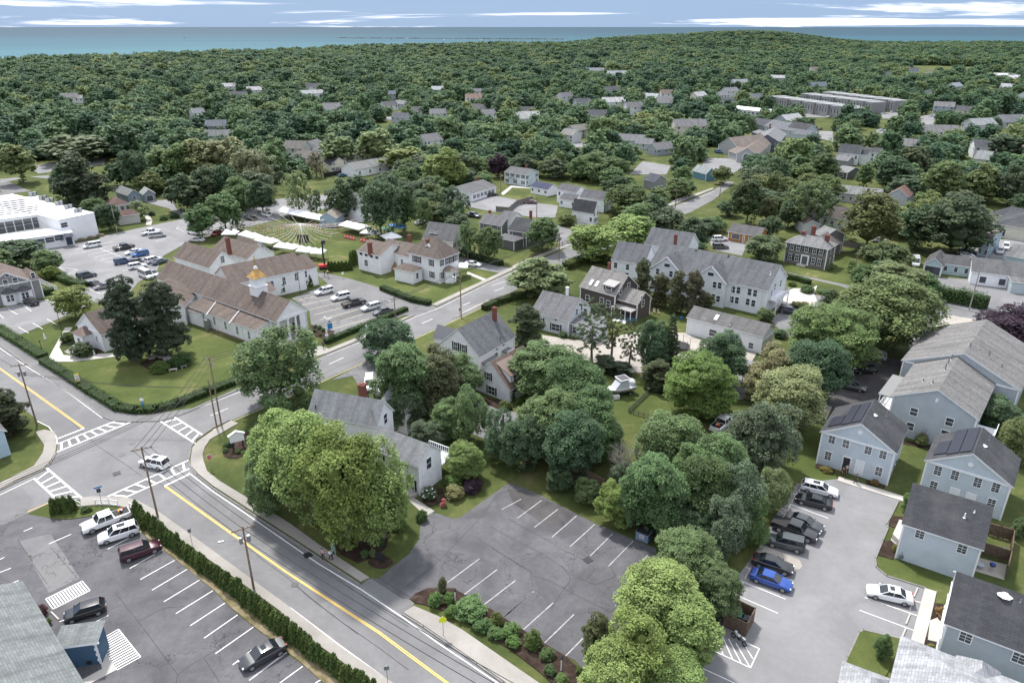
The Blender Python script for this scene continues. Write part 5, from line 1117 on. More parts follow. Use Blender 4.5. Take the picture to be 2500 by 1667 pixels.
simple('red_roof_house','grey house with faded red roof half hidden among dark crowns',[(('l',1230,440),('l',1150,500),('l',1135,405),4.0,K(rise=2.4))],wall=(.4,.42,.46),roof=(.22,.13,.11))
simple('modern_church','low grey church-like hall with tan roofs and an arched gable window',[(('o',545,1048),('o',620,985),('o',398,1050),4.0,K(rise=3.0)),(('o',640,975),('o',420,1000),13.0,4.2,K(rise=4.2)),(('o',420,1040),('o',360,1020),9.0,3.4,K(rise=2.0))],wall=(.36,.37,.38),roof=(.235,.195,.17),rows=[(0,'v',2.6,1,3.0,3.4,'arch')],cat='hall',detail=True)
simple('dark_blue_house','dark blue-grey gabled house with white windows beside the tan-roofed hall',[(('o',700,960),('o',745,905),('o',550,930),5.2,K(rise=3.4)),(('o',595,890),('o',550,905),3.0,4.8,K(rise=.8,roof='shed'))],wall=(.10,.115,.145),roof=(.25,.25,.26),rows=[(0,'v',3.9,3,.9,1.4,'sash'),(0,'v',1.5,3,.9,1.3,'sash')],chim=[(('o',637,850),0)])
simple('grey_roof_house','long house with light grey roof right behind the dark blue-grey house',[(('o',800,885),('o',600,850),12.0,4.2,K(rise=3.2)),(('o',880,880),('o',760,860),8.0,5.4,K(rise=3.0,roofc=RD)),(('o',895,915),('o',790,900),6.0,3.2,K(rise=2.2))],wall=(.4,.45,.5),roof=(.17,.18,.20),rows=[(0,'u',2.2,4,.9,1.2,'sash'),(1,'u',3.6,2,.9,1.3,'sash')],chim=[(('o',820,808),1)])
simple('slate_house','slate-roofed house with a small white gable left of the long grey-roofed house',[(('o',610,850),('o',500,835),11.0,4.0,K(rise=3.0))],wall=(.38,.4,.42),roof=(.085,.09,.105),rows=[(0,'u',2.0,3,.9,1.2,'sash')])
simple('flat_white_building','low flat-roofed white building in front of the grey townhouse rows',[(('o',620,760),('o',300,725),18.0,4.6,K(rise=0,roof='flat',roofc=(.8,.8,.8)))],wall=(.55,.56,.58),rows=[(0,'u',3.0,10,2.0,1.1,'plain')],cat='building')
for nm,p0,p1,w_ in(('nearest',('o',1200,735),('o',640,655),13),('middle',('o',1330,695),('o',850,637),13),('farthest',('o',1480,685),('o',990,625),13)):
 H=House('townhouse_row',nm+' of the three long grey flat-roofed townhouse rows','townhouses','grey townhouse rows',(.22,.22,.225),(.36,.37,.39),wallmat=M_SHAKE,detail=False)
 B=H.block(p0,p1,w_,8.2,0,'flat');H.row(B,'V',5.5,3,1,1.4,'plain')
 nb=max(4,int(B.L/7.5))
 for k in range(nb):
  a=B.L*k/nb;zz=8.7 if k%2 else 8.45
  H.slab([B.P(a+.3,0.4-(k%2)*1.8),B.P(a+B.L/nb-.3,.4-(k%2)*1.8),B.P(a+B.L/nb-.3,w_-.5),B.P(a+.3,w_-.5)],8.25,zz+.25,M_WALLP,'parapet',(.26,.265,.27))
  if k%2:H.slab([B.P(a+.5,-1.3),B.P(a+B.L/nb-.5,-1.3),B.P(a+B.L/nb-.5,.2),B.P(a+.5,.2)],0,8.2,M_SHAKE,'bay',(.24,.24,.245))
  for f_ in(.3,.7):H.win3(B.P(a+B.L/nb*f_,-1.3 if k%2 else 0,5.2),-B.v,1.2,4.2,'plain')
simple('barn','long low building with pale metal roof at the edge of the open field',[(('o',2310,515),('o',2060,510),20,5.0,K(rise=2.5))],wall=(.25,.26,.27),roof=(.6,.62,.66),cat='barn')
simple('brick_school','large building with red-brown roof and dormers cropped by the right edge',[(('o',2700,1050),('o',2280,985),('o',2110,925),5.0,K(rise=4.5))],wall=(.4,.4,.38),roof=(.24,.115,.085),rows=[(0,'u',2.0,6,1.4,1.6,'plain')],cat='building')
simple('pale_roof_house','large house with pale grey-blue roof at the right edge behind the feathery tree',[(('l',2200,400),('l',1900,330),14,5.0,K(rise=4.0))],wall=(.45,.5,.55),roof=(.33,.36,.37))
simple('shed_roof_house','pale roofed house mostly hidden by crowns left of the feathery tree',[(('l',1700,250),('l',1600,240),9,4.5,K(rise=3.0))],wall=(.5,.5,.5),roof=(.28,.3,.3))
simple('parsonage','cream house with red-brown roofs and a front walk beside the modern hall',[(('i',870,545),('i',770,560),8.0,5.0,K(rise=1.8,roof='hip')),(('i',915,600),('i',775,620),-4.0,2.9,K(rise=1.4,roof='hip'))],wall=(.5,.5,.46),roof=(.17,.105,.09),rows=[(0,'u',3.8,3,1.2,1.2,'sash'),(1,'u',1.5,3,1.2,1.1,'sash')])
simple('grey_shed','grey garage with white door trim beside the long drive',[(('i',968,485),('i',945,465),('i',1040,472),2.8,K(rise=1.6))],wall=(.23,.27,.31),roof=(.33,.35,.34),rows=[(0,'v',1.2,1,2.2,2.0,'plain')],cat='garage')
simple('grey_cottage','blue-grey cottage with light roof just behind the cream red-roofed house',[(('i',860,490),('i',780,460),('i',918,468),4.4,K(rise=1.6))],wall=(.22,.28,.34),roof=(.23,.24,.23),rows=[(0,'v',3.2,1,.9,1.2,'sash')])
simple('left_edge_house','sliver of a pale blue house at the left edge below the dark tree',[(('e',25,1110),('e',-160,900),('e',-260,1230),4.2,K(rise=2))],wall=(.40,.52,.6),rows=[])
H=simple('cottage','small teal cottage with pale roof at the bend of the main road',[(('k',1450,345),('k',1360,320),('k',1460,325),3.0,K(rise=2.2))],wall=(.12,.26,.34),roof=(.3,.34,.34),detail=True)
simple('cottage','small dark-roofed cottage hidden below the big trees left of the teal cottage',[(('k',1095,395),('k',1030,380),7,3.6,K(rise=2))],wall=(.25,.25,.27),roof=(.07,.08,.10))
FAR=[('n',745,810,11,8,4.8,.25,(.42,.46,.5),(.2,.21,.22),'grey-blue two-storey house with gable facing the wood, largest of the distant row'),('n',500,830,11,8,4,-.5,(.35,.38,.42),(.10,.11,.13),'dark-roofed house with solar panels at the left of the distant row'),('n',415,745,12,8,4,.6,(.62,.65,.68),(.12,.12,.13),'white house with dark roof, upper left of the distant row'),('n',500,735,10,7,4,-.6,(.5,.52,.55),(.26,.27,.27),'grey-roofed cottage right of the white house in the distant row'),('n',605,785,10,8,4,.5,(.62,.65,.68),(.13,.13,.14),'white gabled cottage in the middle of the distant row'),('n',985,710,13,9,6,.15,(.62,.63,.62),(.26,.17,.14),'white house with tan-red roof standing tallest in the distant row'),('n',1010,770,11,8,4.5,-.6,(.4,.42,.45),(.10,.10,.11),'dark gabled house just below the tan-red roof'),('n',1010,655,9,7,5,.1,(.6,.63,.66),(.2,.2,.21),'small white house peeping above the tan-red roof'),('n',1350,835,26,12,4,.35,(.6,.63,.66),(.42,.43,.42),'wide white building with pale flat roof behind the great round trees'),('n',1075,805,11,8,4,.5,(.5,.52,.55),(.2,.2,.21),'grey-roofed cottage left of the wide white building'),('n',1690,925,14,8,4.5,.75,(.5,.51,.5),(.25,.24,.22),'pale grey house with long front gable and two brick chimneys'),('n',1640,960,9,8,4.5,-.75,(.52,.54,.54),(.27,.27,.26),'grey gabled front house below the two-chimney house'),('n',2050,985,14,8,3.5,-.4,(.34,.38,.41),(.2,.21,.22),'pale grey low house with long grey roof by the quiet lane'),('n',2140,1005,9,7,3.2,-.4,(.34,.38,.41),(.2,.21,.22),'small annex house with grey roof right of the low grey house'),('n',2245,1040,12,8,3.2,.55,(.3,.34,.38),(.19,.19,.2),'blue-grey cottage with gable window and trimmed shrubs'),('n',2060,775,13,9,6,.2,(.62,.64,.66),(.17,.17,.18),'white two-storey house with grey hip roof deep among the trees'),('n',1935,720,22,10,4,.2,(.6,.62,.65),(.5,.5,.5),'flat pale commercial building deep among the trees'),('n',1950,535,24,10,6,.05,(.6,.63,.67),(.35,.37,.4),'long white building with grey roof high in the distance'),('n',1800,505,26,10,5,.05,(.3,.32,.36),(.25,.27,.3),'long grey-roofed building high in the distance left of the white one'),('n',1310,408,22,10,5,.1,(.4,.42,.46),(.24,.26,.3),'small grey roof alone in the far wood'),('n',680,355,22,12,7,.5,(.6,.62,.66),(.25,.27,.3),'white gabled house near the shore, alone in the far wood'),('n',1600,690,13,9,5,.7,(.5,.52,.55),(.16,.16,.18),'grey gabled house left of the flat commercial building'),('n',430,680,8,7,6,.1,(.3,.33,.38),(.16,.18,.22),'narrow slate-blue house just behind the distant row'),('n',30,760,13,9,4,.2,(.5,.52,.53),(.2,.2,.2),'grey-roofed house at the left end of the village trees'),('n',690,1010,11,9,5.2,.8,(.58,.62,.66),(.2,.2,.21),'white house hidden behind the bright yellow-green trees'),('m',480,700,13,9,5,.3,(.35,.35,.34),(.2,.2,.2),'grey shingled house alone in the left wood'),('m',530,700,9,7,4,.3,(.6,.62,.64),(.3,.3,.3),'white annex beside the grey house alone in the left wood'),('m',1340,820,8,8,6,.8,(.6,.63,.67),(.22,.23,.25),'white gable peeping from the dark wood beside a thin pole'),('m',1470,895,12,9,4.5,.2,(.2,.22,.25),(.15,.17,.2),'slate blue house left of the purple beech'),('m',1490,945,16,8,3,.1,(.3,.32,.34),(.19,.2,.2),'low grey roof in front of the slate blue house'),('m',1560,615,16,9,4,.3,(.6,.62,.65),(.5,.5,.52),'pale roof high in the left wood'),('m',1730,640,16,9,4,.4,(.6,.62,.65),(.5,.5,.52),'second pale roof high in the left wood, right of the first'),('m',2240,775,15,9,4,.5,(.55,.58,.6),(.22,.23,.24),'white gabled house in the wood above the purple maple'),('m',2010,1045,11,9,4,-.2,(.45,.45,.42),(.17,.16,.15),'brown hipped roof behind the pale tree clump'),('m',1060,410,18,10,5,.3,(.4,.4,.38),(.2,.2,.21),'dim house high in the far left wood'),('o',360,660,15,9,6,.5,(.5,.53,.56),(.22,.23,.25),'white gabled house left of the townhouse rows'),('o',310,672,10,8,4,.5,(.5,.53,.56),(.22,.23,.25),'lower wing house attached left of the white gabled house'),('o',425,600,18,9,6,.3,(.5,.53,.56),(.3,.32,.35),'pale house behind the white gabled house and the tall dark conifer'),('o',540,690,12,9,4,.2,(.4,.43,.46),(.16,.17,.2),'small slate-roofed house touching the left end of the townhouse rows'),('o',950,625,18,10,6,.3,(.3,.34,.4),(.14,.16,.2),'blue-grey roofed house behind the middle townhouse row'),('o',1870,630,16,10,6,.6,(.5,.54,.6),(.3,.33,.38),'pale blue roofed house among trees right of the townhouses'),('o',2340,700,12,10,6,.9,(.6,.64,.68),(.16,.17,.18),'white gabled house at the right edge in the distance'),('o',2300,560,30,12,4,.1,(.5,.52,.55),(.65,.66,.68),'pale low building just below the field barn'),('o',2040,880,18,10,4,.3,(.45,.47,.5),(.33,.35,.36),'low pale-roofed building beside the distant crossroads'),('o',2240,860,18,12,4,.2,(.45,.47,.5),(.2,.21,.23),'dark-roofed house right of the distant crossroads'),('o',2320,1090,22,10,4,.2,(.5,.5,.5),(.22,.22,.23),'long grey roof right of the feathery tree'),('o',1840,110,8,8,4,0,(0,0,0),(0,0,0),'')]
LMK=[('the modern flat-roofed hall',110,560),('the tennis courts',160,410),('the belt behind the church lot',520,440),('the cream two-storey house',870,370),('the brown-hipped cottage',730,380),('the ball-shaped yellow tree',1085,410),('the pale two-storey house',1290,425),('the low ranch house',1165,460),('the dark flat-topped tree',1525,490),('the tan-roofed hall',1790,370),('the dark blue-grey gabled house',1880,345),('the white farm house',2110,370),('the small dark grey house',2060,420),('the grey colonial',1980,610),('the largest dark tree',2310,520),('the dark-roofed store',2450,530),('the faded red roof',2230,450),('the two-chimney house',1400,330),('the low grey house by the lane',1560,350),('the distant house row',1010,290),('the teal cottage',1710,430),('the purple beech',2450,800),('the left wood',120,330),('the slate blue house',530,325),('the townhouse rows',2030,270),('the feathery conifer',2440,350),('the white solar-roofed house',1440,510)]
def relate(px):
 l=min(LMK,key=lambda l:(l[1]-px[0])**2+2.2*(l[2]-px[1])**2);x,y=px[0]-l[1],px[1]-l[2]
 rel=('right of' if x>0 else 'left of')if abs(x)>abs(y)*2.2 else('behind' if y<0 else 'in front of');d=math.hypot(x,y)
 return('well ' if d>90 else 'just ' if d<40 else '')+rel+' '+l[0]
_r=random.Random(8)
_c=[('white',(.62,.64,.66)),('grey',(.33,.35,.38)),('cream',(.55,.53,.45)),('blue-grey',(.30,.36,.43))];_f=[('grey',(.2,.2,.21)),('dark',(.09,.095,.11)),('pale',(.45,.46,.48)),('brown',(.19,.15,.13))]
for x0,x1,y0,y1,n_ in((1350,1800,200,300,9),(1850,2480,225,335,16),(1560,1780,240,330,5),(840,1300,225,300,6),(2200,2480,330,420,4),(300,800,215,300,4),(1400,2400,150,200,6)):
 for k in range(n_):
  w,v=_r.choice(_c),_r.choice(_f);x,y=_r.uniform(x0,x1),_r.uniform(y0,y1);two=_r.random()<.5
  if any(abs(N(q[0],q[1],q[2])[0]-x)<40 and abs(N(q[0],q[1],q[2])[1]-y)<14 for q in FAR):continue
  if 1840<x<2250 and 215<y<300:continue
  FAR.append(('m',x/S7,y/S7,_r.uniform(10,20),_r.uniform(8,11),5.4 if two else 3.4,_r.uniform(-.8,.8),w[1],v[1],'%s %s house with %s roof %s'%('two-storey' if two else 'low',w[0],v[0],relate((x,y)))))
for f in FAR:
 if not f[-1]:continue
 t,x,y,L_,W_,ze,rz,wc,rc,lb=f
 c=G(t,x,y);c.z=land(c.x,c.y)
 d=Vector((math.cos(rz),math.sin(rz),0));n=Vector((-d.y,d.x,0))
 H=House('distant_house',lb,'house',None,wc,rc,detail=False)
 B=Block.__new__(Block);B.u,B.v,B.L,B.W,B.ze,B.P0=d,n,L_,W_,ze,Vector((c.x,c.y,0))-d*L_/2-n*W_/2
 B.roof,B.rise,B.s0,B.oh='gable',W_*.32,0,.4
 H.root=empty('distant_house',Vector((B.P0.x,B.P0.y,c.z)),lb,'house');H.o=B.P0
 mb=MB();block_walls(mb,B,'gable',B.rise,-1);mesh_obj('wall',[v-H.o for v in mb.v],mb.f,M_WALLP,H.root,color=wc)
 V,F_,UV,MI=block_roof(B,'gable',B.rise,.4);o=mesh_obj('roof',[v-H.o for v in V],F_,[M_ROOF,M_TRIM],H.root,uvs=UV,color=rc);o.data.polygons.foreach_set('material_index',MI)
 H.B.append(B);H.row(B,'u',ze-1.1,3,1,1.2,'plain');H.row(B,'v',ze-1.1,2,.9,1.2,'plain')
 if ze>4.4:H.row(B,'u',1.5,3,1,1.2,'plain')
def loft(stations,nz):
 """stations: list of (x, [(y, z)...]) half sections bottom->top; mirrored, closed at the ends"""
 vs=[];fs=[];k=nz*2
 for x,sec in stations:
  vs+=[(x,y,z)for y,z in sec]+[(x,-y,z)for y,z in reversed(sec)]
 for i in range(len(stations)-1):
  for j in range(k):a,b=i*k+j,i*k+(j+1)%k;fs.append((a,b,b+k,a+k))
 fs.append(tuple(range(k)));fs.append(tuple(reversed([(len(stations)-1)*k+j for j in range(k)])))
 return vs,fs
def recalc(o):
 bm=bmesh.new();bm.from_mesh(o.data);bmesh.ops.recalc_face_normals(bm,faces=bm.faces);bm.to_mesh(o.data);bm.free();return o
def wheel_part(root,x,y,r,w=.23):
 t=MB();n=18;s=1 if y>0 else-1
 t.tube([Vector((0,-w/2,0)),Vector((0,w/2,0))],[r,r],n);o=t.build('wheel',M_BLACK,root,(x,y,r),smooth=True,sharp=40)
 m=MB();m.tube([Vector((0,s*(w/2),0)),Vector((0,s*(w/2+.012),0))],[r*.66,r*.62],12);
 for k in range(5):
  a=2*math.pi*k/5;m.box((math.cos(a)*r*.34,s*(w/2+.016),math.sin(a)*r*.34),(r*.5,.014,r*.13),M=Matrix.Rotation(-a,3,'Y'))
 m.build('rim',M_RIM,o)
M_RIM=plain('wheel_rim',(0.33,0.34,0.35),0.35,metal=0.6)
M_HEAD=plain('headlight_lens',(0.62,0.66,0.70),0.12,spec=0.8)
M_TAIL=plain('taillight_lens',(0.35,0.015,0.012),0.25)
M_PLATE=plain('number_plate',(0.6,0.62,0.65),0.5)
SPEC={'sedan':dict(L=4.8,W=1.84,top=[(0,.80),(.03,.98),(.18,1.02),(.30,.95),(.66,.92),(.80,.90),(.95,.76),(1,.60)],cab=(.12,.30,.56,.73),rz=1.45,r=.34,belt=.94),'suv':dict(L=4.7,W=1.9,top=[(0,.95),(.02,1.08),(.2,1.06),(.4,1.04),(.7,1.03),(.84,1.0),(.96,.86),(1,.68)],cab=(.005,.07,.58,.745),rz=1.72,r=.37,belt=1.05),'hatch':dict(L=4.15,W=1.76,top=[(0,.85),(.02,.98),(.2,.98),(.4,.96),(.7,.95),(.84,.90),(.96,.76),(1,.60)],cab=(.01,.13,.56,.76),rz=1.5,r=.32,belt=.97),'wagon':dict(L=4.9,W=1.86,top=[(0,.88),(.02,1.0),(.2,1.0),(.4,.97),(.7,.95),(.84,.93),(.96,.8),(1,.62)],cab=(.01,.09,.56,.73),rz=1.56,r=.35,belt=.97),'minivan':dict(L=5.0,W=1.96,top=[(0,.9),(.02,1.04),(.2,1.04),(.5,1.02),(.78,1.0),(.88,.95),(.97,.8),(1,.62)],cab=(.01,.06,.66,.86),rz=1.74,r=.35,belt=1.03),'van':dict(L=5.5,W=2.0,top=[(0,1.05),(.02,1.15),(.2,1.15),(.5,1.15),(.8,1.15),(.88,1.1),(.97,.95),(1,.7)],cab=(.005,.01,.74,.87),rz=2.25,r=.37,belt=1.15),}
def section(w,zb,zt,tuck=.0):
 return[(w*.88,zb),(w*.99,zb+.12),(w,zb+(zt-zb)*.55),(w*.96,zt-.06),(w*.88,zt)]
def make_car(kind,name,label,cat,color,loc,rz,group=None,rack=False,sunroof=False):
 S=SPEC[kind];L,Wd=S['L'],S['W']/2
 root=empty(name,loc,label,cat,group,rz)
 st=[]
 for f,z in S['top']:
  e=min(f,1-f);w=Wd*(1-.16*max(0,1-e/.09)**2);zb=.24 if.05<f<.95 else.32
  st.append(((f-.5)*L,section(w,zb,z)))
 vs,fs=loft(st,5);b=recalc(mesh_obj('body',vs,fs,M_CAR,root,smooth=True,color=color,sharp=38))
 c0,c1,c2,c3=[(f-.5)*L for f in S['cab']];rz_,bz=S['rz'],S['belt']-.04;wb,wt=Wd*.90,Wd*(.72 if kind!='van' else.84)
 g=MB();ring0=[(c0,wb*.95,bz),(c3,wb*.9,bz),(c3,-wb*.9,bz),(c0,-wb*.95,bz)];ring1=[(c1,wt,rz_-.07),(c2,wt,rz_-.07),(c2,-wt,rz_-.07),(c1,-wt,rz_-.07)]
 g.add(ring0+ring1,[(0,4,5,1),(1,5,6,2),(2,6,7,3),(3,7,4,0),(4,7,6,5)])
 recalc(g.build('windows',M_CGLASS,root))
 cx=(c1+c2)/2;hl=(c2-c1)/2
 rs=[(cx+hl*f,[(wt*wf*1.02,rz_-.085),(wt*wf*1.0,rz_-.03),(wt*wf*.7,rz_+dz)])for f,wf,dz in((-1.04,.93,-.03),(-.6,1,.0),(0,1,.012),(.6,.99,.0),(1.04,.93,-.03))]
 vs,fs=loft(rs,3);recalc(mesh_obj('roof',vs,fs,M_CAR,root,smooth=True,color=color,sharp=50))
 def pillar(p,q,t=.05,nm='pillar'):
  m=MB();m.tube([Vector(p),Vector(q)],[t,t],5);o=m.build(nm,M_CAR,root,color=color)
 for s in(1,-1):
  pillar((c3,s*wb*.9,bz),(c2,s*wt,rz_-.06));pillar((c0,s*wb*.95,bz),(c1,s*wt,rz_-.06),.07 if kind!='sedan' else.06)
  for f in((.5,)if kind in('sedan','hatch')else(.28,.62)):
   xb=c0+(c3-c0)*(f+.04);xt=c1+(c2-c1)*f;pillar((xb,s*wb*.945,bz),(xt,s*wt*1.01,rz_-.07),.035)
  for fx in(.19,.81):wheel_part(root,(fx-.5)*L,s*(Wd-.105),S['r'])
  m=MB();m.blob((0,0,0),(.09,.12,.08),6,4);o=m.build('mirror',M_CAR,root,(c3-.1,s*(Wd*.95+.08),bz+.1),color=color)
  zf=S['top'][-2][1];m=MB();m.blob((0,0,0),(.16,.17,.09),8,5);m.build('headlight',M_HEAD,root,(L/2-.15,s*Wd*.66,zf-.12))
  zr=S['top'][1][1];m=MB();m.box((0,0,0),(.12,.26,.16 if kind!='van' else.4));m.build('taillight',M_TAIL,root,(-L/2+.07,s*Wd*.66,zr-.14))
 m=MB();m.box((0,0,0),(.04,Wd*.9,.16));m.build('grille',M_BLACK,root,(L/2-.03,0,.5))
 m=MB();m.box((0,0,0),(.03,.34,.13));m.build('number_plate',M_PLATE,root,(-L/2-.01,0,.6))
 if rack:
  for s in(1,-1):m=MB();m.tube([(c1,s*wt*.86,rz_+.05),(c2-.1,s*wt*.86,rz_+.05)],.025,5);m.build('roof_rail',M_METAL,root)
 if sunroof:m=MB();m.box((cx+hl*.3,0,rz_+.012),(hl*.8,wt*1.1,.02));m.build('sunroof',M_CGLASS,root)
 return root
def make_pickup(name,label,color,loc,rz,cap=False,load=False,group=None):
 L,Wd=5.8,1.0;root=empty(name,loc,label,'pickup truck',group,rz)
 st=[]
 for f,z in((0,1.1),(.015,1.14),(.36,1.14),(.37,1.14),(.72,1.14),(.84,1.12),(.965,1.05),(1,.72)):
  e=min(f,1-f);w=Wd*(1-.08*max(0,1-e/.07)**2);st.append(((f-.5)*L,section(w,.38,z)))
 vs,fs=loft(st,5);recalc(mesh_obj('body',vs,fs,M_CAR,root,smooth=True,color=color,sharp=38))
 x0,x1=-L/2+.1,-L/2+L*.335
 if cap:m=MB();m.box(((x0+x1)/2,0,1.17),(x1-x0+.05,Wd*1.85,.1));m.build('bed_cover',M_BLACK,root)
 else:m=MB();m.box(((x0+x1)/2,0,1.146),(x1-x0,Wd*1.58,.012));m.build('bed',M_BLACK,root)
 c0,c1,c2,c3=-.85,-.72,.72,1.28;wb,wt,zr,bz=.92,.78,1.86,1.1
 g=MB();g.add([(c0,wb,bz),(c3,wb,bz),(c3,-wb,bz),(c0,-wb,bz),(c1,wt,zr-.06),(c2,wt,zr-.06),(c2,-wt,zr-.06),(c1,-wt,zr-.06)],[(0,4,5,1),(1,5,6,2),(2,6,7,3),(3,7,4,0),(4,7,6,5)]);recalc(g.build('windows',M_CGLASS,root))
 rs=[(x,[(wt*wf*1.03,zr-.08),(wt*wf,zr-.03),(wt*wf*.7,zr+dz)])for x,wf,dz in((c1-.03,.95,-.02),(-.4,1,.01),(.4,1,.01),(c2+.03,.95,-.02))]
 vs,fs=loft(rs,3);recalc(mesh_obj('roof',vs,fs,M_CAR,root,smooth=True,color=color,sharp=50))
 for s in(1,-1):
  for a,b in(((c3,s*wb,bz),(c2,s*wt,zr-.06)),((c0,s*wb,bz),(c1,s*wt,zr-.06)),((.15,s*wb*.99,bz),(.1,s*wt,zr-.06))):
   m=MB();m.tube([Vector(a),Vector(b)],[.05,.05],5);m.build('pillar',M_CAR,root,color=color)
  for fx in(.2,.82):wheel_part(root,(fx-.5)*L,s*(Wd-.12),.41,.26)
  m=MB();m.box((0,0,0),(.14,.22,.2));m.build('mirror',M_CAR,root,(c3-.15,s*(Wd+.08),bz+.12),color=color)
  m=MB();m.box((0,0,0),(.1,.32,.2));m.build('headlight',M_HEAD,root,(L/2-.06,s*Wd*.7,.88));m=MB();m.box((0,0,0),(.1,.14,.34));m.build('taillight',M_TAIL,root,(-L/2+.05,s*Wd*.86,.93))
 m=MB();m.box((0,0,0),(.06,1.1,.3));m.build('grille',M_DKMET,root,(L/2-.02,0,.78))
 if load:
  rn=random.Random(3)
  for k in range(5):m=MB();m.box((0,0,0),(rn.uniform(.25,.5),rn.uniform(.2,.4),.3),rn.random());o=m.build('load',M_PLAIN,root,(rn.uniform(x0+.3,x1-.3),rn.uniform(-.5,.5),1.28),color=((.7,.25,.02),(.5,.03,.02),(.6,.6,.6),(.05,.05,.05))[k%4])
 return root
CW,CB,CG,CS,CBL=(.78,.79,.80),(.012,.013,.016),(.085,.09,.095),(.42,.43,.45),(.01,.06,.30)
def heading(t,x0,y0,x1,y1):
 a,b=G(t,x0,y0),G(t,x1,y1);d=b-a;c=(a+b)/2
 return Vector((c.x,c.y,0)),math.atan2(d.y,d.x)
LOTZ=.03
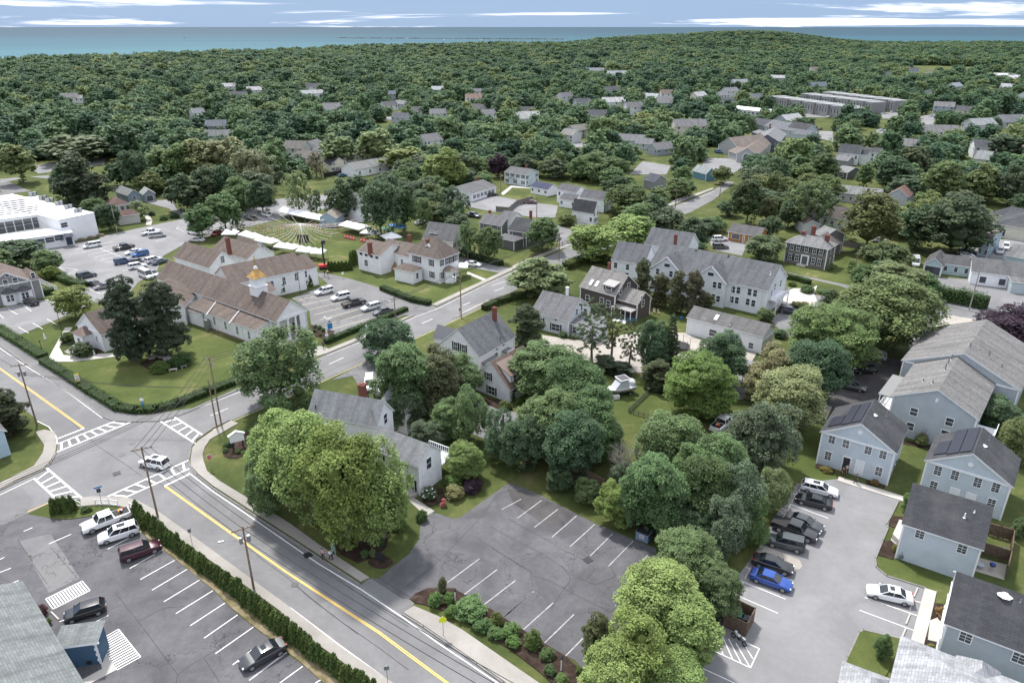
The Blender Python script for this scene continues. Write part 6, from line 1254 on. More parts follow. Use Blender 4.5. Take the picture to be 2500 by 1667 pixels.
CARS=[('suv','e',1140,1370,955,1330,CW,'white SUV with sunroof driving through the crossroads beside the pole','sunroof'),('hatch','a',710,1070,450,1150,CB,'black hatchback parked beside the grey roof at the lower left',''),('sedan','a',1915,1330,1640,1475,(.03,.032,.035),'black sedan parked alone against the evergreen hedge','sunroof'),('suv','a',920,550,690,620,CW,'white SUV with sunroof parked between the white pickup and the maroon SUV','sunroof'),('suv','a',820,745,1085,655,(.055,.012,.022),'dark maroon SUV with roof rails backed toward the hatched bays','rack'),('sedan','d',1175,1030,870,960,CW,'white sedan parked alone in the right car park beside the concrete walk','sunroof'),('sedan','d',90,850,360,945,CBL,'bright blue sedan in the right car park',''),('sedan','d',105,750,370,830,(.02,.021,.024),'black sedan with its nose toward the lane beside the blue sedan',''),('suv','d',450,680,190,615,(.05,.06,.062),'dark green-grey SUV parked nose-in beside the gravel island','rack'),('sedan','d',330,465,570,555,(.045,.048,.052),'dark grey sedan parked between the black pickup and the black sedan',''),('sedan','d',630,395,395,335,CB,'black sedan parked nose-in next to the white wagon','sunroof'),('wagon','d',435,255,668,310,(.72,.73,.74),'white wagon with sunroof at the far end of the right car park','sunroof'),('suv','h',985,635,850,610,CS,'silver SUV half hidden under the dense tree beside the grey apartment house','rack'),('hatch','h',930,720,790,720,CB,'black car half hidden under the dense tree beside the dark car park',''),('sedan','h',690,810,848,845,CG,'dark grey sedan alone on the dark car park behind the blue houses',''),('suv','h',290,310,410,330,(.03,.035,.045),'navy SUV parked at the end of the white hall',''),('minivan','f',838,755,838,865,(.70,.70,.68),'white minivan parked behind the brick chimney of the office house',''),('suv','f',945,780,925,880,(.60,.61,.62),'white car parked right of the minivan, half under the big tree',''),('suv','f',590,172,470,200,(.75,.76,.77),'white SUV with dark roof, farthest of the five in the church car park','sunroof'),('suv','f',703,210,580,238,CW,'white SUV second in the church car park, next to the black pickup',''),('wagon','f',905,275,788,308,(.66,.69,.72),'pale silver SUV in the church car park right of the black pickup','rack'),('sedan','f',990,305,862,335,CG,'dark grey sedan nearest the hedge in the church car park',''),('sedan','j',1478,960,1592,975,CW,'white sedan in the drive beside the rectory',''),('minivan','i',688,830,562,852,CW,'white minivan parked alone near the modern hall',''),('minivan','i',1005,780,1122,765,CS,'silver minivan parked beside a white pickup near the modern hall',''),('sedan','i',960,875,850,895,CW,'white sedan behind the bright blue SUV',''),('suv','i',1000,890,895,910,(.012,.10,.32),'bright blue SUV in the rear church car park',''),('suv','i',778,960,893,940,(.03,.07,.16),'dark blue SUV at the left of the rear church rows',''),('suv','i',985,955,1092,925,CW,'white SUV parked behind the slate blue sedan','rack'),('sedan','i',1035,965,1125,935,(.06,.09,.13),'slate blue sedan nearest the brown church roof',''),('hatch','i',890,955,975,945,(.1,.1,.1),'dark car mostly hidden behind a white SUV in the rear church rows',''),('suv','i',865,995,998,970,CW,'white SUV nearest the camper van in the rear church rows','rack'),('van','i',935,1020,1045,1070,(.55,.56,.56),'silver van with ladder rack beside the church roof','rack'),('sedan','i',1010,1025,1060,1040,(.2,.22,.26),'grey-blue car peeping between the silver van and the church',''),('suv','i',515,1060,660,1030,(.04,.05,.07),'dark pickup-sized SUV, farthest of the dark row behind the hedge','rack'),('sedan','i',700,1120,575,1085,CB,'black car in the middle of the dark row behind the hedge',''),('sedan','i',768,1105,645,1130,(.17,.165,.165),'grey sedan nearest in the dark row behind the hedge',''),('suv','i',265,1245,160,1205,CB,'black SUV parked alone under the hedge of the grey shingled house',''),('suv','i',1345,760,1275,745,CW,'white truck-like car parked beneath the car park trees',''),('sedan','i',1380,805,1280,800,(.5,.5,.5),'silver car parked just behind the church roofs',''),('hatch','i',1490,745,1430,775,(.25,.02,.02),'red car parked beneath the car park trees',''),('sedan','i',1655,640,1600,635,CG,'dark car beyond the car park trees left of the tents',''),('suv','j',170,640,108,620,CW,'white SUV beside the row of tents',''),('sedan','j',60,660,0,658,CB,'black car behind the flag lines',''),('sedan','j',1130,700,1225,665,(.55,.57,.6),'silver sedan parked behind the dark trees by the blue tent',''),('hatch','j',615,372,690,358,(.02,.12,.2),'blue car beside the black fence',''),('sedan','j',1630,500,1700,490,CB,'black car beside the low white ranch house',''),('sedan','k',305,548,220,545,(.09,.03,.04),'maroon car in the small lot behind the white solar-roofed house',''),('suv','k',1488,800,1592,795,CW,'white SUV parked by the small orange house',''),('suv','k',1490,850,1600,850,CG,'dark grey SUV parked by the small orange house',''),('van','l',1195,920,1205,1000,(.72,.74,.76),'tall white van beside the pale turquoise garage',''),('sedan','l',1690,845,1690,885,(.22,.015,.03),'red car in the lot beside the small light blue house',''),('suv','l',1775,860,1765,900,CS,'silver SUV in the lot right of the red car',''),('suv','l',1815,830,1805,870,(.65,.66,.67),'white SUV partly hidden behind the silver SUV',''),('sedan','l',1520,870,1590,885,(.04,.06,.09),'dark blue sedan behind the turquoise garage',''),('sedan','l',1500,905,1580,910,CW,'white sedan just behind the turquoise garage roof',''),('sedan','l',920,805,995,805,CS,'silver car under the tall dark trees behind the colonial house',''),('sedan','l',1225,465,1255,465,CG,'grey car beside the faded red roof',''),('suv','k',1520,205,1550,208,(.02,.08,.2),'blue car on the lawn left of the tan-roofed hall',''),('hatch','l',1940,1240,1950,1290,(.02,.06,.25),'blue car cropped by the right edge',''),('sedan','o',895,775,935,770,(.3,.32,.35),'grey car before the nearest townhouse row',''),('sedan','o',1010,800,1050,790,CW,'white car before the nearest townhouse row',''),('sedan','o',1380,775,1420,770,CW,'white car left in the lot between the townhouse rows',''),('sedan','o',1440,765,1480,760,CS,'silver car in the lot between the townhouse rows',''),('sedan','o',1700,792,1745,788,(.5,.52,.55),'pale car on the distant street right of the townhouses',''),('sedan','o',1360,890,1410,885,(.6,.62,.65),'white car on the distant street above the tree belt',''),('sedan','o',950,880,990,875,(.15,.15,.16),'dark car beyond the dark blue-grey house',''),('sedan','o',1780,868,1830,862,CW,'white car on the distant crossroads',''),('sedan','o',1850,872,1890,868,CS,'silver car on the distant crossroads',''),]
def mid_len(kind):return SPEC[kind]['L']
for kind,t,x0,y0,x1,y1,colr,lb,opt in CARS:
 c,a=heading(t,x0,y0,x1,y1);c.z=LOTZ
 nm={'sedan':'parked_car','suv':'parked_suv','hatch':'hatchback','wagon':'station_wagon','minivan':'minivan','van':'van'}[kind]
 if 'driving' in lb:nm='moving_suv'
 make_car(kind,nm,lb,{'suv':'SUV','van':'van','minivan':'minivan'}.get(kind,'car'),colr,c,a,None,opt=='rack',opt=='sunroof')
for t,x0,y0,x1,y1,colr,lb,cap,load in(('a',880,440,560,560,CW,'white pickup truck with dark open bed, parked beside the white fence',False,True),('d',235,505,540,620,(.025,.026,.03),'black pickup truck with covered bed in the right car park',True,False),('f',650,285,812,245,(.03,.03,.035),'black pickup truck in the church car park',False,False),('i',768,870,912,840,(.02,.02,.022),'black pickup truck in the middle of the rear car park',False,False),('i',950,765,1090,740,CW,'white pickup truck beside the silver minivan',False,False),('g',1500,1130,1610,1040,CW,'white pickup with red tools in its bed under the round green tree',False,True),('j',1492,630,1580,645,(.05,.06,.08),'dark pickup truck behind the ranch house with brick chimneys',False,False)):
 c,a=heading(t,x0,y0,x1,y1);c.z=LOTZ;make_pickup('pickup_truck',lb,colr,c,a,cap,load)
def quads_mesh(name,C,Nn,size,rng,tone,mat,core=None,aspect=1.35):
 """one small quad per centre C with normal Nn (numpy); core: extra (verts, faces, tone)"""
 n=len(C);r=rng.normal(size=(n,3));t1=np.cross(Nn,r);t1/=np.linalg.norm(t1,axis=1,keepdims=True)+1e-9;t2=np.cross(Nn,t1)
 s=(size*rng.uniform(.65,1.3,n))[:,None];a=t1*s*.5*aspect;b=t2*s*.5
 V=np.stack([C-a*.9-b*.3,C-b,C+a,C+b],1).reshape(-1,3)
 F=np.arange(4*n).reshape(-1,4)
 me=bpy.data.meshes.new(name);nv=4*n;cv,cf=(core if core else(np.zeros((0,3)),np.zeros((0,4),int)))
 VV=np.concatenate([V,cv]).astype(np.float32);FF=np.concatenate([F,cf+nv]).astype(np.int32)
 me.vertices.add(len(VV));me.vertices.foreach_set('co',VV.ravel());me.loops.add(FF.size);me.loops.foreach_set('vertex_index',FF.ravel())
 me.polygons.add(len(FF));me.polygons.foreach_set('loop_start',np.arange(0,FF.size,4,dtype=np.int32));me.update(calc_edges=True)
 at_=me.attributes.new('tone','FLOAT','FACE');at_.data.foreach_set('value',np.concatenate([tone,np.full(len(cf),.35)]).astype(np.float32))
 me.materials.append(mat);me.validate();return me
def sphere_core(cs,rs,k=.78,n=7,m=4):
 V=[];F=[]
 for c,r in zip(cs,rs):
  b=len(V)
  for i in range(m+1):
   th=math.pi*(i+.02)/(m+.04)
   for q in range(n):ph=2*math.pi*q/n;V.append((c[0]+r[0]*k*math.sin(th)*math.cos(ph),c[1]+r[1]*k*math.sin(th)*math.sin(ph),c[2]+r[2]*k*math.cos(th)))
  for i in range(m):
   for q in range(n):F.append((b+i*n+q,b+(i+1)*n+q,b+(i+1)*n+(q+1)%n,b+i*n+(q+1)%n))
 return np.array(V),np.array(F)
def crown_data(kind,seed,nclump,nleaf,leaf):
 """unit crown: radius about 1, z from -1 to 1"""
 rng=np.random.default_rng(seed);L=[];Rr=[]
 if kind in('round','dense','spread','open'):
  nl={'round':22,'dense':32,'spread':22,'open':13}[kind]
  while len(L)<nl:
   d=rng.normal(size=3);d/=np.linalg.norm(d)
   if d[2]<-.45:continue
   lr=rng.uniform(.20,.38)if kind!='dense' else rng.uniform(.22,.30)
   if kind=='open':lr=rng.uniform(.24,.38)
   q=d*(1-lr)*rng.uniform(.80,1.16 if kind!='dense' else 1.05)*(rng.uniform(.55,1)if kind in('open','spread')else 1)
   if kind=='spread':q[2]=q[2]*.8+.15
   if min([np.linalg.norm(q-p)for p in L]+[9])<(.28 if kind!='dense' else.22):
    if rng.random()<.8:continue
   L.append(q);Rr.append(np.array([lr,lr,lr*rng.uniform(.7,.95)]))
  if kind!='open':L.append(np.array([0,0,-.05]));Rr.append(np.array([.62,.62,.66]))
 elif kind=='column':
  for i in range(16):
   z=-1+2*(i+.5)/16;r=.30+.62*(1-(z+1)/2)**.75 if True else 0
   k=3 if r>.4 else 1
   for j in range(k):
    a=rng.uniform(0,6.28);L.append(np.array([math.cos(a)*r*.55,math.sin(a)*r*.55,z]));Rr.append(np.array([r*.6,r*.6,.16]))
 elif kind=='cedar':
  for i in range(34):
   z=rng.uniform(-1,.92);r=.95*(1-((z+.35)/1.5)**2*.75)*(1 if z<.3 else(1.15-z)*1.05);a=rng.uniform(0,6.28);rr=r*rng.uniform(.35,.75)
   L.append(np.array([math.cos(a)*rr,math.sin(a)*rr,z]));lr=rng.uniform(.2,.36);Rr.append(np.array([lr*1.1,lr*1.1,lr*.55]))
  for z in np.linspace(-.9,.8,7):L.append(np.array([0,0,z]));Rr.append(np.array([.42*(1.1-z)/1.5,.42*(1.1-z)/1.5,.25]))
 elif kind in('spruce','pine'):
  nlay=15 if kind=='spruce' else 9
  for i in range(nlay):
   z=-1+1.95*i/nlay if kind=='spruce' else-.7+1.6*i/nlay
   r=(1.0-(z+1)/2.05)*1.0+.06 if kind=='spruce' else rng.uniform(.45,1.0)*(1 if z<.4 else.7)
   nb=8 if kind=='spruce' else 4
   for j in range(nb):
    a=j*6.283/nb+i*.7+rng.uniform(-.3,.3)
    for q in((.35,.75)if kind=='spruce' else(.55,.9)):
     L.append(np.array([math.cos(a)*r*q,math.sin(a)*r*q,z-(.10 if kind=='spruce' else-.02)*q]));lr=r*.24+.05;Rr.append(np.array([lr,lr,.055 if kind=='spruce' else.07]))
 L=np.array(L);Rr=np.array(Rr);w=(Rr[:,0]*Rr[:,1]+Rr[:,0]*Rr[:,2]);w/=w.sum()
 C=[];T=[];D=[];G_=[]
 tries=0
 while len(C)<nclump and tries<nclump*12:
  tries+=1
  i=rng.choice(len(L),p=w);d=rng.normal(size=3);d/=np.linalg.norm(d)
  if d[2]<-.35 and rng.random()<.75:continue
  p=L[i]+d*Rr[i]
  q=(p-L)/Rr;ins=(np.sum(q*q,1)<.82);ins[i]=False
  if ins.any():continue
  C.append(p);D.append(d);T.append(rng.uniform(0,1));G_.append(rng.uniform(.7,1.25))
 C=np.array(C);D=np.array(D);T=np.array(T);G_=np.array(G_)
 cr={'round':.165,'dense':.13,'spread':.175,'open':.155,'column':.12,'cedar':.12,'spruce':.09,'pine':.10}[kind]
 idx=np.repeat(np.arange(len(C)),nleaf);n=len(idx);d=rng.normal(size=(n,3));d/=np.linalg.norm(d,axis=1,keepdims=True)
 d=d*.9+D[idx]*.55+np.array([0,0,.25]);d/=np.linalg.norm(d,axis=1,keepdims=True)
 sc=np.array([1.3,1.3,.55])if kind not in('spruce','pine')else np.array([1.1,1.1,.35])
 P=C[idx]+d*(cr*G_[idx]*rng.uniform(.55,1.1,n))[:,None]*sc
 Nn=d*.45+np.array([0,0,.95])+rng.normal(size=(n,3))*.33;Nn/=np.linalg.norm(Nn,axis=1,keepdims=True)
 lw=.35 if nleaf==13 else 1.;tone=np.clip(.475+(T[idx]-.5)*.6*lw+rng.normal(size=n)*.17*lw,0,1)
 s_=1/np.percentile(np.hypot(P[:,0],P[:,1]),98);lo,hi=np.percentile(P[:,2],.5),np.percentile(P[:,2],99.5);kz=2/(hi-lo);oz=-(lo+hi)/2
 P=(P+np.array([0,0,oz]))*np.array([s_,s_,kz]);L=(L+np.array([0,0,oz]))*np.array([s_,s_,kz]);Rr=Rr*np.array([s_,s_,kz])
 return P,Nn,tone,L,Rr,rng
def make_crown(name,kind,seed,nclump,nleaf,leaf,mat,corek=.8,cn=7):
 P,Nn,tone,L,Rr,rng=crown_data(kind,seed,nclump,nleaf,leaf)
 core=sphere_core(L,Rr,corek,cn,4)if corek else None
 me=quads_mesh(name,P,Nn,leaf,rng,tone,mat,core);me['lobes']=[float(x)for x in L[:14].ravel()]
 return me
LIB={}
for lod,(nc,nlf,lf,cn)in{'near':(330,66,.046,6),'mid':(200,26,.08,6),'low':(90,13,.15,5)}.items():
 for kind,nv in(('round',3),('dense',2),('spread',3),('open',2),('cedar',2),('spruce',1),('pine',2),('column',1)):
  if lod=='low' and kind not in('round','spread','dense'):continue
  k={'dense':1.25,'open':.62,'pine':.55,'spruce':.8,'column':.5,'cedar':1.0}.get(kind,1.0)
  for s in range(nv if lod!='low' else 2):
   LIB[(lod,kind,s)]=make_crown('crown',kind,11*s+hash(kind)%1+{'near':1,'mid':5,'low':9}[lod],int(nc*k),nlf,lf*(.8 if kind=='dense' else 1),M_LEAF,{'open':.4,'pine':0,'spruce':.6,'cedar':.7,'spread':.6,'round':.66}.get(kind,.76),cn)
def trunk_mesh(seed,lobes,h,zc,rz,rr,r0):
 rn=random.Random(seed);m=MB()
 top=Vector((rn.uniform(-.2,.2),rn.uniform(-.2,.2),zc));m.tube([Vector((0,0,-.3)),Vector((0,0,.25)),Vector((rn.uniform(-.1,.1),0,h*.2)),top],[r0*1.5,r0*1.1,r0*.85,r0*.5],8)
 for i in range(0,min(len(lobes),42),3):
  q=Vector((lobes[i]*rr,lobes[i+1]*rr,zc+lobes[i+2]*rz));s=top*rn.uniform(.45,.95);mid=s.lerp(q,.5)+Vector((0,0,-.06*h*rn.random()))
  m.tube([s,mid,q],[r0*.38,r0*.22,r0*.06],5)
 return m
TREES=[]
TM={}
YG,GR,DG,BG,OL,PU,DC,PG,BRN=(.155,.215,.065),(.094,.145,.056),(.060,.098,.048),(.086,.118,.068),(.108,.138,.052),(.046,.028,.040),(.050,.068,.040),(.155,.20,.085),(.12,.12,.07)
def place_tree(base,h,r,kind,col,label,name=None,group=None,lod=None,zlow=.07,rs=None,cat='tree'):
 rn=random.Random(int(base.x*7+base.y*13))if rs is None else random.Random(rs)
 D=math.hypot(base.x,base.y)
 lod=lod or('near' if D<165 else 'mid' if D<330 else 'low')
 k=kind
 if lod=='low' and kind not in('round','spread','dense'):k={'open':'spread','cedar':'dense'}.get(kind,'round')
 opts=[q for q in LIB if q[0]==lod and q[1]==k];key=rn.choice(opts);me=LIB[key]
 nm=name or{'cedar':'evergreen_tree','spruce':'spruce_tree','pine':'pine_tree','column':'evergreen_tree'}.get(kind,'leafy_tree')
 root=empty(nm,base,label,cat,group)
 lob_=kind in('round','dense','spread','open');z0=h*(zlow if kind!='pine' else.25);rz=(h-z0)/2;zc=h-rz
 c=bpy.data.objects.new('crown',me);link(c,root);c.location=(0,0,zc);c.scale=(r*rn.uniform(.94,1.06),r*rn.uniform(.94,1.06),rz);c.rotation_euler.z=rn.uniform(0,6.28)
 v=rn.uniform(.9,1.12);c.color=(col[0]*v*rn.uniform(.94,1.06),col[1]*v,col[2]*v,1)
 tk=(key,round(h/3),round(r/1.5))
 if tk not in TM:
  lob=list(me['lobes']);o=trunk_mesh(hash(tk)%999,lob,h,zc,rz,r,max(.14,h*.022)).build('trunk',M_BARK,root,smooth=True);TM[tk]=o.data
 else:link(bpy.data.objects.new('trunk',TM[tk]),root)
 root.children[-1].rotation_euler.z=c.rotation_euler.z if tk in TM else 0
 TREES.append((base.x,base.y,r,h));return root
def tree(t,x,ytop,ybase,w,kind,col,label,**kw):
 b=G(t,x,ybase);b.z=0;d=math.hypot(b.x,b.y);ax=b.y*math.cos(PITCH)+CAM_H*math.sin(PITCH)
 r=w*S7*ax/FOC/2;h=height_at(b,N(t,x,ytop));h=max(h*1.03,r*.9)
 if kind in('round','spread','dense','open'):h=min(h,max(r*3.4,6))
 return place_tree(b,h,r*1.13,kind,col,label,**kw)
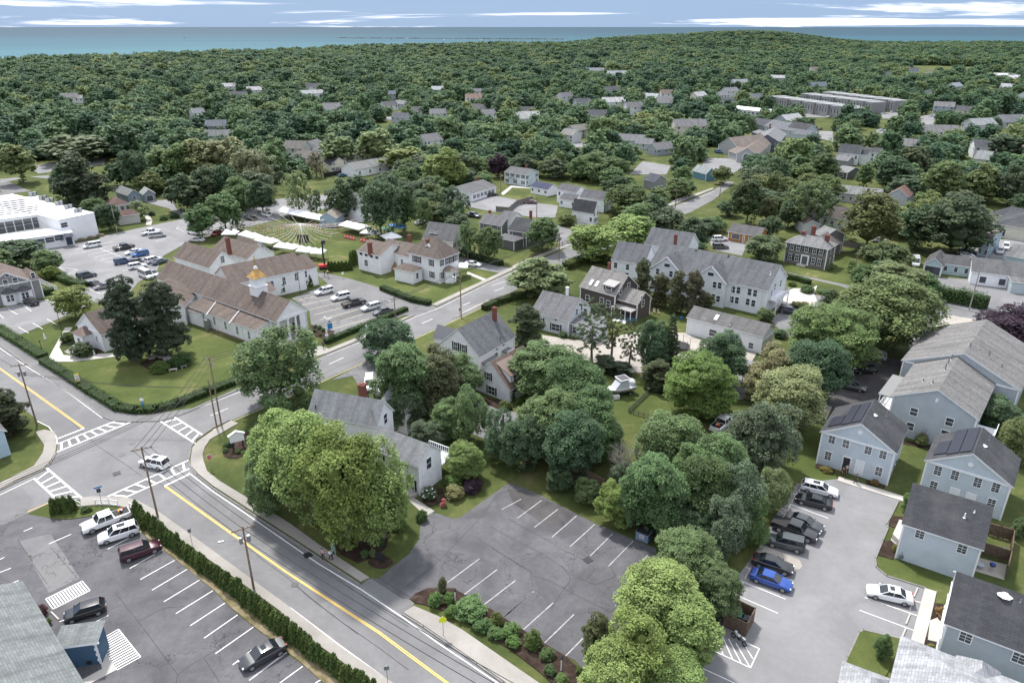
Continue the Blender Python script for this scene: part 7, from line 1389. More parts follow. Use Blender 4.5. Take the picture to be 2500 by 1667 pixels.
TL_=[('b',290,-260,270,400,'spread',YG,'bright green maple overhanging the kerb, leftmost of the street clump by the office house'),('b',170,10,410,290,'round',GR,'lower left maple of the clump, its boughs over the pavement'),('b',465,-225,480,500,'spread',YG,'broad bright green maple in the middle of the street clump'),('b',700,-225,650,520,'spread',(.14,.19,.045),'tall maple nearest the three walkers, trunk showing above the mulch'),('b',930,-190,590,450,'open',YG,'loose airy maple at the right end of the clump before the white wall'),('f',248,430,950,560,'open',GR,'big lone street tree between the office house and the church'),('f',960,370,620,380,'open',DG,'dark spreading tree on the far verge above the minivan'),('f',1110,545,1010,420,'round',GR,'round green tree right of the parked minivan'),('f',1300,570,990,330,'round',(.075,.085,.04),'dull brown-green tree between two brighter round trees'),('f',1430,610,900,280,'dense',GR,'dense green tree touching the brown-roofed cape house'),('f',1080,830,1090,260,'round',DG,'dark lower tree behind the office house roof'),('f',1370,920,1150,230,'round',GR,'small green tree left of the thin-trunked tree on the drive'),('f',1510,790,1190,250,'open',GR,'thin-trunked tree beside the curved drive'),('f',1725,980,1300,230,'open',DG,'lopped tree with a bare broken top beside the lawn'),('f',1485,1205,1430,220,'dense',YG,'small round ornamental tree above the purple shrub'),('f',1230,1050,1230,230,'open',BG,'wispy grey-green tree behind the white deck'),('g',370,550,880,440,'round',GR,'round tree right behind the cape house, top of the central thicket'),('g',560,640,1080,400,'spread',(.07,.12,.045),'broad tree on the left side of the boat lawn'),('g',380,850,1280,370,'round',GR,'leafy tree low in the thicket left of the boat lawn'),('g',700,985,1310,320,'round',(.07,.12,.045),'green tree left of the bare grey tree'),('g',220,1030,1380,280,'round',DG,'dark tree at the left foot of the thicket above the lawn'),('g',540,1010,1440,360,'spread',DG,'dark shaded tree in the front of the thicket'),('g',460,1340,1510,170,'round',DG,'small dark tree at the corner of the wood fence'),('g',640,1440,1590,170,'round',GR,'small green bushy tree below the wood fence'),('g',1170,1020,1440,400,'spread',GR,'green tree right of the bare grey tree'),('g',640,840,1260,340,'round',(.075,.125,.05),'full green tree in the heart of the thicket beside the boat lawn'),('g',1320,1240,1660,320,'round',(.09,.14,.05),'green crown in the middle of the wood above the dumpster'),('c',960,130,500,260,'round',GR,'low green tree between the light one and the dumpster'),('g',880,1330,1560,200,'open',BG,'thin scrubby tree at the foot of the bare grey tree'),('c',820,235,490,230,'round',(.11,.16,.04),'light green low tree left of the dumpster'),('c',1110,60,540,390,'round',GR,'leafy tree directly behind the dumpster'),('g',1490,1150,1640,400,'spread',GR,'tall green tree in the middle of the wood between the two car parks'),('c',1400,60,520,360,'round',(.065,.11,.04),'dark green tree right of the dumpster tree'),('c',1640,90,540,330,'open',BG,'grey-green tree at the right side of the wood'),('c',1560,330,700,300,'open',BG,'low drooping tree at the foot of the wood near the black cars'),('c',1330,330,600,330,'round',DG,'dark low tree right of the dumpster'),('g',1385,615,1010,425,'dense',(.105,.165,.04),'perfectly round dense green tree beside the boat lawn'),('g',1530,455,800,330,'round',DG,'dark green tree just behind the perfectly round tree'),('h',190,540,900,300,'open',(.20,.21,.10),'pale blossoming tree behind the gravel, upper of the pale pair'),('h',330,710,1090,400,'spread',(.17,.19,.085),'pale yellow-green tree above the first blue house, lower of the pale pair'),('h',190,920,1400,400,'open',BG,'tall grey-green tree with a visible pale trunk beside the right car park'),('h',40,1010,1390,320,'round',BG,'grey-green tree behind the tall pale-trunked one'),('d',230,130,400,230,'open',(.11,.14,.06),'small leaning tree next to the white wagon'),('d',90,260,620,220,'open',(.08,.13,.045),'low feathery tree beside the black pickup'),('h',500,515,920,400,'spread',(.055,.09,.045),'dark grey-green tree left of the big dome tree'),('h',610,280,700,560,'dense',(.10,.15,.05),'great dome-shaped tree beside the dark car park'),('h',960,80,560,580,'spread',OL,'largest spreading tree behind the dome tree, by the road bend'),('h',620,165,320,170,'open',DG,'small dark tree left of the largest spreading tree'),('h',1050,-20,190,330,'round',(.13,.17,.075),'pale green tree behind the largest spreading tree'),('h',850,-10,150,180,'dense',GR,'small dense tree beside the side street'),('h',1260,60,230,150,'round',GR,'leafy tree at the left end of the tall roadside hedge'),('h',1840,300,640,420,'spread',PU,'dark purple beech at the right edge'),('h',1720,885,1110,300,'round',DG,'dark tree between the apartment house and the right blue house'),('h',1870,990,1310,260,'open',OL,'light tree at the right edge behind the solar-roofed blue house'),('h',1240,1130,1205,80,'round',OL,'small young tree in the bed between the blue houses'),('c',1300,580,960,440,'dense',(.085,.13,.05),'round grey-green tree between the two car parks'),('c',1500,810,1110,290,'dense',(.08,.12,.05),'round tree beside the wooden bin enclosure'),('c',1110,800,1230,500,'spread',YG,'bright yellow-green maple with bare twigs at its top'),('c',1290,1040,1420,400,'spread',YG,'bright yellow-green maple left of the motorcycle'),('c',960,1150,1640,480,'open',(.15,.20,.05),'open-topped maple with a bare fork, near the bottom edge'),('c',790,1350,1740,380,'round',YG,'bright maple at the bottom edge, leftmost of the four'),('c',1220,1420,1740,380,'spread',YG,'bright maple at the bottom edge beside the white striped bay'),('c',715,1125,1420,200,'cedar',(.07,.085,.035),'dark ragged cedar at the corner of the cracked car park'),('e',912,78,645,270,'cedar',DC,'taller left one of the two dark evergreens before the church'),('e',1135,95,610,270,'cedar',DC,'right one of the two dark evergreens before the church'),('e',515,140,355,250,'spread',(.15,.18,.05),'flat-topped yellow-green tree behind the chapel'),('e',70,830,1140,290,'cedar',(.05,.06,.03),'dark olive evergreen at the left edge by the crossroads'),('k',320,920,1170,390,'round',(.125,.16,.07),'pale leafy tree beside the main road before the gabled white house'),('k',680,700,935,320,'spread',YG,'yellow-green tree on the bend, left of the pair by the white hall'),('k',935,635,850,340,'spread',YG,'yellow-green tree on the bend, right of the pair by the white hall'),('k',1180,585,775,240,'round',BG,'grey-green tree behind the roofs of the white hall'),('k',1360,645,860,210,'round',(.055,.09,.045),'dark rounded tree behind the ridge of the white hall'),('k',905,430,625,285,'spread',(.06,.09,.03),'dark flat-topped tree beside the white solar-roofed house'),('k',340,645,865,230,'round',GR,'green tree at the gable of the grey ranch house'),('k',510,615,690,120,'dense',OL,'low bushy tree on the corner below the solar-roofed white house'),('k',1010,925,1210,140,'cedar',(.07,.08,.04),'tall cedar at the left end of the row before the white hall'),('k',1130,1022,1240,130,'cedar',(.07,.075,.035),'second cedar from the left before the white hall'),('k',1238,1010,1285,120,'cedar',(.065,.075,.035),'third cedar from the left before the white hall'),('k',1352,1005,1290,150,'cedar',(.085,.085,.05),'broad cedar with bare patches before the cross gable'),('k',1440,1150,1290,120,'cedar',(.075,.085,.035),'short cedar at the right end of the row before the white hall'),('k',858,935,1010,100,'cedar',(.05,.065,.035),'small dark cedar above the roof of the shingled house'),('k',1842,1255,1340,105,'round',GR,'small bushy tree at the corner of the white hall and garage'),('g',675,250,655,240,'pine',(.07,.10,.05),'thin pine with bare lower trunk, leftmost of the row by the gravel'),('g',808,285,630,150,'pine',(.08,.10,.045),'slim pine, second of the row by the gravel'),('g',925,385,715,140,'pine',(.07,.085,.04),'ragged pine, third of the row by the gravel'),('g',1075,325,700,210,'round',DG,'narrow dark leafy tree in the row by the gravel'),('g',1195,350,700,150,'spruce',(.055,.075,.035),'spruce at the right end of the row by the gravel'),('g',1120,640,825,200,'cedar',(.07,.085,.04),'bushy evergreen at the corner of the boat lawn'),('g',770,610,715,160,'cedar',(.06,.08,.045),'low evergreen mound below the slim pine'),('g',870,650,735,150,'cedar',(.05,.07,.045),'low blue-green evergreen mound below the ragged pine'),('g',235,270,540,220,'cedar',(.075,.09,.045),'broad conifer between the grey-roofed house and the gravel drive'),('j',1500,650,920,150,'open',GR,'left tree of the pair right of the rectory'),('j',1640,712,940,170,'round',GR,'right tree of the pair right of the rectory'),('j',1390,440,700,230,'open',DG,'dark open-limbed tree behind the big grey hipped house'),('j',1200,430,690,110,'open',GR,'thin tall tree behind the blue tent'),('j',915,405,790,260,'spread',DG,'tall dark tree between the tents and the rectory'),('j',1075,290,740,170,'spread',(.055,.09,.035),'tall slim tree right of the tall dark tree by the tents'),('j',655,385,650,220,'round',DG,'dark round tree beside the round-roofed shed'),('j',365,330,620,170,'open',PG,'pale thin tree behind the flag mast'),('j',480,440,620,100,'open',GR,'slim tree left of the round-roofed shed'),('j',120,390,620,180,'round',DG,'dark round tree at the end of the tent row'),('j',1345,180,450,260,'dense',(.16,.205,.06),'big pale yellow-green ball-shaped tree'),('j',1080,170,330,290,'spread',(.15,.19,.06),'yellow-green tree left of the ball-shaped tree'),('j',640,80,310,240,'open',PG,'leaning pale tree in front of the cream house, left of two'),('j',885,50,290,260,'open',PG,'leaning pale tree in front of the cream house, right of two'),('j',1705,215,370,130,'round',PU,'purple-leaved tree left of the pale two-storey house'),('j',480,195,370,100,'open',BRN,'brownish tree beside the cream cape house'),('i',560,205,600,280,'cedar',(.045,.065,.035),'tall dark conifer beside the modern hall'),('i',690,340,620,200,'cedar',(.05,.065,.035),'second dark conifer beside the modern hall'),('i',470,300,560,160,'round',DG,'dark leafy tree at the back corner of the modern hall'),('i',660,510,680,150,'round',GR,'green tree left of the cream red-roofed house'),('i',740,550,725,160,'round',DG,'small street tree below the cream red-roofed house'),('i',160,148,410,240,'spread',OL,'solitary olive tree by the far tennis courts'),('i',540,90,265,400,'spread',(.11,.135,.07),'wide pale feathery tree behind the tennis courts'),('i',850,5,250,240,'round',DG,'dark tree right of the wide feathery tree'),('i',1370,560,780,180,'round',GR,'round tree in the car park, left of the three'),('i',1530,480,735,210,'spread',GR,'wider tree in the car park, middle of the three'),('i',1607,590,725,90,'open',GR,'thin tree in the car park, right of the three'),('i',940,190,470,170,'spread',DG,'dark tree at the left end of the belt behind the church lot'),('i',815,270,430,180,'round',DG,'dark tree beside the grey sheds'),('i',1130,170,420,250,'round',GR,'green tree on the left of the belt behind the church lot'),('i',1260,140,430,260,'spread',(.10,.15,.05),'light green tree in the belt behind the church lot'),('i',1410,115,420,290,'spread',(.16,.18,.08),'pale tree in the middle of the belt, left of the paler tan one'),('i',1560,110,430,280,'open',(.165,.18,.09),'tan-green tree in the middle of the belt'),('i',1270,350,600,260,'round',DG,'dark round tree at the front of the belt'),('i',1430,300,570,210,'round',(.06,.09,.045),'dark tree at the front right of the belt'),('i',1540,290,560,200,'dense',DG,'dense dark tree right in the belt'),('i',1725,185,470,260,'open',(.15,.165,.09),'pale brownish tree with bare limbs at the belt end'),('i',1860,150,380,170,'round',GR,'green tree at the right end of the belt'),('i',100,800,975,350,'round',DG,'dark wide tree behind the grey shingled house'),('i',940,530,655,130,'open',PG,'small pale tree in front of the cream red-roofed house'),('i',350,965,1055,110,'dense',(.09,.14,.03),'bright green shrub tree at the head of the hedge'),('l',60,390,690,210,'spread',(.055,.085,.035),'tall dark tree behind the orange house'),('l',190,400,680,110,'round',(.10,.115,.05),'narrow olive tree right of the tall dark one'),('l',470,400,720,260,'open',(.08,.115,.045),'high open tree behind the colonial chimneys'),('l',340,530,710,160,'round',DG,'dark tree behind the left colonial chimney'),('l',215,640,780,150,'round',DG,'dark tree between the orange house and the colonial'),('l',170,770,935,260,'round',(.10,.145,.07),'pale rounded tree left of the grey colonial'),('l',605,690,790,110,'dense',DG,'dark dense tree behind the colonial'),('l',860,480,880,370,'spread',(.10,.11,.04),'large bronze-green tree right of the colonial'),('l',1430,505,890,440,'dense',(.055,.085,.042),'largest dark tree behind the turquoise garage'),('l',1200,560,850,240,'round',DG,'dark tree between the bronze tree and the largest dark tree'),('l',985,820,990,300,'round',(.075,.11,.045),'low rounded tree left of the white van'),('l',1360,265,540,260,'spread',OL,'olive crown above the largest dark tree'),('l',1030,240,480,240,'spread',DG,'dark tree right of the white farm house'),('l',1160,170,400,220,'round',(.07,.095,.045),'green tree behind the faded red roof'),('l',1120,360,520,200,'round',BG,'grey-green tree before the faded red roof'),('l',1620,280,540,250,'round',OL,'olive tree near the right edge above the dark roofed store'),('l',1830,285,560,220,'dense',(.06,.085,.045),'dark tree at the right edge above the store'),('l',1490,460,620,230,'round',BG,'grey-green crown right above the largest dark tree'),('l',1780,90,280,250,'pine',(.05,.075,.04),'feathery drooping conifer before the red-brown school roof'),('l',560,210,420,210,'spread',(.065,.10,.04),'dark tree left of the small dark grey house'),('l',385,110,350,210,'round',(.13,.175,.065),'light green tree beside the dark blue-grey gabled house'),('l',240,240,480,180,'spread',DG,'dark tree below the arched gable hall'),('l',110,260,470,170,'spread',DG,'dark tree left below the tan-roofed hall'),('l',850,270,440,110,'round',GR,'slim tree on the yard right of the small dark grey house'),('l',630,940,1000,45,'round',GR,'tiny young tree on the colonial lawn'),('l',765,925,1010,60,'open',(.1,.15,.05),'thin young tree at the right of the colonial lawn'),('d',965,1240,1400,110,'round',(.07,.12,.04),'young tree in a mulch ring on the lawn beside the light grey roof'),('d',1140,280,410,75,'round',(.11,.16,.05),'young tree beside the concrete walk of the black-roofed blue house'),('d',1890,450,590,95,'round',(.08,.13,.05),'young tree in a mulch ring at the right edge'),]
for a in TL_:tree(*a)
def bare_tree(base,h,label,seed=4):
 root=empty('dead_tree',base,label,'tree');m=MB();rn=random.Random(seed)
 def grow(p,d,L,r,k):
  q=p+d*L;m.tube([p,p.lerp(q,.5)+Vector((rn.uniform(-.06,.06)*L,rn.uniform(-.06,.06)*L,0)),q],[r,r*.8,r*.55],4 if k>2 else 6,cap=False)
  if k>=5:return
  for _ in range(4 if k<4 else 3):
   e=(d+Vector((rn.uniform(-1,1),rn.uniform(-1,1),rn.uniform(-.35,.55)))*.85).normalized();grow(p+d*L*rn.uniform(.45,1),e,L*rn.uniform(.55,.8),r*.5,k+1)
 grow(Vector((0,0,0)),Vector((0,0,1)),h*.33,h*.018,0)
 m.build('branches',plain('bare_bark',(.27,.245,.225),.9,var=.15),root)
b_=G('g',905,1480);bare_tree(b_,height_at(b_,N('g',905,1065))*1.05,'bare grey leafless tree between the green crowns above the wood fence')
b_=G('g',1170,1290);bare_tree(b_,8.5,'smaller bare tree poking through the green crowns right of the grey one',9)
b_=G('c',990,1560);bare_tree(b_,height_at(b_,N('c',990,1240)),'bare forked limbs rising from the yellow-green maples at the bottom',6)
b_=G('f',1728,1300);m=MB();m.tube([(0,0,0),(.1,0,3),(.3,.2,7.6)],[.28,.22,.13],7);m.tube([(.1,0,3),(-1.4,.4,6)],[.16,.09],6);tag(m.build('tree_stub',M_BARK,None,b_),'broken bare trunk of the lopped tree beside the drive','tree stub')
def shrub(t,x,yb,w,hgt,kind,col,label,lod='mid',zl=-.25,group=None,name='shrub'):
 b=G(t,x,yb);b.z=.05;ax=b.y*math.cos(PITCH)+CAM_H*math.sin(PITCH);r=w*S7*ax/FOC/2
 me=LIB[(lod,kind,0)]if(lod,kind,0)in LIB else LIB[('mid','round',0)]
 root=empty(name,b,label,'shrub',group);c=bpy.data.objects.new('foliage',me);link(c,root)
 c.scale=(r,r,hgt*.62);c.location=(0,0,hgt*.42);c.color=(*col,1);c.rotation_euler.z=x
 m=MB();m.cone((0,0,-.1),.08,.05,hgt*.5,6);m.build('stem',M_BARK,root);return root
SG=(.07,.12,.03)
for a in[('e',1085,710,130,1.9,'dense',(.075,.125,.03),'clipped round bush beside the white benches, left one'),('e',1228,665,145,2.2,'dense',(.05,.09,.03),'clipped round bush beside the white benches, right one'),('e',465,510,100,2.0,'round',(.06,.09,.03),'dark bush left of the chapel stair'),('e',565,600,160,2.4,'round',(.05,.075,.03),'wide dark bush right of the chapel stair'),('e',600,605,60,.6,'round',(.16,.2,.12),'low pale plant below the dark chapel bush'),('b',1280,1040,100,1.5,'round',(.09,.15,.04),'bright green rounded shrub at the near end of the planting bed'),('b',1330,960,60,2.2,'round',(.10,.11,.05),'small standard shrub with bare stem in the planting bed'),('b',1375,1030,90,1.3,'round',SG,'leafy shrub beside the small white lamp post'),('b',1515,1110,230,1.7,'spread',(.09,.15,.05),'large arching grass clump in the planting bed'),('b',1390,1110,100,1.1,'round',SG,'low shrub in front of the arching grass clump'),('b',1695,1170,95,1.5,'dense',(.09,.11,.03),'clipped ball bush at the corner of the cracked lot'),('b',1600,1200,130,1.0,'round',(.06,.11,.035),'spreading low shrub left of the clipped ball bush'),('b',1690,1250,120,.9,'round',(.07,.12,.035),'spreading low shrub below the clipped ball bush'),('c',130,1240,130,1.2,'round',(.08,.14,.04),'bright low shrub between the two clipped balls'),('c',150,1310,110,.9,'round',(.075,.13,.03),'low round shrub left of the lower clipped ball'),('c',280,1320,125,2.0,'dense',(.08,.115,.03),'larger clipped ball bush on the bark bed'),('c',375,1395,110,.9,'round',(.055,.095,.03),'low shrub right below the larger clipped ball'),('c',395,1500,90,.8,'round',(.05,.085,.03),'low shrub beside the second lamp post'),('c',475,1560,90,.9,'spread',(.09,.15,.04),'grassy clump at the bottom of the bark bed'),('c',592,1500,50,.7,'dense',(.07,.12,.03),'tiny round shrub on the bark bed'),('b',1190,470,85,1.5,'dense',(.06,.10,.03),'clipped box bush beside the ramp'),('b',1240,320,110,1.6,'round',(.075,.11,.05),'flowering white rhododendron at the white wall'),('b',1400,230,130,1.6,'round',(.09,.15,.04),'leafy shrub below the deck'),('b',1410,310,140,1.5,'round',(.15,.15,.06),'yellowish shrub below the deck'),('b',1525,275,130,1.5,'round',PU,'dark purple shrub in the round mulch bed'),('b',1335,370,60,1.0,'open',(.35,.13,.10),'small pink azalea by the ramp'),('b',860,710,60,.8,'round',(.11,.16,.06),'low pale shrub under the street maples, left'),('b',805,720,55,1.0,'round',(.07,.12,.04),'small green shrub under the street maples'),('b',912,640,50,1.1,'round',(.06,.1,.035),'small shrub at the edge of the shaded mulch'),('b',1030,520,110,1.4,'dense',(.09,.14,.035),'clipped shrub at the end of the maple clump'),('f',1752,960,95,1.3,'dense',(.08,.11,.03),'clipped round bush at the cape house corner, left'),('f',1848,925,55,.9,'dense',(.09,.14,.03),'clipped round bush at the cape house corner, middle'),('f',1890,900,45,.9,'dense',(.09,.14,.03),'clipped round bush at the cape house corner, right'),('f',1805,910,40,1.6,'cedar',DG,'slim dark shrub against the cape house wall'),('e',1525,1225,40,.8,'dense',(.09,.14,.05),'small round shrub at the left of the sign bed'),('e',1525,1255,40,.7,'dense',(.08,.13,.05),'small round shrub at the lower left of the sign bed'),('e',1610,1260,45,.7,'dense',(.09,.14,.04),'small round shrub in the middle of the sign bed'),('e',1650,1270,40,.6,'dense',(.10,.15,.04),'small round shrub at the lower right of the sign bed'),('e',1560,1210,50,.8,'round',(.07,.11,.05),'spiky shrub before the post of the white sign'),('e',1690,1190,60,1.1,'round',(.06,.10,.05),'green shrub right of the white sign'),('f',472,415,30,.7,'dense',SG,'round shrub at the back of the church sign bed'),('f',525,440,32,.7,'dense',SG,'round shrub at the right of the church sign bed'),('f',465,445,25,.6,'dense',SG,'round shrub at the left of the church sign bed'),('f',505,472,26,.6,'dense',SG,'round shrub at the front of the church sign bed'),('f',500,425,36,.8,'dense',SG,'round shrub in the middle of the church sign bed'),('a',585,412,75,.8,'round',(.06,.10,.03),'low shrub on the small grass island'),('a',285,1110,90,1.2,'round',(.07,.03,.035),'dark red shrub at the grey roof edge'),('a',325,1175,55,.8,'round',(.09,.14,.04),'small green shrub at the grey roof edge'),('i',1108,655,62,1.7,'dense',GR,'round clipped bush by the front walk, largest'),('i',1180,640,65,1.6,'dense',DG,'dark round bush beside the small white sign'),('i',1025,625,48,1.5,'dense',DG,'dark round bush at the head of the front walk'),('d',600,140,80,.6,'round',(.13,.11,.03),'low golden shrub below the blue house window'),('d',925,225,60,.6,'round',(.16,.11,.04),'low orange shrub right of the front step'),('d',1120,495,40,.7,'round',(.28,.13,.04),'small orange plant beside the front landing'),('d',1060,680,40,1.0,'round',(.16,.15,.04),'small yellow plant beside the blue wall'),('d',1370,1110,70,1.0,'round',(.22,.15,.05),'orange-leaved plant in a pot by the steps'),('d',1310,1335,50,.5,'round',(.16,.16,.05),'small golden plant below the steps'),('h',470,175,100,1.7,'dense',GR,'large clipped bush at the end of the side street hedge'),('h',370,130,60,.9,'dense',SG,'low bush on the lawn beside the side street'),('h',400,270,90,.9,'round',(.11,.12,.05),'low mixed shrubs on the small island by the white hall'),('h',450,265,60,.8,'round',(.15,.10,.05),'reddish shrub on the small island by the white hall'),('h',570,180,70,.8,'round',GR,'low green shrub at the curved walk'),('h',290,480,100,1.6,'round',DG,'dark shrub beside the garage doors'),('g',480,480,60,1.3,'round',GR,'shrub below the triple window'),('g',340,420,80,1.6,'round',DG,'dark shrub at the left corner of the grey-roofed house'),('j',1045,1060,40,1.2,'dense',DG,'dark bush at the corner of the rectory bay'),('k',1100,200,1,.1,'round',SG,'')]:
 if a[-1]:shrub(*a)
def hedge(label,path,w,h,col,name='hedge',leaf=.16,dens=26,jit=.10):
 P=pts(path);root=empty(name,P[0],label,'hedge');o=Vector((P[0].x,P[0].y,0));rng=np.random.default_rng(len(path));C=[];Nn=[];core=MB()
 for p,q in zip(P[:-1],P[1:]):
  d=(q-p);d.z=0;L=d.length;d.normalize();n=Vector((-d.y,d.x,0));c=(p+q)/2-o
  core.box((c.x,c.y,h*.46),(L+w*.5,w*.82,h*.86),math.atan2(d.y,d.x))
  k=int((L)*(w+2*h)*dens);a=rng.uniform(-.02,1.02,k)*L;s=rng.uniform(-1,1,k)*(w/2+h)
  top=np.abs(s)<w/2;lat=np.where(top,s,np.sign(s)*w/2);z=np.where(top,h,h-(np.abs(s)-w/2));bul=1+.12*np.sin(a*1.3)*0
  lump=(.12*np.sin(a*2.1+lat)+.09*np.sin(a*5.3)+.10*np.sin(a*.73+1))*min(1.3,h*.8);z=z+np.where(top,lump,0)
  pos=np.array([[p.x-o.x,p.y-o.y,0]])+a[:,None]*np.array([[d.x,d.y,0]])+lat[:,None]*np.array([[n.x,n.y,0]]);pos[:,2]=z
  pos+=rng.normal(size=(k,3))*jit*.6
  nn=np.where(top[:,None],np.array([[0,0,1.]]),np.sign(s)[:,None]*np.array([[n.x,n.y,.25]]))+rng.normal(size=(k,3))*.45
  C.append(pos);Nn.append(nn/np.linalg.norm(nn,axis=1,keepdims=True))
 C=np.concatenate(C);Nn=np.concatenate(Nn);lump=np.sin(C[:,0]*1.7)*np.sin(C[:,1]*1.9)*.2
 me=quads_mesh('foliage',C,Nn,leaf,rng,np.clip(.5+lump+rng.normal(size=len(C))*.17,0,1),M_LEAF);f=bpy.data.objects.new('foliage',me);link(f,root);f.color=(*col,1)
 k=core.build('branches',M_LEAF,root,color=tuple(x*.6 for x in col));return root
HG=(.055,.10,.028)
hedge('low clipped hedge round the corner lawn before the church','e 300 650 440 735 620 855 740 925 800 965 920 985 1060 975 1200 935 1400 860 1620 775',2.0,1.0,HG)
hedge('long clipped hedge beside the road at the left edge, by the lamp post','e -500 260 0 440 130 520 290 620',2.2,1.2,(.065,.115,.03))
hedge('hedge between the church car park and the main road','f 545 520 700 455 900 375 1080 300',1.4,1.0,HG)
hedge('thick hedge between the church car park and the rectory lawn','f 925 160 1010 195 1130 240 1235 262',1.7,1.2,(.05,.085,.025))
hedge('hedge in front of the grey shingled house','i -100 1240 0 1225 180 1180 350 1150',2.6,1.5,(.06,.105,.03))
hedge('hedge running up beside the ramp of the grey shingled house','i 385 1045 470 1085 565 1110',2.4,1.5,(.065,.11,.03))
hedge('tall leafy hedge along the bend of the road at the right','h 1240 200 1360 225 1500 250 1660 285',2.8,3.2,(.06,.10,.035),leaf=.26,dens=18,jit=.4)
hedge('hedge beside the main road below the pale leafy tree','f 1615 295 1700 255 1800 225 1936 200',1.8,1.4,(.06,.095,.03))
hedge('overgrown hedge between the road bend and the shingled house','k 510 985 620 940 740 930 800 960',3.0,1.8,(.085,.115,.03),leaf=.24)
hedge('hedge edging the small lawn beside the side street','h 320 80 400 95 480 120',1.6,1.2,HG)
hedge('hedge behind the far car park of the tan-roofed hall','k 1500 150 1640 165',2.2,1.8,HG)
hedge('clipped hedge before the teal cottage','k 1460 352 1545 362',2.4,1.8,(.045,.08,.025))
hedge('hedge along the fence right of the rectory drive','j 1440 880 1560 925 1720 965',2.0,1.5,(.05,.08,.03),leaf=.22)
ARB=make_crown('foliage','column',3,260,12,.16,M_LEAF,.75,6)
def arb(p,h,r,label,group,lod=0):
 root=empty('small_evergreen',p,label,'evergreen',group);c=bpy.data.objects.new('foliage',ARB);link(c,root);c.scale=(r,r,h/2);c.location=(0,0,h/2);rn=random.Random(int(p.x*31+p.y*17));c.rotation_euler.z=rn.uniform(0,6.28)
 v=rn.uniform(.85,1.15);c.color=(.062*v,.095*v,.022*v,1)
 if ARBT[0]is None:m=MB();m.cone((0,0,-.1),.06,.04,.6,6);ARBT[0]=m.build('trunk',M_BARK,root).data
 else:link(bpy.data.objects.new('trunk',ARBT[0]),root)
 return root
ARBT=[None]
path=pts('a 930 455 985 505 1060 560 1150 625 1260 715 1400 825 1520 915 1640 1010 1760 1105 1900 1220 b 330 1290 480 1410 620 1505 740 1590 900 1700')
seg=[(p,q,(q-p).length)for p,q in zip(path[:-1],path[1:])];tot=sum(s[2]for s in seg);nA=62;rn=random.Random(5)
for i in range(nA):
 s=tot*i/(nA-1)
 for p,q,l in seg:
  if s<=l+1e-6:break
  s-=l
 c=p.lerp(q,min(1,s/l));c.z=.05;c+=Vector((rn.uniform(-.1,.1),rn.uniform(-.1,.1),0));arb(c,rn.uniform(1.9,3.0),rn.uniform(.52,.72),'small pointed evergreen in the long clipped row between the car park and the road','evergreens in the long roadside row')
for i,(x,y)in enumerate(((375,432),(412,425),(455,418),(497,410))):arb(G('a',x,y),2.7,.62,('leftmost','second','third','rightmost')[i]+' of the four small evergreens on the grass island','evergreens on the grass island')
for i,(x,y)in enumerate(((565,995),(582,998),(605,1000),(630,998),(655,996),(680,994),(705,990),(715,965),(730,958),(745,955))):arb(G('j',x,y),2.6 if i<7 else 4.2,.8,'small dark evergreen in the row beside the rectory' if i<7 else 'tall narrow evergreen against the rectory back wall','evergreens beside the rectory' if i<7 else 'tall evergreens against the rectory')
for i,(x,y,h)in enumerate(((252,1155,4.6),(318,1135,3.0),(333,1130,3.6),(408,1110,3.6),(435,1105,3.4))):arb(G('j',x,y),h,.8,('tallest pointed evergreen before the church side windows','small evergreen second from left at the church wall','evergreen in the middle of the church wall row','evergreen left of the last at the church wall','last evergreen at the church wall end')[i],'evergreens along the church wall')
def inside(poly,x,y):
 c=False;n=len(poly)
 for i in range(n):
  x0,y0=poly[i][0],poly[i][1];x1,y1=poly[(i+1)%n][0],poly[(i+1)%n][1]
  if(y0>y)!=(y1>y)and x<(x1-x0)*(y-y0)/(y1-y0)+x0:c=not c
 return c
bpy.context.view_layer.update()
OPEN=[]
for o in bpy.data.objects:
 if o.get('kind')=='structure' and o.type=='MESH' and o.name.split('.')[0]in('road','side_street','parking_lot','driveway','tennis_court','car_park','lawn','field','pavement'):
  for p in o.data.polygons:
   if len(p.vertices)>4 or p.area>60:OPEN.append([(o.data.vertices[i].co.x,o.data.vertices[i].co.y)for i in p.vertices])
for s in('i -100 350 240 340 440 370 440 520 200 460 -100 520','i 100 260 900 240 1000 500 700 660 640 600 200 460 0 440 0 360','j 0 560 500 520 900 600 1400 700 1450 1100 500 1000 0 800','k 0 480 480 380 780 420 900 600 480 900 0 900','l 250 800 1000 850 900 1100 300 1000','l 1150 800 1936 760 1936 1300 1150 1200','k 1450 760 1740 780 1700 900 1480 880','j 180 380 320 400 560 360 560 470 300 500 200 520','k 900 250 1250 240 1260 400 900 400','k 1360 380 1520 370 1560 460 1400 480','l 640 200 1000 200 940 440 640 420','l 1650 530 1936 500 1936 800 1640 800','o 860 760 1300 770 1300 800 900 790','o 1660 780 1730 760 1760 880 1670 880'):
 OPEN.append([(p.x,p.y)for p in pts(s)])
BBOX=[(min(p[0]for p in q),max(p[0]for p in q),min(p[1]for p in q),max(p[1]for p in q))for q in OPEN]
HB=[]
for o in bpy.data.objects:
 if o.type=='EMPTY' and o.get('category')and any(c.name.startswith('roof')and c.get('label')is None and len(c.data.polygons)>3 for c in o.children if c.type=='MESH')and o.get('category')not in('car','SUV','van','minivan','pickup truck'):
  xs=[]
  for c in o.children:
   if c.name.startswith('roof')or c.name.startswith('wall'):
    for v in c.data.vertices:xs.append(o.location+v.co)
  px=[proj(v)for v in xs];HB.append((min(v.x for v in xs),max(v.x for v in xs),min(v.y for v in xs),max(v.y for v in xs),min(p[0]for p in px),max(p[0]for p in px),min(p[1]for p in px),max(p[1]for p in px),o.location.y))
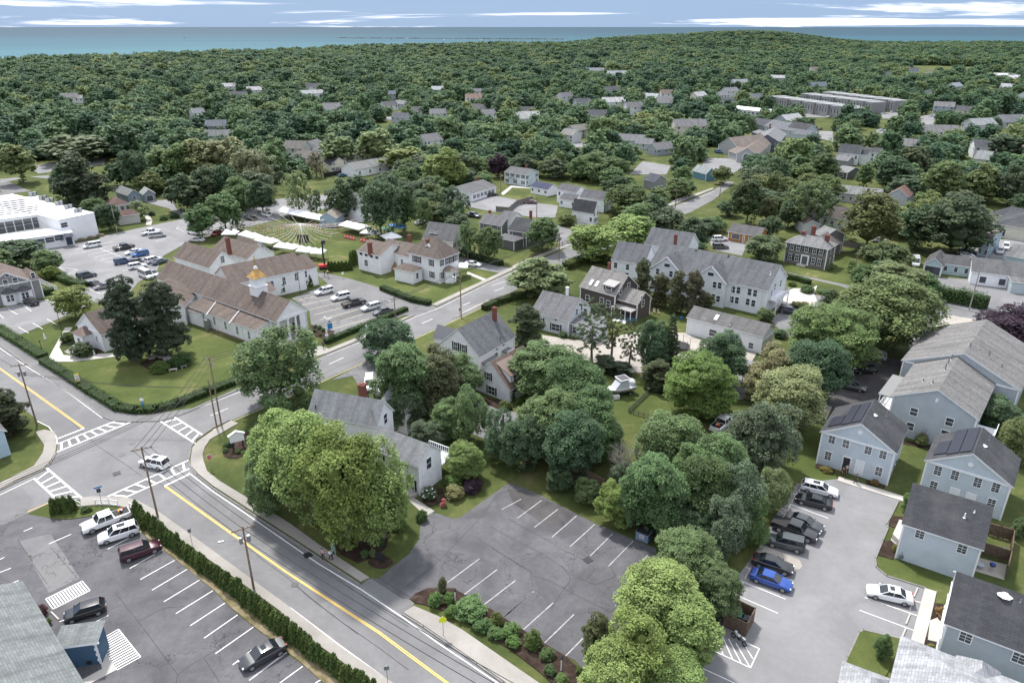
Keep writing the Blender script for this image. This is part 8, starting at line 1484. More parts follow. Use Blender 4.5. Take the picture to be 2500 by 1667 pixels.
CARB=[proj(o.location+Vector((0,0,.8)))+(o.location.y,)for o in bpy.data.objects if o.get('category')in('car','SUV','van','minivan','pickup truck')]
VIS=[]
for s in('k 1400 560 1320 590 1240 600 1500 490 1470 600 1420 620 1560 430 1360 530 1560 280 1480 300 1620 260 1000 320 1100 290 940 340 1150 340 1480 830 1560 850','i 400 290 300 310 480 265 640 255 60 380 150 440 30 440 100 420 900 290 380 365 300 420 360 440 720 270','j 220 440 280 400 540 400 480 390 350 510 250 500','l 450 1060 560 1080 640 1090 1400 1200 750 400 800 380','o 1600 480 1700 475 1850 480 1950 470 2100 480 2200 490 1640 500 1700 800 1700 840 1390 790 1450 780 980 790 900 780 1060 800 2250 830 960 900 1020 930 1720 790 2180 780','n 1700 970 420 800 1480 590 1180 500 1950 560 2050 790','h 1500 420 1400 380'):
 t,*q=s.split();q=list(map(float,q))
 for a,b in zip(q[::2],q[1::2]):g=G(t,a,b);VIS.append((*N(t,a,b),g.y))
rn=random.Random(12);cand=[]
T3=np.array([(t[0],t[1],t[2])for t in TREES])
y=150.0
while y<3400:
 D0=y;step=7.6+D0/230 if D0>500 else(8.5 if D0<380 else 9.8)
 x=-y*.82-20
 while x<y*.82+20:
  X=x+rn.uniform(-.42,.42)*step;Y=y+rn.uniform(-.42,.42)*step;x+=step
  D=math.hypot(X,Y);az=math.degrees(math.atan2(X,Y))
  if abs(az)>39 or D>coast(az)-12:continue
  if D<175:continue
  if az>-12 and D<195:continue
  r=(rn.uniform(3.6,6.6)if D<380 else rn.uniform(4.2,8.6))if D<900 else step*rn.uniform(.38,.95);h=r*rn.uniform(1.25,2.0)if D<900 else 4+r*rn.uniform(.5,1.1)
  h=min(h,16)
  bad=False
  for q,bb in zip(OPEN,BBOX):
   if bb[0]-2<X<bb[1]+2 and bb[2]-2<Y<bb[3]+2 and inside(q,X,Y):bad=True;break
  if bad:continue
  for hb in HB:
   kq=r*(.7 if D<380 else.2)
   if hb[0]-kq<X<hb[1]+kq and hb[2]-kq<Y<hb[3]+kq:bad=True;break
  if bad:continue
  if D<520:
   d2=(T3[:,0]-X)**2+(T3[:,1]-Y)**2
   if(d2<(.62*(T3[:,2]+r))**2).any():continue
  if D<1300 and any(gy>Y and abs(qx-pX)<rP*.9 and pT<qy<pB for qx,qy,gy in VIS for pX,pT,pB,rP in[(proj((X,Y,0))[0],proj((X,Y,h))[1],proj((X,Y,.5))[1],r*FOC/Y)]):continue
  if D<1300:
   z0=land(X,Y);c0=proj((X,Y,z0+h));c1=proj((X,Y,z0+1));rp=r*FOC/Y
   for hb in HB:
    if hb[8]>Y:
     ox=min(c0[0]+rp,hb[5])-max(c0[0]-rp,hb[4]);oy=min(c1[1],hb[7])-max(c0[1],hb[6])
     if ox>0 and oy>0 and(ox*oy>(.16 if D<330 else.34)*(hb[5]-hb[4])*(hb[7]-hb[6]))and oy>(.30 if D<330 else.62)*(hb[7]-hb[6]):bad=True;break
   if bad:continue
   for cb in CARB:
    if cb[2]>Y and abs(cb[0]-c0[0])<rp+6 and c0[1]<cb[1]<c1[1]:bad=True;break
   if bad:continue
  cand.append((D,X,Y,r,h))
 y+=step*.92
cand.sort()
NIND=300-len(TREES)-4
cols=[(GR,'green'),(DG,'dark green'),(BG,'grey-green'),(OL,'olive'),((.13,.165,.06),'light green'),(GR,'green'),((.06,.095,.04),'deep green'),((.16,.175,.07),'pale yellow-green'),(DG,'dark green'),(BG,'grey-green')]
used={}
for D,X,Y,r,h in cand[:NIND]:
 nz=math.sin(X*.021+2)+math.sin(Y*.017);col,cn=cols[int(abs(nz*2.7+rn.uniform(0,3)))%len(cols)]
 kd=rn.choice(['round','round','spread','dense','open']);px=proj((X,Y,h*.6))
 sz='big' if r>5.2 else 'small' if r<4.1 else 'middling'
 lb='%s %s %s tree standing %s'%(sz,{'round':'rounded','spread':'spreading','dense':'dense','open':'loose'}[kd],cn,relate(px))
 used[lb]=used.get(lb,0)+1
 place_tree(Vector((X,Y,0)),h,r,kd,col,lb,group=lb.replace(' tree standing',' trees'),lod='mid' if D<330 else 'low')
from collections import Counter
_lab=Counter(o['label']for o in bpy.data.objects if o.type=='EMPTY' and 'label' in o)
for o in bpy.data.objects:
 if o.type=='EMPTY' and o.get('category')=='tree' and 'group' in o and _lab[o['label']]==1:del o['group']
rest=cand[NIND:]
print('trees individual',len(TREES),'far wood',len(rest))
def far_wood():
 n=len(rest);V=[];K_=[];S_=[];Rz=[]
 keys=[(k,v)for k in('round','spread','dense')for v in(0,1)]
 for D,X,Y,r,h in rest:
  z=land(X,Y);V.append((X,Y,z+h*.42));K_.append(rn.randrange(6));S_.append((r,r*rn.uniform(.9,1.1),h*.58));Rz.append((0,0,rn.uniform(0,6.28)))
 me=bpy.data.meshes.new('far_wood');me.from_pydata(V,[],[])
 a=me.attributes.new('kindno','INT','POINT');a.data.foreach_set('value',K_)
 a=me.attributes.new('scl','FLOAT_VECTOR','POINT');a.data.foreach_set('vector',np.array(S_,dtype=np.float32).ravel())
 a=me.attributes.new('rot','FLOAT_VECTOR','POINT');a.data.foreach_set('vector',np.array(Rz,dtype=np.float32).ravel())
 o=bpy.data.objects.new('far_wood',me);link(o);tag(o,'dense green woodland of rounded crowns stretching from the village to the sea','woodland',None,'stuff')
 ng=bpy.data.node_groups.new('wood','GeometryNodeTree');ng.interface.new_socket('Geometry',in_out='INPUT',socket_type='NodeSocketGeometry');ng.interface.new_socket('Geometry',in_out='OUTPUT',socket_type='NodeSocketGeometry')
 gi=ng.nodes.new('NodeGroupInput');go=ng.nodes.new('NodeGroupOutput');jn=ng.nodes.new('GeometryNodeJoinGeometry')
 kn=nd(ng,'GeometryNodeInputNamedAttribute',data_type='INT');kn.inputs[0].default_value='kindno'
 sn=nd(ng,'GeometryNodeInputNamedAttribute',data_type='FLOAT_VECTOR');sn.inputs[0].default_value='scl'
 rn_=nd(ng,'GeometryNodeInputNamedAttribute',data_type='FLOAT_VECTOR');rn_.inputs[0].default_value='rot'
 for i,(k,v)in enumerate(keys):
  src=[q for q in bpy.data.objects if q.name.startswith('crown')and q.data==LIB[('low',k,v)]]
  if not src:
   D,X,Y,r,h=rest[i];continue
  oi=ng.nodes.new('GeometryNodeObjectInfo');oi.transform_space='ORIGINAL';oi.inputs['Object'].default_value=src[0];oi.inputs['As Instance'].default_value=True
  cp=nd(ng,'FunctionNodeCompare',data_type='INT',operation='EQUAL');ng.links.new(kn.outputs[0],cp.inputs[2]);cp.inputs[3].default_value=i
  ip=ng.nodes.new('GeometryNodeInstanceOnPoints');ng.links.new(gi.outputs[0],ip.inputs['Points']);ng.links.new(cp.outputs[0],ip.inputs['Selection']);ng.links.new(oi.outputs['Geometry'],ip.inputs['Instance'])
  er=ng.nodes.new('FunctionNodeEulerToRotation');ng.links.new(rn_.outputs[0],er.inputs[0]);ng.links.new(er.outputs[0],ip.inputs['Rotation']);ng.links.new(sn.outputs[0],ip.inputs['Scale'])
  ng.links.new(ip.outputs[0],jn.inputs[0])
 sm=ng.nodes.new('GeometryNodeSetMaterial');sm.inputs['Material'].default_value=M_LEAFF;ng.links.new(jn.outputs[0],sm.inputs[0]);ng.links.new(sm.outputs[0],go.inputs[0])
 md=o.modifiers.new('wood','NODES');md.node_group=ng
far_wood()
def col(o,c):o.color=(*c,1);return o
def text(s,size,parent,loc,M,mat,name='lettering'):
 cu=bpy.data.curves.new('t','FONT');cu.body=s;cu.size=size;cu.align_x='CENTER';cu.align_y='CENTER';cu.extrude=.006
 to=bpy.data.objects.new('t',cu);COL.objects.link(to);bpy.context.view_layer.update()
 me=bpy.data.meshes.new_from_object(to.evaluated_get(bpy.context.evaluated_depsgraph_get()));bpy.data.objects.remove(to)
 me.materials.clear();me.materials.append(mat);o=bpy.data.objects.new(name,me);link(o,parent);o.matrix_local=Matrix.Translation(loc)@M.to_4x4();return o
UP=Vector((0,0,1))
def facing(az):return Matrix(((-math.sin(az),0,math.cos(az)),(math.cos(az),0,math.sin(az)),(0,1,0)))
def camaz(p):return math.atan2(-p.y,-p.x)
POLES={}
def pole(key,t,xb,yb,t2,xt,yt,label,arm=None,arms=1,cans=0,light=None,r=.15,mat=None):
 b=G(t,xb,yb);h=min(height_at(b,N(t2,xt,yt)),13);root=empty('utility_pole',b,label,'utility pole')
 m=MB();m.tube([(0,0,-.3),(0,0,h)],[r,r*.65],8);m.build('pole',mat or M_WOODP,root,smooth=True,sharp=40);POLES[key]=(b,h,arm or 0)
 a=arm or 0;d=Vector((math.cos(a),math.sin(a),0))
 for k in range(arms):
  z=h-.35-k*.9;m=MB();m.box((0,0,z),(2.5,.12,.12),a);m.build('cross_arm',M_WOODP,root)
  for s in(-1.1,-.5,.5,1.1):m=MB();m.cone((d.x*s,d.y*s,z+.06),.05,.03,.18,6);m.build('insulator',M_METAL,root)
 for k in range(cans):m=MB();s=(-1)**k*.42;m.cone((d.x*s,d.y*s,h-2.2),.2,.2,.8,10);m.build('transformer',M_METAL,root)
 if light is not None:
  e=Vector((math.cos(light),math.sin(light),0));m=MB();m.tube([e*.1+UP*(h-2.3),e*1.2+UP*(h-1.7),e*2.3+UP*(h-1.6)],.04,5);m.box(e*2.5+UP*(h-1.62),(.6,.25,.12),light);m.build('street_light',M_METAL,root)
 return root
pole('A','e',1497,1080,'e',1395,615,'tall brown utility pole with pale cross arms on the corner before the white sign',-.5,2)
pole('B','e',1465,1090,'e',1375,765,'shorter grey pole leaning beside the tall brown pole',0,0)
pole('C','a',1067,450,'e',960,1215,'utility pole at the corner of the evergreen row, before the white SUV',.45)
pole('D','a',1715,935,'a',1635,510,'utility pole with transformers and street light beside the long evergreen row',.55,1,2,3.4)
pole('E','e',250,1070,'e',155,650,'utility pole with twin transformers at the left street corner',.25,1,2)
pole('F','j',1455,1315,'j',1450,1000,'utility pole with lamp in front of the rectory',.6,0,0,2.6)
pole('G','f',1010,345,'f',995,200,'grey pole with lamp at the hedge end of the church car park',.6,0,0,2.4)
pole('H','k',455,930,'k',445,740,'utility pole with transformers beside the dark rail fence',.5,1,2)
pole('I','k',1240,578,'k',1240,450,'pale utility pole beside the white roadside fence',.1,1)
pole('J','h',1565,297,'l',1640,965,'tall pale leaning pole at the road bend before the workshops',0,0,mat=M_WALK)
pole('K','k',1540,865,'k',1550,700,'thin pole between the two cars by the orange house',0,0,r=.1)
pole('L','l',785,1035,'l',805,860,'weathered pole on the colonial lawn',0,0)
pole('M','k',1540,500,'k',1552,375,'dark pole with lamp where the main road meets the far lot',0,0,0,2.8)
pole('N','j',1722,480,'j',1725,335,'dark pole beside the round lawn of the pale house',0,0)
pole('O','k',305,640,'k',305,500,'pole in the lot of the maroon car',0,0)
pole('P','m',985,1025,'m',965,880,'pale pole on the far street left of the belt',.3,0,mat=M_WALK);pole('Q','m',1102,1005,'m',1092,930,'street light pole on the far street',0,0,0,3,r=.1)
pole('R','o',945,990,'o',948,870,'utility pole with transformers right of the dark blue-grey house',.3,1,2);pole('S','o',1065,1030,'o',1072,820,'taller utility pole by the far lane',.3,1,2);pole('T','i',430,530,'i',412,435,'slim pole behind the modern hall',0,0,r=.1)
pole('U','i',790,735,'i',765,540,'pale pole below the cream red-roofed house',0,0,mat=M_WALK);pole('V','i',1040,455,'i',1027,385,'pole beside the grey garage',0,0,r=.1)
def wires(k0,k1,label,n=3,dz=0.,sag=.5,off=(-1,0,1),end=None):
 p,h,a=POLES[k0];q,g,b=POLES[k1]if k1 else(end,end.z,a);root=empty('overhead_wires',Vector((p.x,p.y,0)),label,'power lines','overhead wires')
 for o in off[:n]:
  A=Vector((0,0,h-.3-dz))+Vector((math.cos(a),math.sin(a),0))*o;B=Vector((q.x-p.x,q.y-p.y,g-.3-dz))+Vector((math.cos(b),math.sin(b),0))*o
  L=(B-A).length;m=MB();m.tube([A.lerp(B,i/10)-UP*(4*sag*L/30*(i/10)*(1-i/10))for i in range(11)],.032,4,cap=False);m.build('wire',M_BLACK,root)
wires('C','D','overhead wires along the evergreen row between two poles');wires('A','C','overhead wires crossing the junction to the corner pole');wires('E','B','heavy cables over the corner lawn hedge',2,1.2,.8);wires('F','A','overhead wires along the main road past the church');wires('F','H','overhead wires along the main road past the rectory')
off_=G('a',-500,900);off_.z=10;wires('B',None,'black cables running from the corner to the lower left',3,.8,.7,(-.5,.2,.8),off_)
o2=G('b',2300,2450);o2.z=9.5;wires('D',None,'overhead wires continuing past the bottom edge',3,0,.5,(-1,0,1),o2)
o3=G('e',-700,300);o3.z=10;wires('E',None,'overhead wires leaving at the left edge',2,0,.5,(-1,1),o3)
def lamp(t,xb,yb,xt,yt,label,mat):
 b=G(t,xb,yb);h=max(height_at(b,N(t,xt,yt)),2);root=empty('lamp_post',b,label,'lamp post');m=MB();m.tube([(0,0,0),(0,0,.4),(0,0,h-.45)],[.11,.07,.05],8);m.build('post',mat,root)
 m=MB();m.cone((0,0,h-.45),.09,.16,.3,6);m.cone((0,0,h-.15),.2,.03,.18,6);m.build('lantern',M_DKMET,root)
lamp('e',415,425,380,300,'black lamp post beside the chapel walk, farther one',M_DKMET);lamp('e',290,590,265,500,'black lamp post behind the hedge, nearer one',M_DKMET);lamp('b',1415,1028,1412,928,'white lamp post with black lantern in the planting bed',M_TRIM);lamp('c',470,1485,470,1385,'white lamp post with black lantern near the bottom of the bark bed',M_TRIM)
lamp('j',370,1160,358,1005,'tall black lamp on the strip beside the church side windows',M_DKMET);lamp('j',305,610,296,525,'black lamp behind the flag mast',M_DKMET)
def sign(name,t,xb,yb,h,label,w,hh,c,shape='box',txt=None,tc=None,size=.3,az=None,bord=None):
 b=G(t,xb,yb);az=camaz(b)+(az or 0);root=empty(name,b,label,'sign');m=MB();m.tube([(0,0,0),(0,0,h)],.035,6);m.build('post',M_METAL if name!='notice_board' else M_DKMET,root)
 f=Vector((math.cos(az),math.sin(az),0));M=facing(az);m=MB()
 if shape=='oct':P=[(w/2*math.cos(math.pi/8+k*math.pi/4),w/2*math.sin(math.pi/8+k*math.pi/4))for k in range(8)]
 elif shape=='dia':P=[(-w/2,0),(0,-w/2),(w/2,0),(0,w/2)]
 elif shape=='pent':P=[(-w/2,-hh/2),(w/2,-hh/2),(w/2,hh*.15),(0,hh/2),(-w/2,hh*.15)]
 else:P=[(-w/2,-hh/2),(w/2,-hh/2),(w/2,hh/2),(-w/2,hh/2)]
 c0=UP*(h-hh/2)+f*.05;n=len(P);vs=[c0+M@Vector((x,y,z))for z in(0,.03)for x,y in P]
 m.add(vs,[tuple(range(n-1,-1,-1)),tuple(range(n,2*n))]+[(i,(i+1)%n,n+(i+1)%n,n+i)for i in range(n)]);pl=m.build('panel',M_PLAIN,root,color=c)
 if bord:m=MB();vs=[c0+M@Vector((x*.88,y*.88,z))for z in(.03,.036)for x,y in P];m.add(vs,[tuple(range(n,2*n))]);m.build('panel_face',M_PLAIN,pl,color=bord)
 if txt:
  for i,(s,sz,dy)in enumerate(txt if isinstance(txt,list)else[(txt,size,0)]):col(text(s,sz,pl,c0+M@Vector((0,dy,.04)),M,M_PLAIN),tc or(.8,.8,.8))
 return root,c0,M,f
sign('stop_sign','e',1428,1370,2.6,'red octagonal stop sign on the corner lawn',.85,.85,(.7,.7,.7),'oct','STOP',(.8,.8,.8),.27,bord=(.42,.015,.02))
sign('crossing_sign','b',1335,1250,2.8,'fluorescent yellow-green walkers sign on the near pavement',.8,.8,(.62,.68,.03),'pent')
r_,c0,M,f=sign('crossing_plate','a',692,365,3.0,'blue street name sign on a post at the white fence corner',1.0,.22,(.02,.16,.42));m=MB();m.box(Vector((0,0,2.35)),(.5,.05,.6),math.atan2(f.y,f.x)+1.57);m.build('sign_back',M_DKMET,r_)
sign('parking_sign','a',1297,625,2.3,'small grey-backed sign on the pavement beside the evergreen row',.4,.55,(.16,.17,.18));sign('parking_sign','b',960,1570,2.4,'grey-backed sign on the pavement at the bottom edge',.5,.5,(.16,.17,.18));sign('lot_sign','j',657,1050,1.7,'small white sign on the rectory lawn at the lot edge',.6,.6,(.75,.76,.78));sign('lot_sign','k',582,755,2.0,'small blue-grey sign at the side street corner',.6,.6,(.15,.2,.24));sign('lot_sign','f',1445,345,2.2,'small brown sign beside the pole in front of the rectory',.3,.6,(.2,.05,.04))
sign('speed_sign','e',535,810,2.6,'yellow and white school speed sign behind the corner hedge',.75,1.6,(.75,.60,.04),'box',[('SPEED',.2,.32),('LIMIT',.2,.12),('20',.5,-.25)],(.02,.02,.02),bord=None)
o=bpy.data.objects[[x.name for x in bpy.data.objects if x.name.startswith('speed_sign')][0]]
b=Vector(o.location);az=camaz(b);M=facing(az);m=MB();vs=[UP*1.83+Vector((math.cos(az),math.sin(az),0))*.09+M@Vector((x*.33,y*.55,0))for x,y in((-1,-1),(1,-1),(1,1),(-1,1))];m.add(vs,[(0,1,2,3)]);m.build('white_face',M_TRIM,o)
b=G('e',1610,1225);root=empty('notice_board',b,'white gable-topped notice board on dark posts in the corner flower bed','sign',rz=camaz(b)+.12+math.pi/2)
m=MB();m.box((-.75,0,.6),(.22,.22,1.2));m.build('post',M_BLACK,root);m=MB();m.box((.75,0,.6),(.22,.22,1.2));m.build('post',M_BLACK,root)
m=MB();m.box((0,0,1.75),(2.1,.3,1.1));m.add([(-1.05,-.15,2.3),(1.05,-.15,2.3),(0,-.15,2.85),(-1.05,.15,2.3),(1.05,.15,2.3),(0,.15,2.85)],[(0,1,2),(5,4,3),(0,2,5,3),(1,4,5,2)]);m.build('cabinet',M_TRIM,root)
for s in(-1,1):m=MB();m.box((s*.62,0,2.68),(1.4,.55,.1),M=Matrix.Rotation(s*.48,3,'Y'));m.build('gable_roof',M_TRIM,root)
for z,w,c in((2.2,1.6,(.06,.03,.03)),(2.0,1.3,(.02,.03,.03)),(1.86,1.3,(.45,.3,.18)),(1.7,1.3,(.02,.03,.03)),(1.56,1.3,(.45,.3,.18)),(1.42,1.3,(.02,.03,.03))):m=MB();m.box((0,.16,z),(w,.02,.11));m.build('lettering_strip',M_PLAIN,root,color=c)
m=MB();m.blob((0,.16,2.55),(.14,.02,.07),10,5);m.build('emblem',M_BLACK,root)
b=G('b',910,752);root=empty('office_sign',b,'small pointed white office sign in a round black mulch bed','sign',rz=camaz(b)+math.pi/2-.5);m=MB();m.cone((0,0,0),1.6,1.5,.1,18,sq=.7);m.build('mulch_bed',M_MULCH,root)
m=MB();P=[(-.55,.35),(.55,.35),(.55,1.25),(0,1.6),(-.55,1.25)];vs=[(x*1.12,y,.95+(z-.95)*1.1)for y in(-.07,.05)for x,z in P];m.add(vs,[(4,3,2,1,0),(5,6,7,8,9)]+[(i,(i+1)%5,5+(i+1)%5,5+i)for i in range(5)]);m.build('frame',M_BLACK,root)
m=MB();m.add([(x,.075,z)for x,z in P],[(0,1,2,3,4)]);m.build('panel',M_TRIM,root)
for z in(.6,.75,.9):m=MB();m.box((0,.08,z),(.7,.012,.05));m.build('lettering_strip',M_DKMET,root)
m=MB();m.box((0,.085,1.28),(.16,.012,.12),M=Matrix.Rotation(.78,3,'Y'));m.build('emblem',M_BLACK,root)
b=G('f',550,492);h=height_at(b,N('f',540,345));root=empty('church_sign',b,'tall white post sign with hanging blue panel beside the church walk','sign',rz=.55)
m=MB();m.box((0,0,h/2),(.3,.3,h));m.box((0,0,.5),(.5,.5,1));m.cone((0,0,h),.28,.05,.25,8);m.box((.65,0,h-.45),(1.5,.14,.14));m.build('post',M_TRIM,root);m=MB();m.box((.85,0,h-1.0),(1.0,.06,.8));m.build('top_panel',M_TRIM,root);m=MB();m.blob((.85,-.04,h-1.1),(.22,.03,.16),10,6);m.build('emblem',M_DKMET,root)
m=MB();m.box((.85,0,h-2.1),(1.15,.1,1.5));p=m.build('panel_frame',M_TRIM,root)
for s in(-1,1):m=MB();m.box((.85,s*.055,h-2.1),(1.0,.02,1.3));m.build('blue_panel',M_PLAIN,p,color=(.02,.18,.42))
b=G('e',975,975);root=empty('signal_post',b,'slim grey post with round white sign and blue box in the corner hedge','sign post');m=MB();m.tube([(0,0,0),(0,0,3.2)],.05,6);m.build('post',M_METAL,root);m=MB();m.blob((0,-.1,2.2),(.35,.05,.3),10,6);m.build('disc',M_TRIM,root);m=MB();m.box((0,-.1,1.4),(.3,.1,.9));m.build('blue_box',M_PLAIN,root,color=(.06,.2,.4))
def fence(name,label,path,h,step,mat,rails=2,z0=0,solid=False,pw=.12,c=None,group=None):
 P=pts(path);root=empty(name,Vector((P[0].x,P[0].y,z0)),label,'fence',group)
 for p,q in zip(P[:-1],P[1:]):
  d=q-p;L=d.length;a=math.atan2(d.y,d.x);cc=(p+q)/2-P[0];m=MB()
  if solid:
   m.box((cc.x,cc.y,h*.52),(L,.05,h*.9),a);m.box((cc.x,cc.y,h*.97),(L,.1,.07),a)
   k=int(L/.3)
   for i in range(k):t=(p-P[0]).lerp(q-P[0],(i+.5)/k);m.box((t.x,t.y,h*.5),(.2,.07,h*(.93+.03*math.sin(i*2.3))),a)
  else:
   for r in range(rails):m.box((cc.x,cc.y,h*(.95 if r==0 else.95-.75*r/max(1,rails-1)*1.0)),(L,.06,.12 if rails<4 else.03),a)
  o=m.build('panel' if solid else 'rails',mat,root);
  if c:col(o,c)
  k=max(1,int(L/step))
  for i in range(k+1):t=(p-P[0]).lerp(q-P[0],i/k);m=MB();m.box((t.x,t.y,h*.53),(pw,pw,h*1.06),a);o=m.build('post',mat,root);c and col(o,c)
fence('white_fence','low white rail fence curving round the grass island corner','a 650 372 690 368 740 368 800 378',.9,2.2,M_TRIM,2,.1);fence('white_fence','short white fence stub left of the four-evergreen island gap','a 520 375 548 388',.9,1.5,M_TRIM,2,.1);fence('white_fence','short white fence beside the white pickup bed','a 880 392 925 412',.9,1.5,M_TRIM,2,.1)
fence('white_fence','white rail fence below the solar-roofed white house','k 540 690 640 712',1.1,2.6,M_TRIM,2);fence('white_fence','white rail fence under the dark flat-topped tree','k 960 655 1060 625',1.1,2.6,M_TRIM,2);fence('white_fence','white rail fence along the far main road','k 1190 562 1320 512',1.1,2.6,M_TRIM,2)
fence('black_fence','tall solid black fence beside the cream cape house','j 530 372 720 335',2.0,3,M_PLAIN,solid=True,c=(.012,.012,.014));fence('grey_fence','long grey board fence between two lots behind the grey ranch house','j 1690 600 1775 608 1830 560 1936 530',2.0,3,M_PLAIN,solid=True,c=(.16,.15,.14));fence('rail_fence','dark rail fence between the side lawn and the main road','k 190 968 300 900 440 845 550 800',1.2,2.4,M_WOOD,3)
fence('board_fence','weathered grey board fence at the foot of the thicket','c 500 150 600 190 690 235 760 275',2.0,2.4,M_WOODP,solid=True);fence('board_fence','grey board fence behind the colonial','l 690 830 860 860',1.9,2.4,M_PLAIN,solid=True,c=(.2,.2,.2));fence('white_fence','white ramp railing beside the grey shingled house','i 262 1080 390 1140',1.4,1.0,M_TRIM,3)
fence('patio_fence','dark wood fence round the two patios behind the black-roofed blue house','d 1665 560 1760 585 1848 610 1830 745 1805 862',1.8,2.4,M_WOOD,solid=True);fence('patio_fence','dark wood fence dividing the two patios','d 1640 695 1825 750',1.8,2.4,M_WOOD,solid=True);fence('wire_pen','thin black wire pen fence on the boat lawn','g 1175 870 1075 845 925 990 1060 1030 1180 1050',.9,.75,M_BLACK,5,pw=.05)
slab('patio',['d 1650 650 1835 700 1825 745 1640 690','d 1620 720 1820 770 1800 870 1600 810'],M_GRAVEL,.05)
for i,(t,x0,y0,x1,y1,w)in enumerate([('d',437,230,412,285,'white wagon'),('d',392,303,368,352,'far black sedan'),('d',362,365,335,415,'empty bay above the dark sedan'),('d',325,428,303,465,'dark grey sedan'),('d',82,808,50,868,'blue sedan'),('d',38,892,0,960,'empty bay below the blue sedan'),('d',1218,928,1190,992,'white sedan tail'),('d',1193,1010,1163,1078,'first empty bay by the walk'),('d',1166,1104,1136,1177,'second empty bay by the walk'),('d',1138,1200,1105,1277,'third empty bay by the walk'),('c',1412,1362,1368,1418,'striped bay'),('a',345,1090,400,1145,'black hatchback')]):
 a,b=G(t,x0,y0),G(t,x1,y1);d=b-a;m=MB();m.box((0,0,.07),(min(d.length,1.9),.16,.13),math.atan2(d.y,d.x));m.box((0,0,.13),(min(d.length,1.9)*.97,.1,.05),math.atan2(d.y,d.x));tag(m.build('wheel_stop',M_CONC,None,(a+b)/2+UP*.03),'pale concrete wheel stop at the '+w,'wheel stop')
a,b=G('c',970,600),G('c',1052,633);d=(b-a).normalized();n=Vector((-d.y,d.x,0));L=(b-a).length;a0=math.atan2(d.y,d.x);root=empty('dumpster',a,'blue-grey steel dumpster with ribbed black lid at the lot corner','dumpster',None,a0)
m=MB();m.box((L/2,.85,.7),(L,1.7,1.15));m.box((L/2,.85,1.3),(L+.12,1.8,.08));m.build('bin_body',M_PLAIN,root,color=(.16,.21,.29));m=MB();m.box((L/2,.85,1.42),(L,1.7,.08),M=Matrix.Rotation(.1,3,'X'));[m.box((L*(i+.5)/12,.85,1.47),(.05,1.65,.05),M=Matrix.Rotation(.1,3,'X'))for i in range(12)];m.build('lid',M_BLACK,root)
m=MB();m.box((L*.5,-.02,.85),(L*.36,.03,.5));lb=m.build('label_panel',M_TRIM,root)
for z in(.98,.75):m=MB();m.box((L*.5,-.04,z),(L*.3,.01,.1));m.build('lettering_strip',M_BLACK,lb)
for s in(-.06,L+.06):m=MB();m.box((s,.85,.8),(.14,1.0,.18));m.build('fork_pocket',M_DKMET,root)
A,B,C_,D_=G('c',1560,1180),G('c',1712,1255),G('c',1768,1150),G('c',1620,1080);root=empty('bin_enclosure',A,'brown wooden bin enclosure open at the top','enclosure')
for p,q in((A,B),(B,C_),(C_,D_),(D_,A)):
 d=q-p;cc=(p+q)/2-A;a0=math.atan2(d.y,d.x);m=MB();m.box((cc.x,cc.y,.95),(d.length,.06,1.8),a0);m.box((cc.x,cc.y,1.88),(d.length+.1,.12,.08),a0)
 for i in range(int(d.length/.22)):t=(p-A).lerp(q-A,(i+.5)/int(d.length/.22));m.box((t.x,t.y,.95),(.17,.1,1.75),a0)
 m.build('panel',M_WOOD,root)
for i,f_ in enumerate((.22,.5,.78)):
 c=(A+B)/2*.5+(C_+D_)/2*.5;c=A.lerp(B,f_)*.45+D_.lerp(C_,f_)*.55;r2=empty('wheeled_bin',c,('left','middle','right')[i]+' bin inside the wooden enclosure','bin',None,.4);m=MB();m.cone((0,0,.05),.4,.52,1.05,4);m.build('bin_body',M_PLAIN,r2,color=((.05,.06,.06),(.05,.14,.09),(.03,.04,.04))[i]);m=MB();m.box((0,0,1.15),(.85,.85,.08),.78);m.build('lid',M_PLAIN,r2,color=((.35,.36,.37),(.06,.17,.10),(.05,.06,.06))[i])
def motorbike(c,rz,label,colr):
 root=empty('motorcycle',c,label,'motorcycle',None,rz)
 for x in(-.72,.72):
  m=MB();n=16;[m.tube([Vector((x+.27*math.cos(t),0,.31+.27*math.sin(t))),Vector((x+.27*math.cos(t+.4),0,.31+.27*math.sin(t+.4)))],.06,5)for t in[k*.3927 for k in range(16)]];w=m.build('wheel',M_BLACK,root);m=MB();m.tube([(x,-.05,.31),(x,.05,.31)],.17,10);m.build('rim',M_METAL,w)
 m=MB();m.blob((.12,0,.8),(.36,.17,.17),10,6);m.blob((-.55,0,.92),(.3,.1,.07),8,5);m.blob((.5,0,.95),(.2,.16,.22),8,5);m.build('fairing',M_CAR,root,color=colr);m=MB();m.blob((0,0,.45),(.32,.17,.2),8,5);m.tube([(.72,0,.31),(.5,0,1.0)],.04,5);m.tube([(-.72,0,.31),(-.1,0,.6)],.05,5);m.build('engine',M_DKMET,root)
 m=MB();m.blob((-.28,0,.84),(.3,.13,.06),8,5);m.build('saddle',M_BLACK,root);m=MB();m.tube([(.42,-.35,1.05),(.5,0,1.02),(.42,.35,1.05)],.02,5);m.build('handlebar',M_DKMET,root)
c,a0=heading('c',1710,1325,1625,1255);c.z=.05;motorbike(c,a0,'silver and black motorcycle parked on the white striped bay',(.5,.51,.52));c,a0=heading('h',540,935,555,905);motorbike(c,a0,'dark motorcycle parked under the trees behind the blue house',(.03,.03,.03))
c,a0=heading('g',935,850,808,880);root=empty('covered_boat',c,'white motor boat under grey covers on a trailer on the lawn','boat',None,a0)
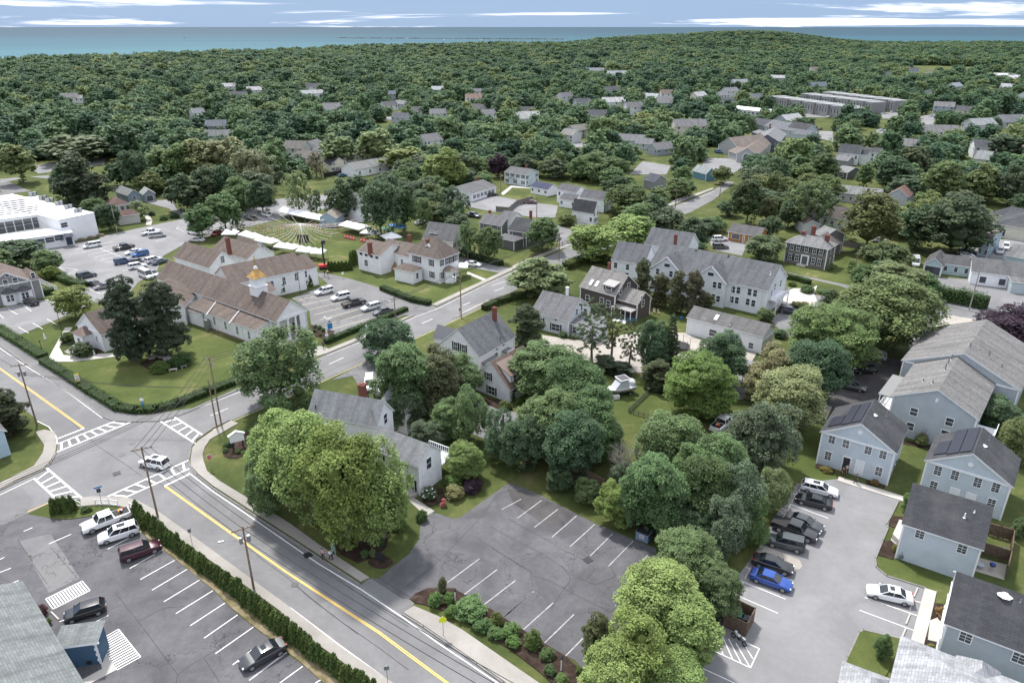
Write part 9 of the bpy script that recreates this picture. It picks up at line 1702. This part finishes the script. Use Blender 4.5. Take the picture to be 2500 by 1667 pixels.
st=[(-2.6,[(.75,.75),(1.0,1.1),(1.02,1.5)]),(-1,[(.7,.7),(1.08,1.1),(1.12,1.52)]),(1,[(.5,.72),(1.0,1.15),(1.12,1.6)]),(2.4,[(.15,.9),(.5,1.3),(.72,1.72)]),(3.1,[(.02,1.3),(.06,1.55),(.12,1.82)])]
vs,fs=loft(st,3);recalc(mesh_obj('hull',vs,fs,M_TRIM,root,smooth=True,sharp=40));m=MB();m.box((-.2,0,1.12),(4.6,2.2,.1));m.build('stripe',M_DKMET,root)
vs=[(-1.2,1.0,1.55),(1.7,.85,1.65),(1.7,-.85,1.65),(-1.2,-1.0,1.55),(-.9,.8,3.1),(.45,.8,3.1),(.45,-.8,3.1),(-.9,-.8,3.1)];m=MB();m.add(vs,[(0,4,5,1),(1,5,6,2),(2,6,7,3),(3,7,4,0),(4,7,6,5)]);recalc(m.build('canvas_cover',M_PLAIN,root,color=(.5,.52,.56)))
m=MB();m.blob((-2.2,0,1.9),(.7,.9,.75),10,6);m.build('engine_cover',M_PLAIN,root,color=(.58,.6,.63));m=MB();m.box((-.25,0,3.2),(2.1,2.1,.14));t_=m.build('hard_top',M_TRIM,root);m=MB();m.box((-.25,0,3.29),(1.8,1.8,.05));m.build('top_panel',M_PLAIN,t_,color=(.09,.085,.095));m=MB();m.box((.2,0,.55),(6.0,.12,.12));m.box((-1,.8,.55),(2.6,.1,.1));m.box((-1,-.8,.55),(2.6,.1,.1));m.build('trailer',M_DKMET,root);wheel_part(root,-1.3,1.05,.33);wheel_part(root,-1.3,-1.05,.33)
b=G('g',840,895);m=MB();m.box((0,0,.35),(1.1,.7,.6),.3);m.box((0,0,.68),(1.16,.76,.08),.3);tag(m.build('storage_chest',M_TRIM,None,b),'white chest standing at the bow of the covered boat','chest')
for i,(x0,y0,x1,y1)in enumerate(((1140,712,1200,705),(1222,692,1262,678))):
 a,b=G('e',x0,y0),G('e',x1,y1);d=b-a;m_=(a+b)/2;r2=empty('stone_bench',m_,('left','right')[i]+' white stone bench beside the clipped round bushes','bench','white benches',math.atan2(d.y,d.x));L=d.length;m=MB();m.box((0,0,.45),(L,.42,.09));m.build('seat',M_CONC,r2)
 for s in(-1,1):m=MB();m.box((s*L*.36,0,.2),(.14,.36,.4));m.build('leg',M_CONC,r2)
def rock(p,s,label,mat,nm='boulder'):rn2=random.Random(int(p.x*9));m=MB();m.blob((0,0,s*.3),(s,s*.8,s*.6),9,6,jit=.18,rnd=rn2);tag(m.build(nm,mat,None,p),label,'rock' if nm=='boulder' else 'monument')
for x,y,s,l in((1025,625,.8,'leftmost boulder of the rock grotto under the evergreens'),(1060,610,1.0,'largest boulder of the rock grotto under the evergreens'),(1095,618,.8,'middle boulder of the rock grotto under the evergreens'),(1130,630,.9,'right boulder of the rock grotto under the evergreens')):rock(G('e',x,y),s,l,M_WALK)
def statue(p,h,label):m=MB();m.cone((0,0,0),.26,.2,h*.3,8);m.tube([(0,0,h*.3),(0,0,h*.6),(0,0,h*.82)],[.2,.17,.08],8);m.blob((0,0,h*.9),(.1,.1,.13),8,6);tag(m.build('statue',M_TRIM,None,p),label,'statue')
statue(G('e',305,492),1.4,'small white garden statue on the side lawn');statue(G('e',1062,590),2.0,'pale statue standing in the rock grotto');statue(G('e',637,598),1.0,'small grey-white statue at the chapel bed')
b=G('a',677,1424);m=MB();m.box((0,0,.14),(.36,.36,.04));m.cone((0,0,.16),.14,.03,.55,10);tag(m.build('traffic_cone',plain('cone_orange',(.75,.12,.03),.5),None,b),'orange traffic cone beside the blue wall','traffic cone')
for i,(x,y)in enumerate(((965,998),(1002,998))):
 b=G('j',x,y);r2=empty('cable_spool',b+UP*1.2,('left','right')[i]+' big round wooden disc leaning on the rectory wing','spool');r2.rotation_euler=(1.2,0,.5 if i else-.3);m=MB();m.cone((0,0,0),1.25,1.25,.12,20);m.build('disc',plain('ply_disc'+str(i),(.3,.19,.11),.8,var=.2),r2);m=MB();m.cone((0,0,-.3),.3,.3,.3,12);m.build('hub',M_WOOD,r2)
b=G('g',1270,560);r2=empty('trampoline',b,'round dark trampoline with net behind the spruce','trampoline');m=MB();m.cone((0,0,.85),2.0,2.0,.08,20);m.build('mat',M_BLACK,r2)
for k in range(6):a=k*1.047;m=MB();m.tube([(2*math.cos(a),2*math.sin(a),0),(2.05*math.cos(a),2.05*math.sin(a),2.6)],.04,5);m.build('net_pole',M_DKMET,r2)
for i,(t,x,y,c,l)in enumerate((('k',1098,1285,(.45,.38,.28),'left garden chair on the lawn beside the shingled house'),('k',1128,1292,(.45,.38,.28),'right garden chair on the lawn beside the shingled house'),('d',1805,705,(.02,.12,.45),'blue folding chair in the upper patio'))):
 b=G(t,x,y);r2=empty('garden_chair',b+UP*.05,l,'chair',None,i*.7);m=MB();m.box((0,0,.42),(.55,.5,.05));m.build('seat',M_PLAIN,r2,color=c);m=MB();m.box((0,.25,.75),(.55,.05,.65),M=Matrix.Rotation(-.25,3,'X'));m.build('backrest',M_PLAIN,r2,color=c)
 for sx in(-.24,.24):
  for sy in(-.2,.22):m=MB();m.box((sx,sy,.2),(.05,.05,.4));m.build('leg',M_PLAIN,r2,color=c)
b=G('d',1712,808);r2=empty('barbecue_grill',b+UP*.05,'round kettle grill with blue lid in the lower patio','grill');m=MB();m.blob((0,0,.8),(.34,.34,.22),12,6);m.build('bowl',M_BLACK,r2);m=MB();m.blob((0,0,.88),(.33,.33,.24),12,6);m.build('lid',M_PLAIN,r2,color=(.02,.05,.2));m=MB();m.tube([(.25,0,0),(0,0,.7)],.02,4);m.tube([(-.2,.2,0),(0,0,.7)],.02,4);m.tube([(-.2,-.2,0),(0,0,.7)],.02,4);m.build('stand',M_METAL,r2)
for t,x,y,r,c,l in(('d',1635,790,.45,(.3,.32,.34),'round grey tub in the corner of the lower patio'),('d',1370,1140,.32,(.10,.05,.03),'dark plant pot at the foot of the landing'),('k',1280,1325,.3,(.02,.18,.5),'blue bowl on the lawn behind the garage')):m=MB();m.cone((0,0,.05),r*.8,r,.5,14);tag(col(m.build('plant_pot',M_PLAIN,None,G(t,x,y)),c),l,'pot')
M_TENT=plain('canopy_cloth',(.74,.74,.75),.8,var=.05)
def tent(p,q,w,label,n=2,h=2.2,peak=1.25,c=None,cat='tent'):
 d=q-p;L=d.length;a=math.atan2(d.y,d.x);root=empty('event_tent',p,label,cat,'white event tents' if c is None else None,a);m=MB();k=max(1,n)
 for i in range(k):
  x0,x1=L*i/k,L*(i+1)/k;xm=(x0+x1)/2;m.add([(x0,0,h),(x1,0,h),(x1,w,h),(x0,w,h),(xm,w/2,h+peak),(x0,0,h-.25),(x1,0,h-.25),(x1,w,h-.25),(x0,w,h-.25)],[(0,1,4),(1,2,4),(2,3,4),(3,0,4),(0,5,6,1),(2,7,8,3)])
 o=m.build('canopy',M_TENT if c is None else M_PLAIN,root);c and col(o,c)
 for x in(0,L/2,L):
  for y in(0,w):m=MB();m.box((x,y,h/2),(.07,.07,h));m.build('leg',M_METAL,root)
def J(x,y):return G('j',x,y)
for i,(x0,y0,x1,y1,w,n,l)in enumerate(((200,635,290,655,5,2,'left part of the long tent row behind the flag mast'),(295,656,400,680,5,2,'middle part of the long tent row behind the flag mast'),(405,682,530,705,5,3,'right part of the long tent row behind the flag mast'),(628,735,770,768,5,3,'white tent right of the flag lines, widest of three'),(772,790,840,795,4,1,'middle peaked tent left of the tall dark tree'),(845,800,915,792,4,1,'rightmost peaked tent under the tall dark tree'),(950,835,1060,818,5,1,'single white tent behind the rectory wing roof'),(-160,800,-60,800,3.6,2,'leftmost tent of the row behind the church roofs'),(-50,800,60,830,3.6,2,'second tent of the row behind the church roofs'),(60,840,180,865,3.6,3,'third tent of the row behind the church roofs'),(190,885,330,905,3.6,3,'fourth tent of the row behind the church roofs'),(340,915,430,925,3.6,2,'fifth tent of the row behind the church roofs'),(435,930,520,935,3.6,2,'rightmost tent of the row behind the church roofs'))):tent(J(x0,y0),J(x1,y1),w,l,n)
tent(J(1000,765),J(1080,755),5,'bright blue tarpaulin tent under the trees right of the white tents',1,2.6,.5,(.015,.16,.5));tent(J(935,775),J(995,768),4,'dark green tarpaulin tent left of the blue one',1,2.2,.6,(.03,.16,.09))
b=J(375,755);H_=height_at(b,N('j',375,672));root=empty('flag_mast',b,'tall mast with rays of coloured pennant strings over the lawn','flag mast');m=MB();m.tube([(0,0,0),(0,0,H_)],.09,6);m.build('mast',M_METAL,root)
FC=[plain('pennant_'+n_,c_,.8)for n_,c_ in(('red',(.6,.05,.05)),('white',(.75,.75,.72)),('yellow',(.75,.55,.10)),('pink',(.7,.3,.28)),('blue',(.08,.15,.4)))]
rn=random.Random(2);ring=[(560,835),(610,800),(590,815),(520,850),(480,870),(445,880),(415,880),(385,880),(355,870),(325,860),(290,850),(250,845),(210,835),(165,825),(120,810),(70,790),(20,775),(-40,760),(-60,735),(-80,715),(-60,700),(-30,690),(20,680),(60,665),(120,650),(640,790),(670,760),(700,735),(720,715),(740,700),(760,690),(700,680),(600,675),(500,665),(300,640),(220,640),(630,745),(560,760),(480,840),(400,862)]
for i,(x,y)in enumerate(ring):
 e=J(x,y)-b;e.z=2.2;A=Vector((0,0,H_-.3));L=(e-A).length;k=int(L/.75);m=MB();pts_=[A.lerp(e,j/k)-UP*(.10*L*4*(j/k)*(1-j/k)*.5)for j in range(k+1)];m.tube(pts_[::3]+[pts_[-1]],.028,3,mi=1,cap=False)
 for j in range(1,k):
  p=pts_[j];u_=(pts_[j]-pts_[j-1]).normalized()*.27;m.add([p-u_*.9,p+u_*.9,p-UP*.38+Vector((.1,.1,0))],[(0,1,2)],(rn.randrange(5)if(x>600 or y<720)else rn.choice((1,2,1,2,0))))
 m.build('pennant_string',FC,root)
for p,q,n_,l in((J(660,775),J(740,795),4,'red banner fence left below the white tents'),(J(772,800),J(830,812),3,'red banner fence right below the white tents')):
 d=q-p;r2=empty('banner_fence',p,l,'banner',None,math.atan2(d.y,d.x));m=MB();m.box((d.length/2,0,.6),(d.length,.06,1.1));m.build('banner',FC[0],r2)
 for k in range(n_):m=MB();m.box((d.length*(k+.5)/n_,-.04,.65),(d.length/n_*.6,.02,.35));m.build('lettering_strip',M_TRIM,r2)
b=J(528,985);r2=empty('telescopic_lift',b,'red wheeled lift with raised dark mast beside the small evergreens','lift',None,.3);m=MB();m.box((0,0,.9),(2.6,1.4,.7));m.build('chassis',FC[0],r2);m=MB();m.box((0,0,.4),(2.4,1.6,.5));m.build('undercarriage',M_BLACK,r2);m=MB();m.tube([(.3,0,1.2),(.1,0,4.6),(.3,0,7.2)],.22,6);m.build('mast',M_DKMET,r2);m=MB();m.box((.5,0,7.4),(1.1,.7,.9));m.build('lamp_head',M_DKMET,r2)
b=J(388,805);r2=empty('speaker_stack',b,'black cluster of stage gear on the lawn below the flag mast','stage gear')
for k in range(4):m=MB();m.box((k*.9-1.3,0,1.1),(.6,.6,2.2));m.build('cabinet',M_BLACK,r2)
p,q=at((826,93)),at((1380,96));d=q-p;m=MB();n=60;rn2=random.Random(1)
for i in range(n):c=p.lerp(q,i/n);m.blob((c.x-p.x,c.y-p.y,-1),(d.length/n*.8,14,rn2.uniform(3.5,6)),7,4)
tag(m.build('breakwater',M_WALK,None,Vector((p.x,p.y,-1))),'long low dark stone breakwater far out on the sea','breakwater');bpy.data.objects['breakwater'].data.materials[0]=plain('wet_stone',(.03,.04,.045),.8)
for i,(t,x,y,s,l)in enumerate((('m',1555,241,1.6,'white motor boat far out at the left, brightest'),('m',1245,258,1.3,'dark fishing boat far out at the left'),('m',1855,241,1.2,'dark boat right of the bright white one'),('m',75,208,1.8,'white boat with a wake at the far left'),('n',430,271,1.2,'dark boat just below the left end of the breakwater'),('n',535,264,1.4,'sailing boat before the breakwater, second from left'),('n',785,271,1.3,'white boat under the middle of the breakwater'),('n',845,262,1.2,'boat touching the middle of the breakwater'),('n',1040,274,1.1,'white boat in the anchorage, left of two'),('n',1100,286,1.3,'sailing boat in the anchorage nearest the wooded shore'))):
 b=at(N(t,x,y),-2);r2=empty('distant_boat',b,l,'boat',None,i*1.3);r2.scale=(s,s,s);vs,fs=loft([(-5,[(1.4,0),(1.8,1.6)]),(1,[(1.3,0),(1.9,1.7)]),(5.5,[(.1,.8),(.2,2.2)])],2);recalc(mesh_obj('hull',vs,fs,M_DKMET if 'dark' in l else M_TRIM,r2));m=MB();m.box((-.8,0,2.6),(3.6,2.2,2));m.build('cabin',M_TRIM,r2)
 if 'sail' in l:m=MB();m.tube([(0,0,1),(0,0,15)],.2,5);m.build('mast',M_DKMET,r2)
def person(t,x,y,az,label,shirt,legs,skin=(.42,.24,.17),hair=(.04,.025,.02),hat=None,h=1.72,lean=0):
 b=G(t,x,y);b.z=.12 if t in 'bfa' else.05;root=empty('person',b,label,'person',None,az);s=h/1.75
 V=[];E=[];Rd=[]
 def add(p,r,par=None):V.append(Vector(p)*s);Rd.append(r*s);par is not None and E.append((par,len(V)-1));return len(V)-1
 pel=add((0,0,.95),.15);ch=add((.02,0,1.3),.17,add((0,0,1.1),.135,pel));nk=add((.03,0,1.5),.06,ch);hd=add((.05,0,1.62),.095,nk);add((.05,0,1.72),.08,hd);add((.15,0,1.61),.02,hd)
 for k,sd_ in((1,.22),(-1,-.22)):
  hp=add((0,.09*k,.9),.1,pel);kn=add((sd_*.5+.05,.1*k,.5),.062,hp);an=add((sd_-.04,.1*k,.09),.042,kn);add((sd_+.13,.11*k,.04),.04,an)
  sh=add((.02,.19*k,1.43),.065,ch);el=add((-sd_*.35-.02,.25*k,1.15),.045,sh);wr=add((-sd_*.6+.1,.24*k,.92),.03,el);pm=add((-sd_*.65+.12,.24*k,.84),.032,wr)
  for f_ in range(4):add((-sd_*.68+.10+.022*f_,.24*k+.005,.75+.012*abs(f_-1.5)),.009,pm)
  add((-sd_*.6+.17,.22*k,.81),.010,pm)
 def skin(nm,idx,mat,c,grow=0,sub=1,rootv=0):
  mp_={v:i for i,v in enumerate(idx)};me=bpy.data.meshes.new(nm);me.from_pydata([V[i]for i in idx],[(mp_[a],mp_[b_])for a,b_ in E if a in mp_ and b_ in mp_],[]);o=bpy.data.objects.new(nm,me);link(o,root);md=o.modifiers.new('s','SKIN');me.skin_vertices[0].data.foreach_set('radius',np.array([[Rd[i]+grow]*2 for i in idx]).ravel());me.skin_vertices[0].data[rootv].use_root=True
  o.modifiers.new('b','SUBSURF').levels=sub;o.modifiers['b'].render_levels=sub;me.materials.append(mat);o.color=(*c,1);return o
 n=len(V);skin('body',list(range(n)),M_PLAIN,(.42,.24,.17))
 skin('shirt',[0,1,2]+[i for i in range(n)if abs(abs(V[i].y)/s-.19)<.001 or abs(abs(V[i].y)/s-.25)<.001],M_PLAIN,shirt,.022)
 skin('trousers',[0]+[i for i in range(n)if V[i].z/s<.91 and V[i].z/s>.08 and abs(V[i].y)/s<.105],M_PLAIN,legs,.02)
 m=MB();m.blob((.03*s,0,1.69*s),(.115*s,.1*s,.09*s),10,6);m.build('hair',M_PLAIN,root,color=hair,smooth=True)
 if hat:m=MB();m.cone((.05*s,0,1.72*s),.24,.22,.02,14);m.cone((.05*s,0,1.74*s),.12,.1,.1,12);m.build('hat',M_PLAIN,root,color=hat)
 return root
person('b',525,738,-2.5,'walker in a pink shirt and dark trousers on the pavement',(.55,.38,.48),(.02,.02,.04));person('b',578,745,-.6,'walker in a white shirt and dark trousers, middle of the three',(.6,.68,.74),(.02,.025,.05));person('b',596,705,-.7,'walker in a pale green dress and wide hat',(.22,.42,.36),(.25,.45,.38),hat=(.4,.6,.5))
person('f',526,556,-1.8,'person in dark clothes standing at the end of the church hedge',(.02,.02,.025),(.05,.05,.055));person('f',533,68,1.2,'person in dark shirt walking in the church lot, left of two',(.03,.03,.03),(.1,.1,.1));person('f',556,78,1.3,'person in light shorts walking in the church lot, right of two',(.04,.04,.04),(.35,.33,.3),hat=(.6,.5,.2));person('f',818,440,.6,'person in a white shirt walking behind the roadside hedge',(.7,.72,.75),(.1,.12,.2));person('d',705,178,-1.2,'person in black leaning by the blue house step',(.02,.02,.022),(.02,.02,.025));person('d',735,160,-1.6,'person in a grey shirt on the blue house step',(.4,.4,.42),(.03,.03,.03));person('d',795,225,-.4,'person in black on the concrete walk before the blue house',(.02,.02,.02),(.02,.02,.02))
for o in bpy.data.objects:
 if o.get('label','').startswith('flowering white'):
  rn=random.Random(3);m=MB()
  for k in range(46):a,e=rn.uniform(0,6.28),rn.uniform(.1,1.3);m.blob((1.05*math.cos(a)*math.cos(e),1.05*math.sin(a)*math.cos(e),.5+1.05*math.sin(e)),(.11,.11,.08),6,4)
  m.build('blossoms',M_TRIM,o)
for i,(x,y)in enumerate(((293,850),(352,838),(411,826),(553,797),(617,783),(680,768))):
 b=G('i',x,y);r2=empty('planter',b,('leftmost','second','third','fourth','fifth','rightmost')[i]+' wooden planter along the front of the modern hall','planter','planters before the modern hall',.25);m=MB();m.box((0,0,.35),(2.0,.9,.6));m.build('box',M_WOODP,r2);c=bpy.data.objects.new('flowers',LIB[('low','round',0)]);link(c,r2);c.scale=(.9,.4,.25);c.location=(0,0,.7);c.color=(.35,.33,.2,1)
for q_,l_ in((off_,'utility pole beyond the left edge carrying the black cables'),(o2,'utility pole beyond the bottom edge on the main road'),(o3,'utility pole beyond the left edge on the side road')):
 m=MB();m.tube([(0,0,-.3),(0,0,q_.z)],[.15,.1],8);m.box((0,0,q_.z-.35),(2.5,.12,.12),.5);tag(m.build('utility_pole',M_WOODP,None,Vector((q_.x,q_.y,0))),l_,'utility pole')
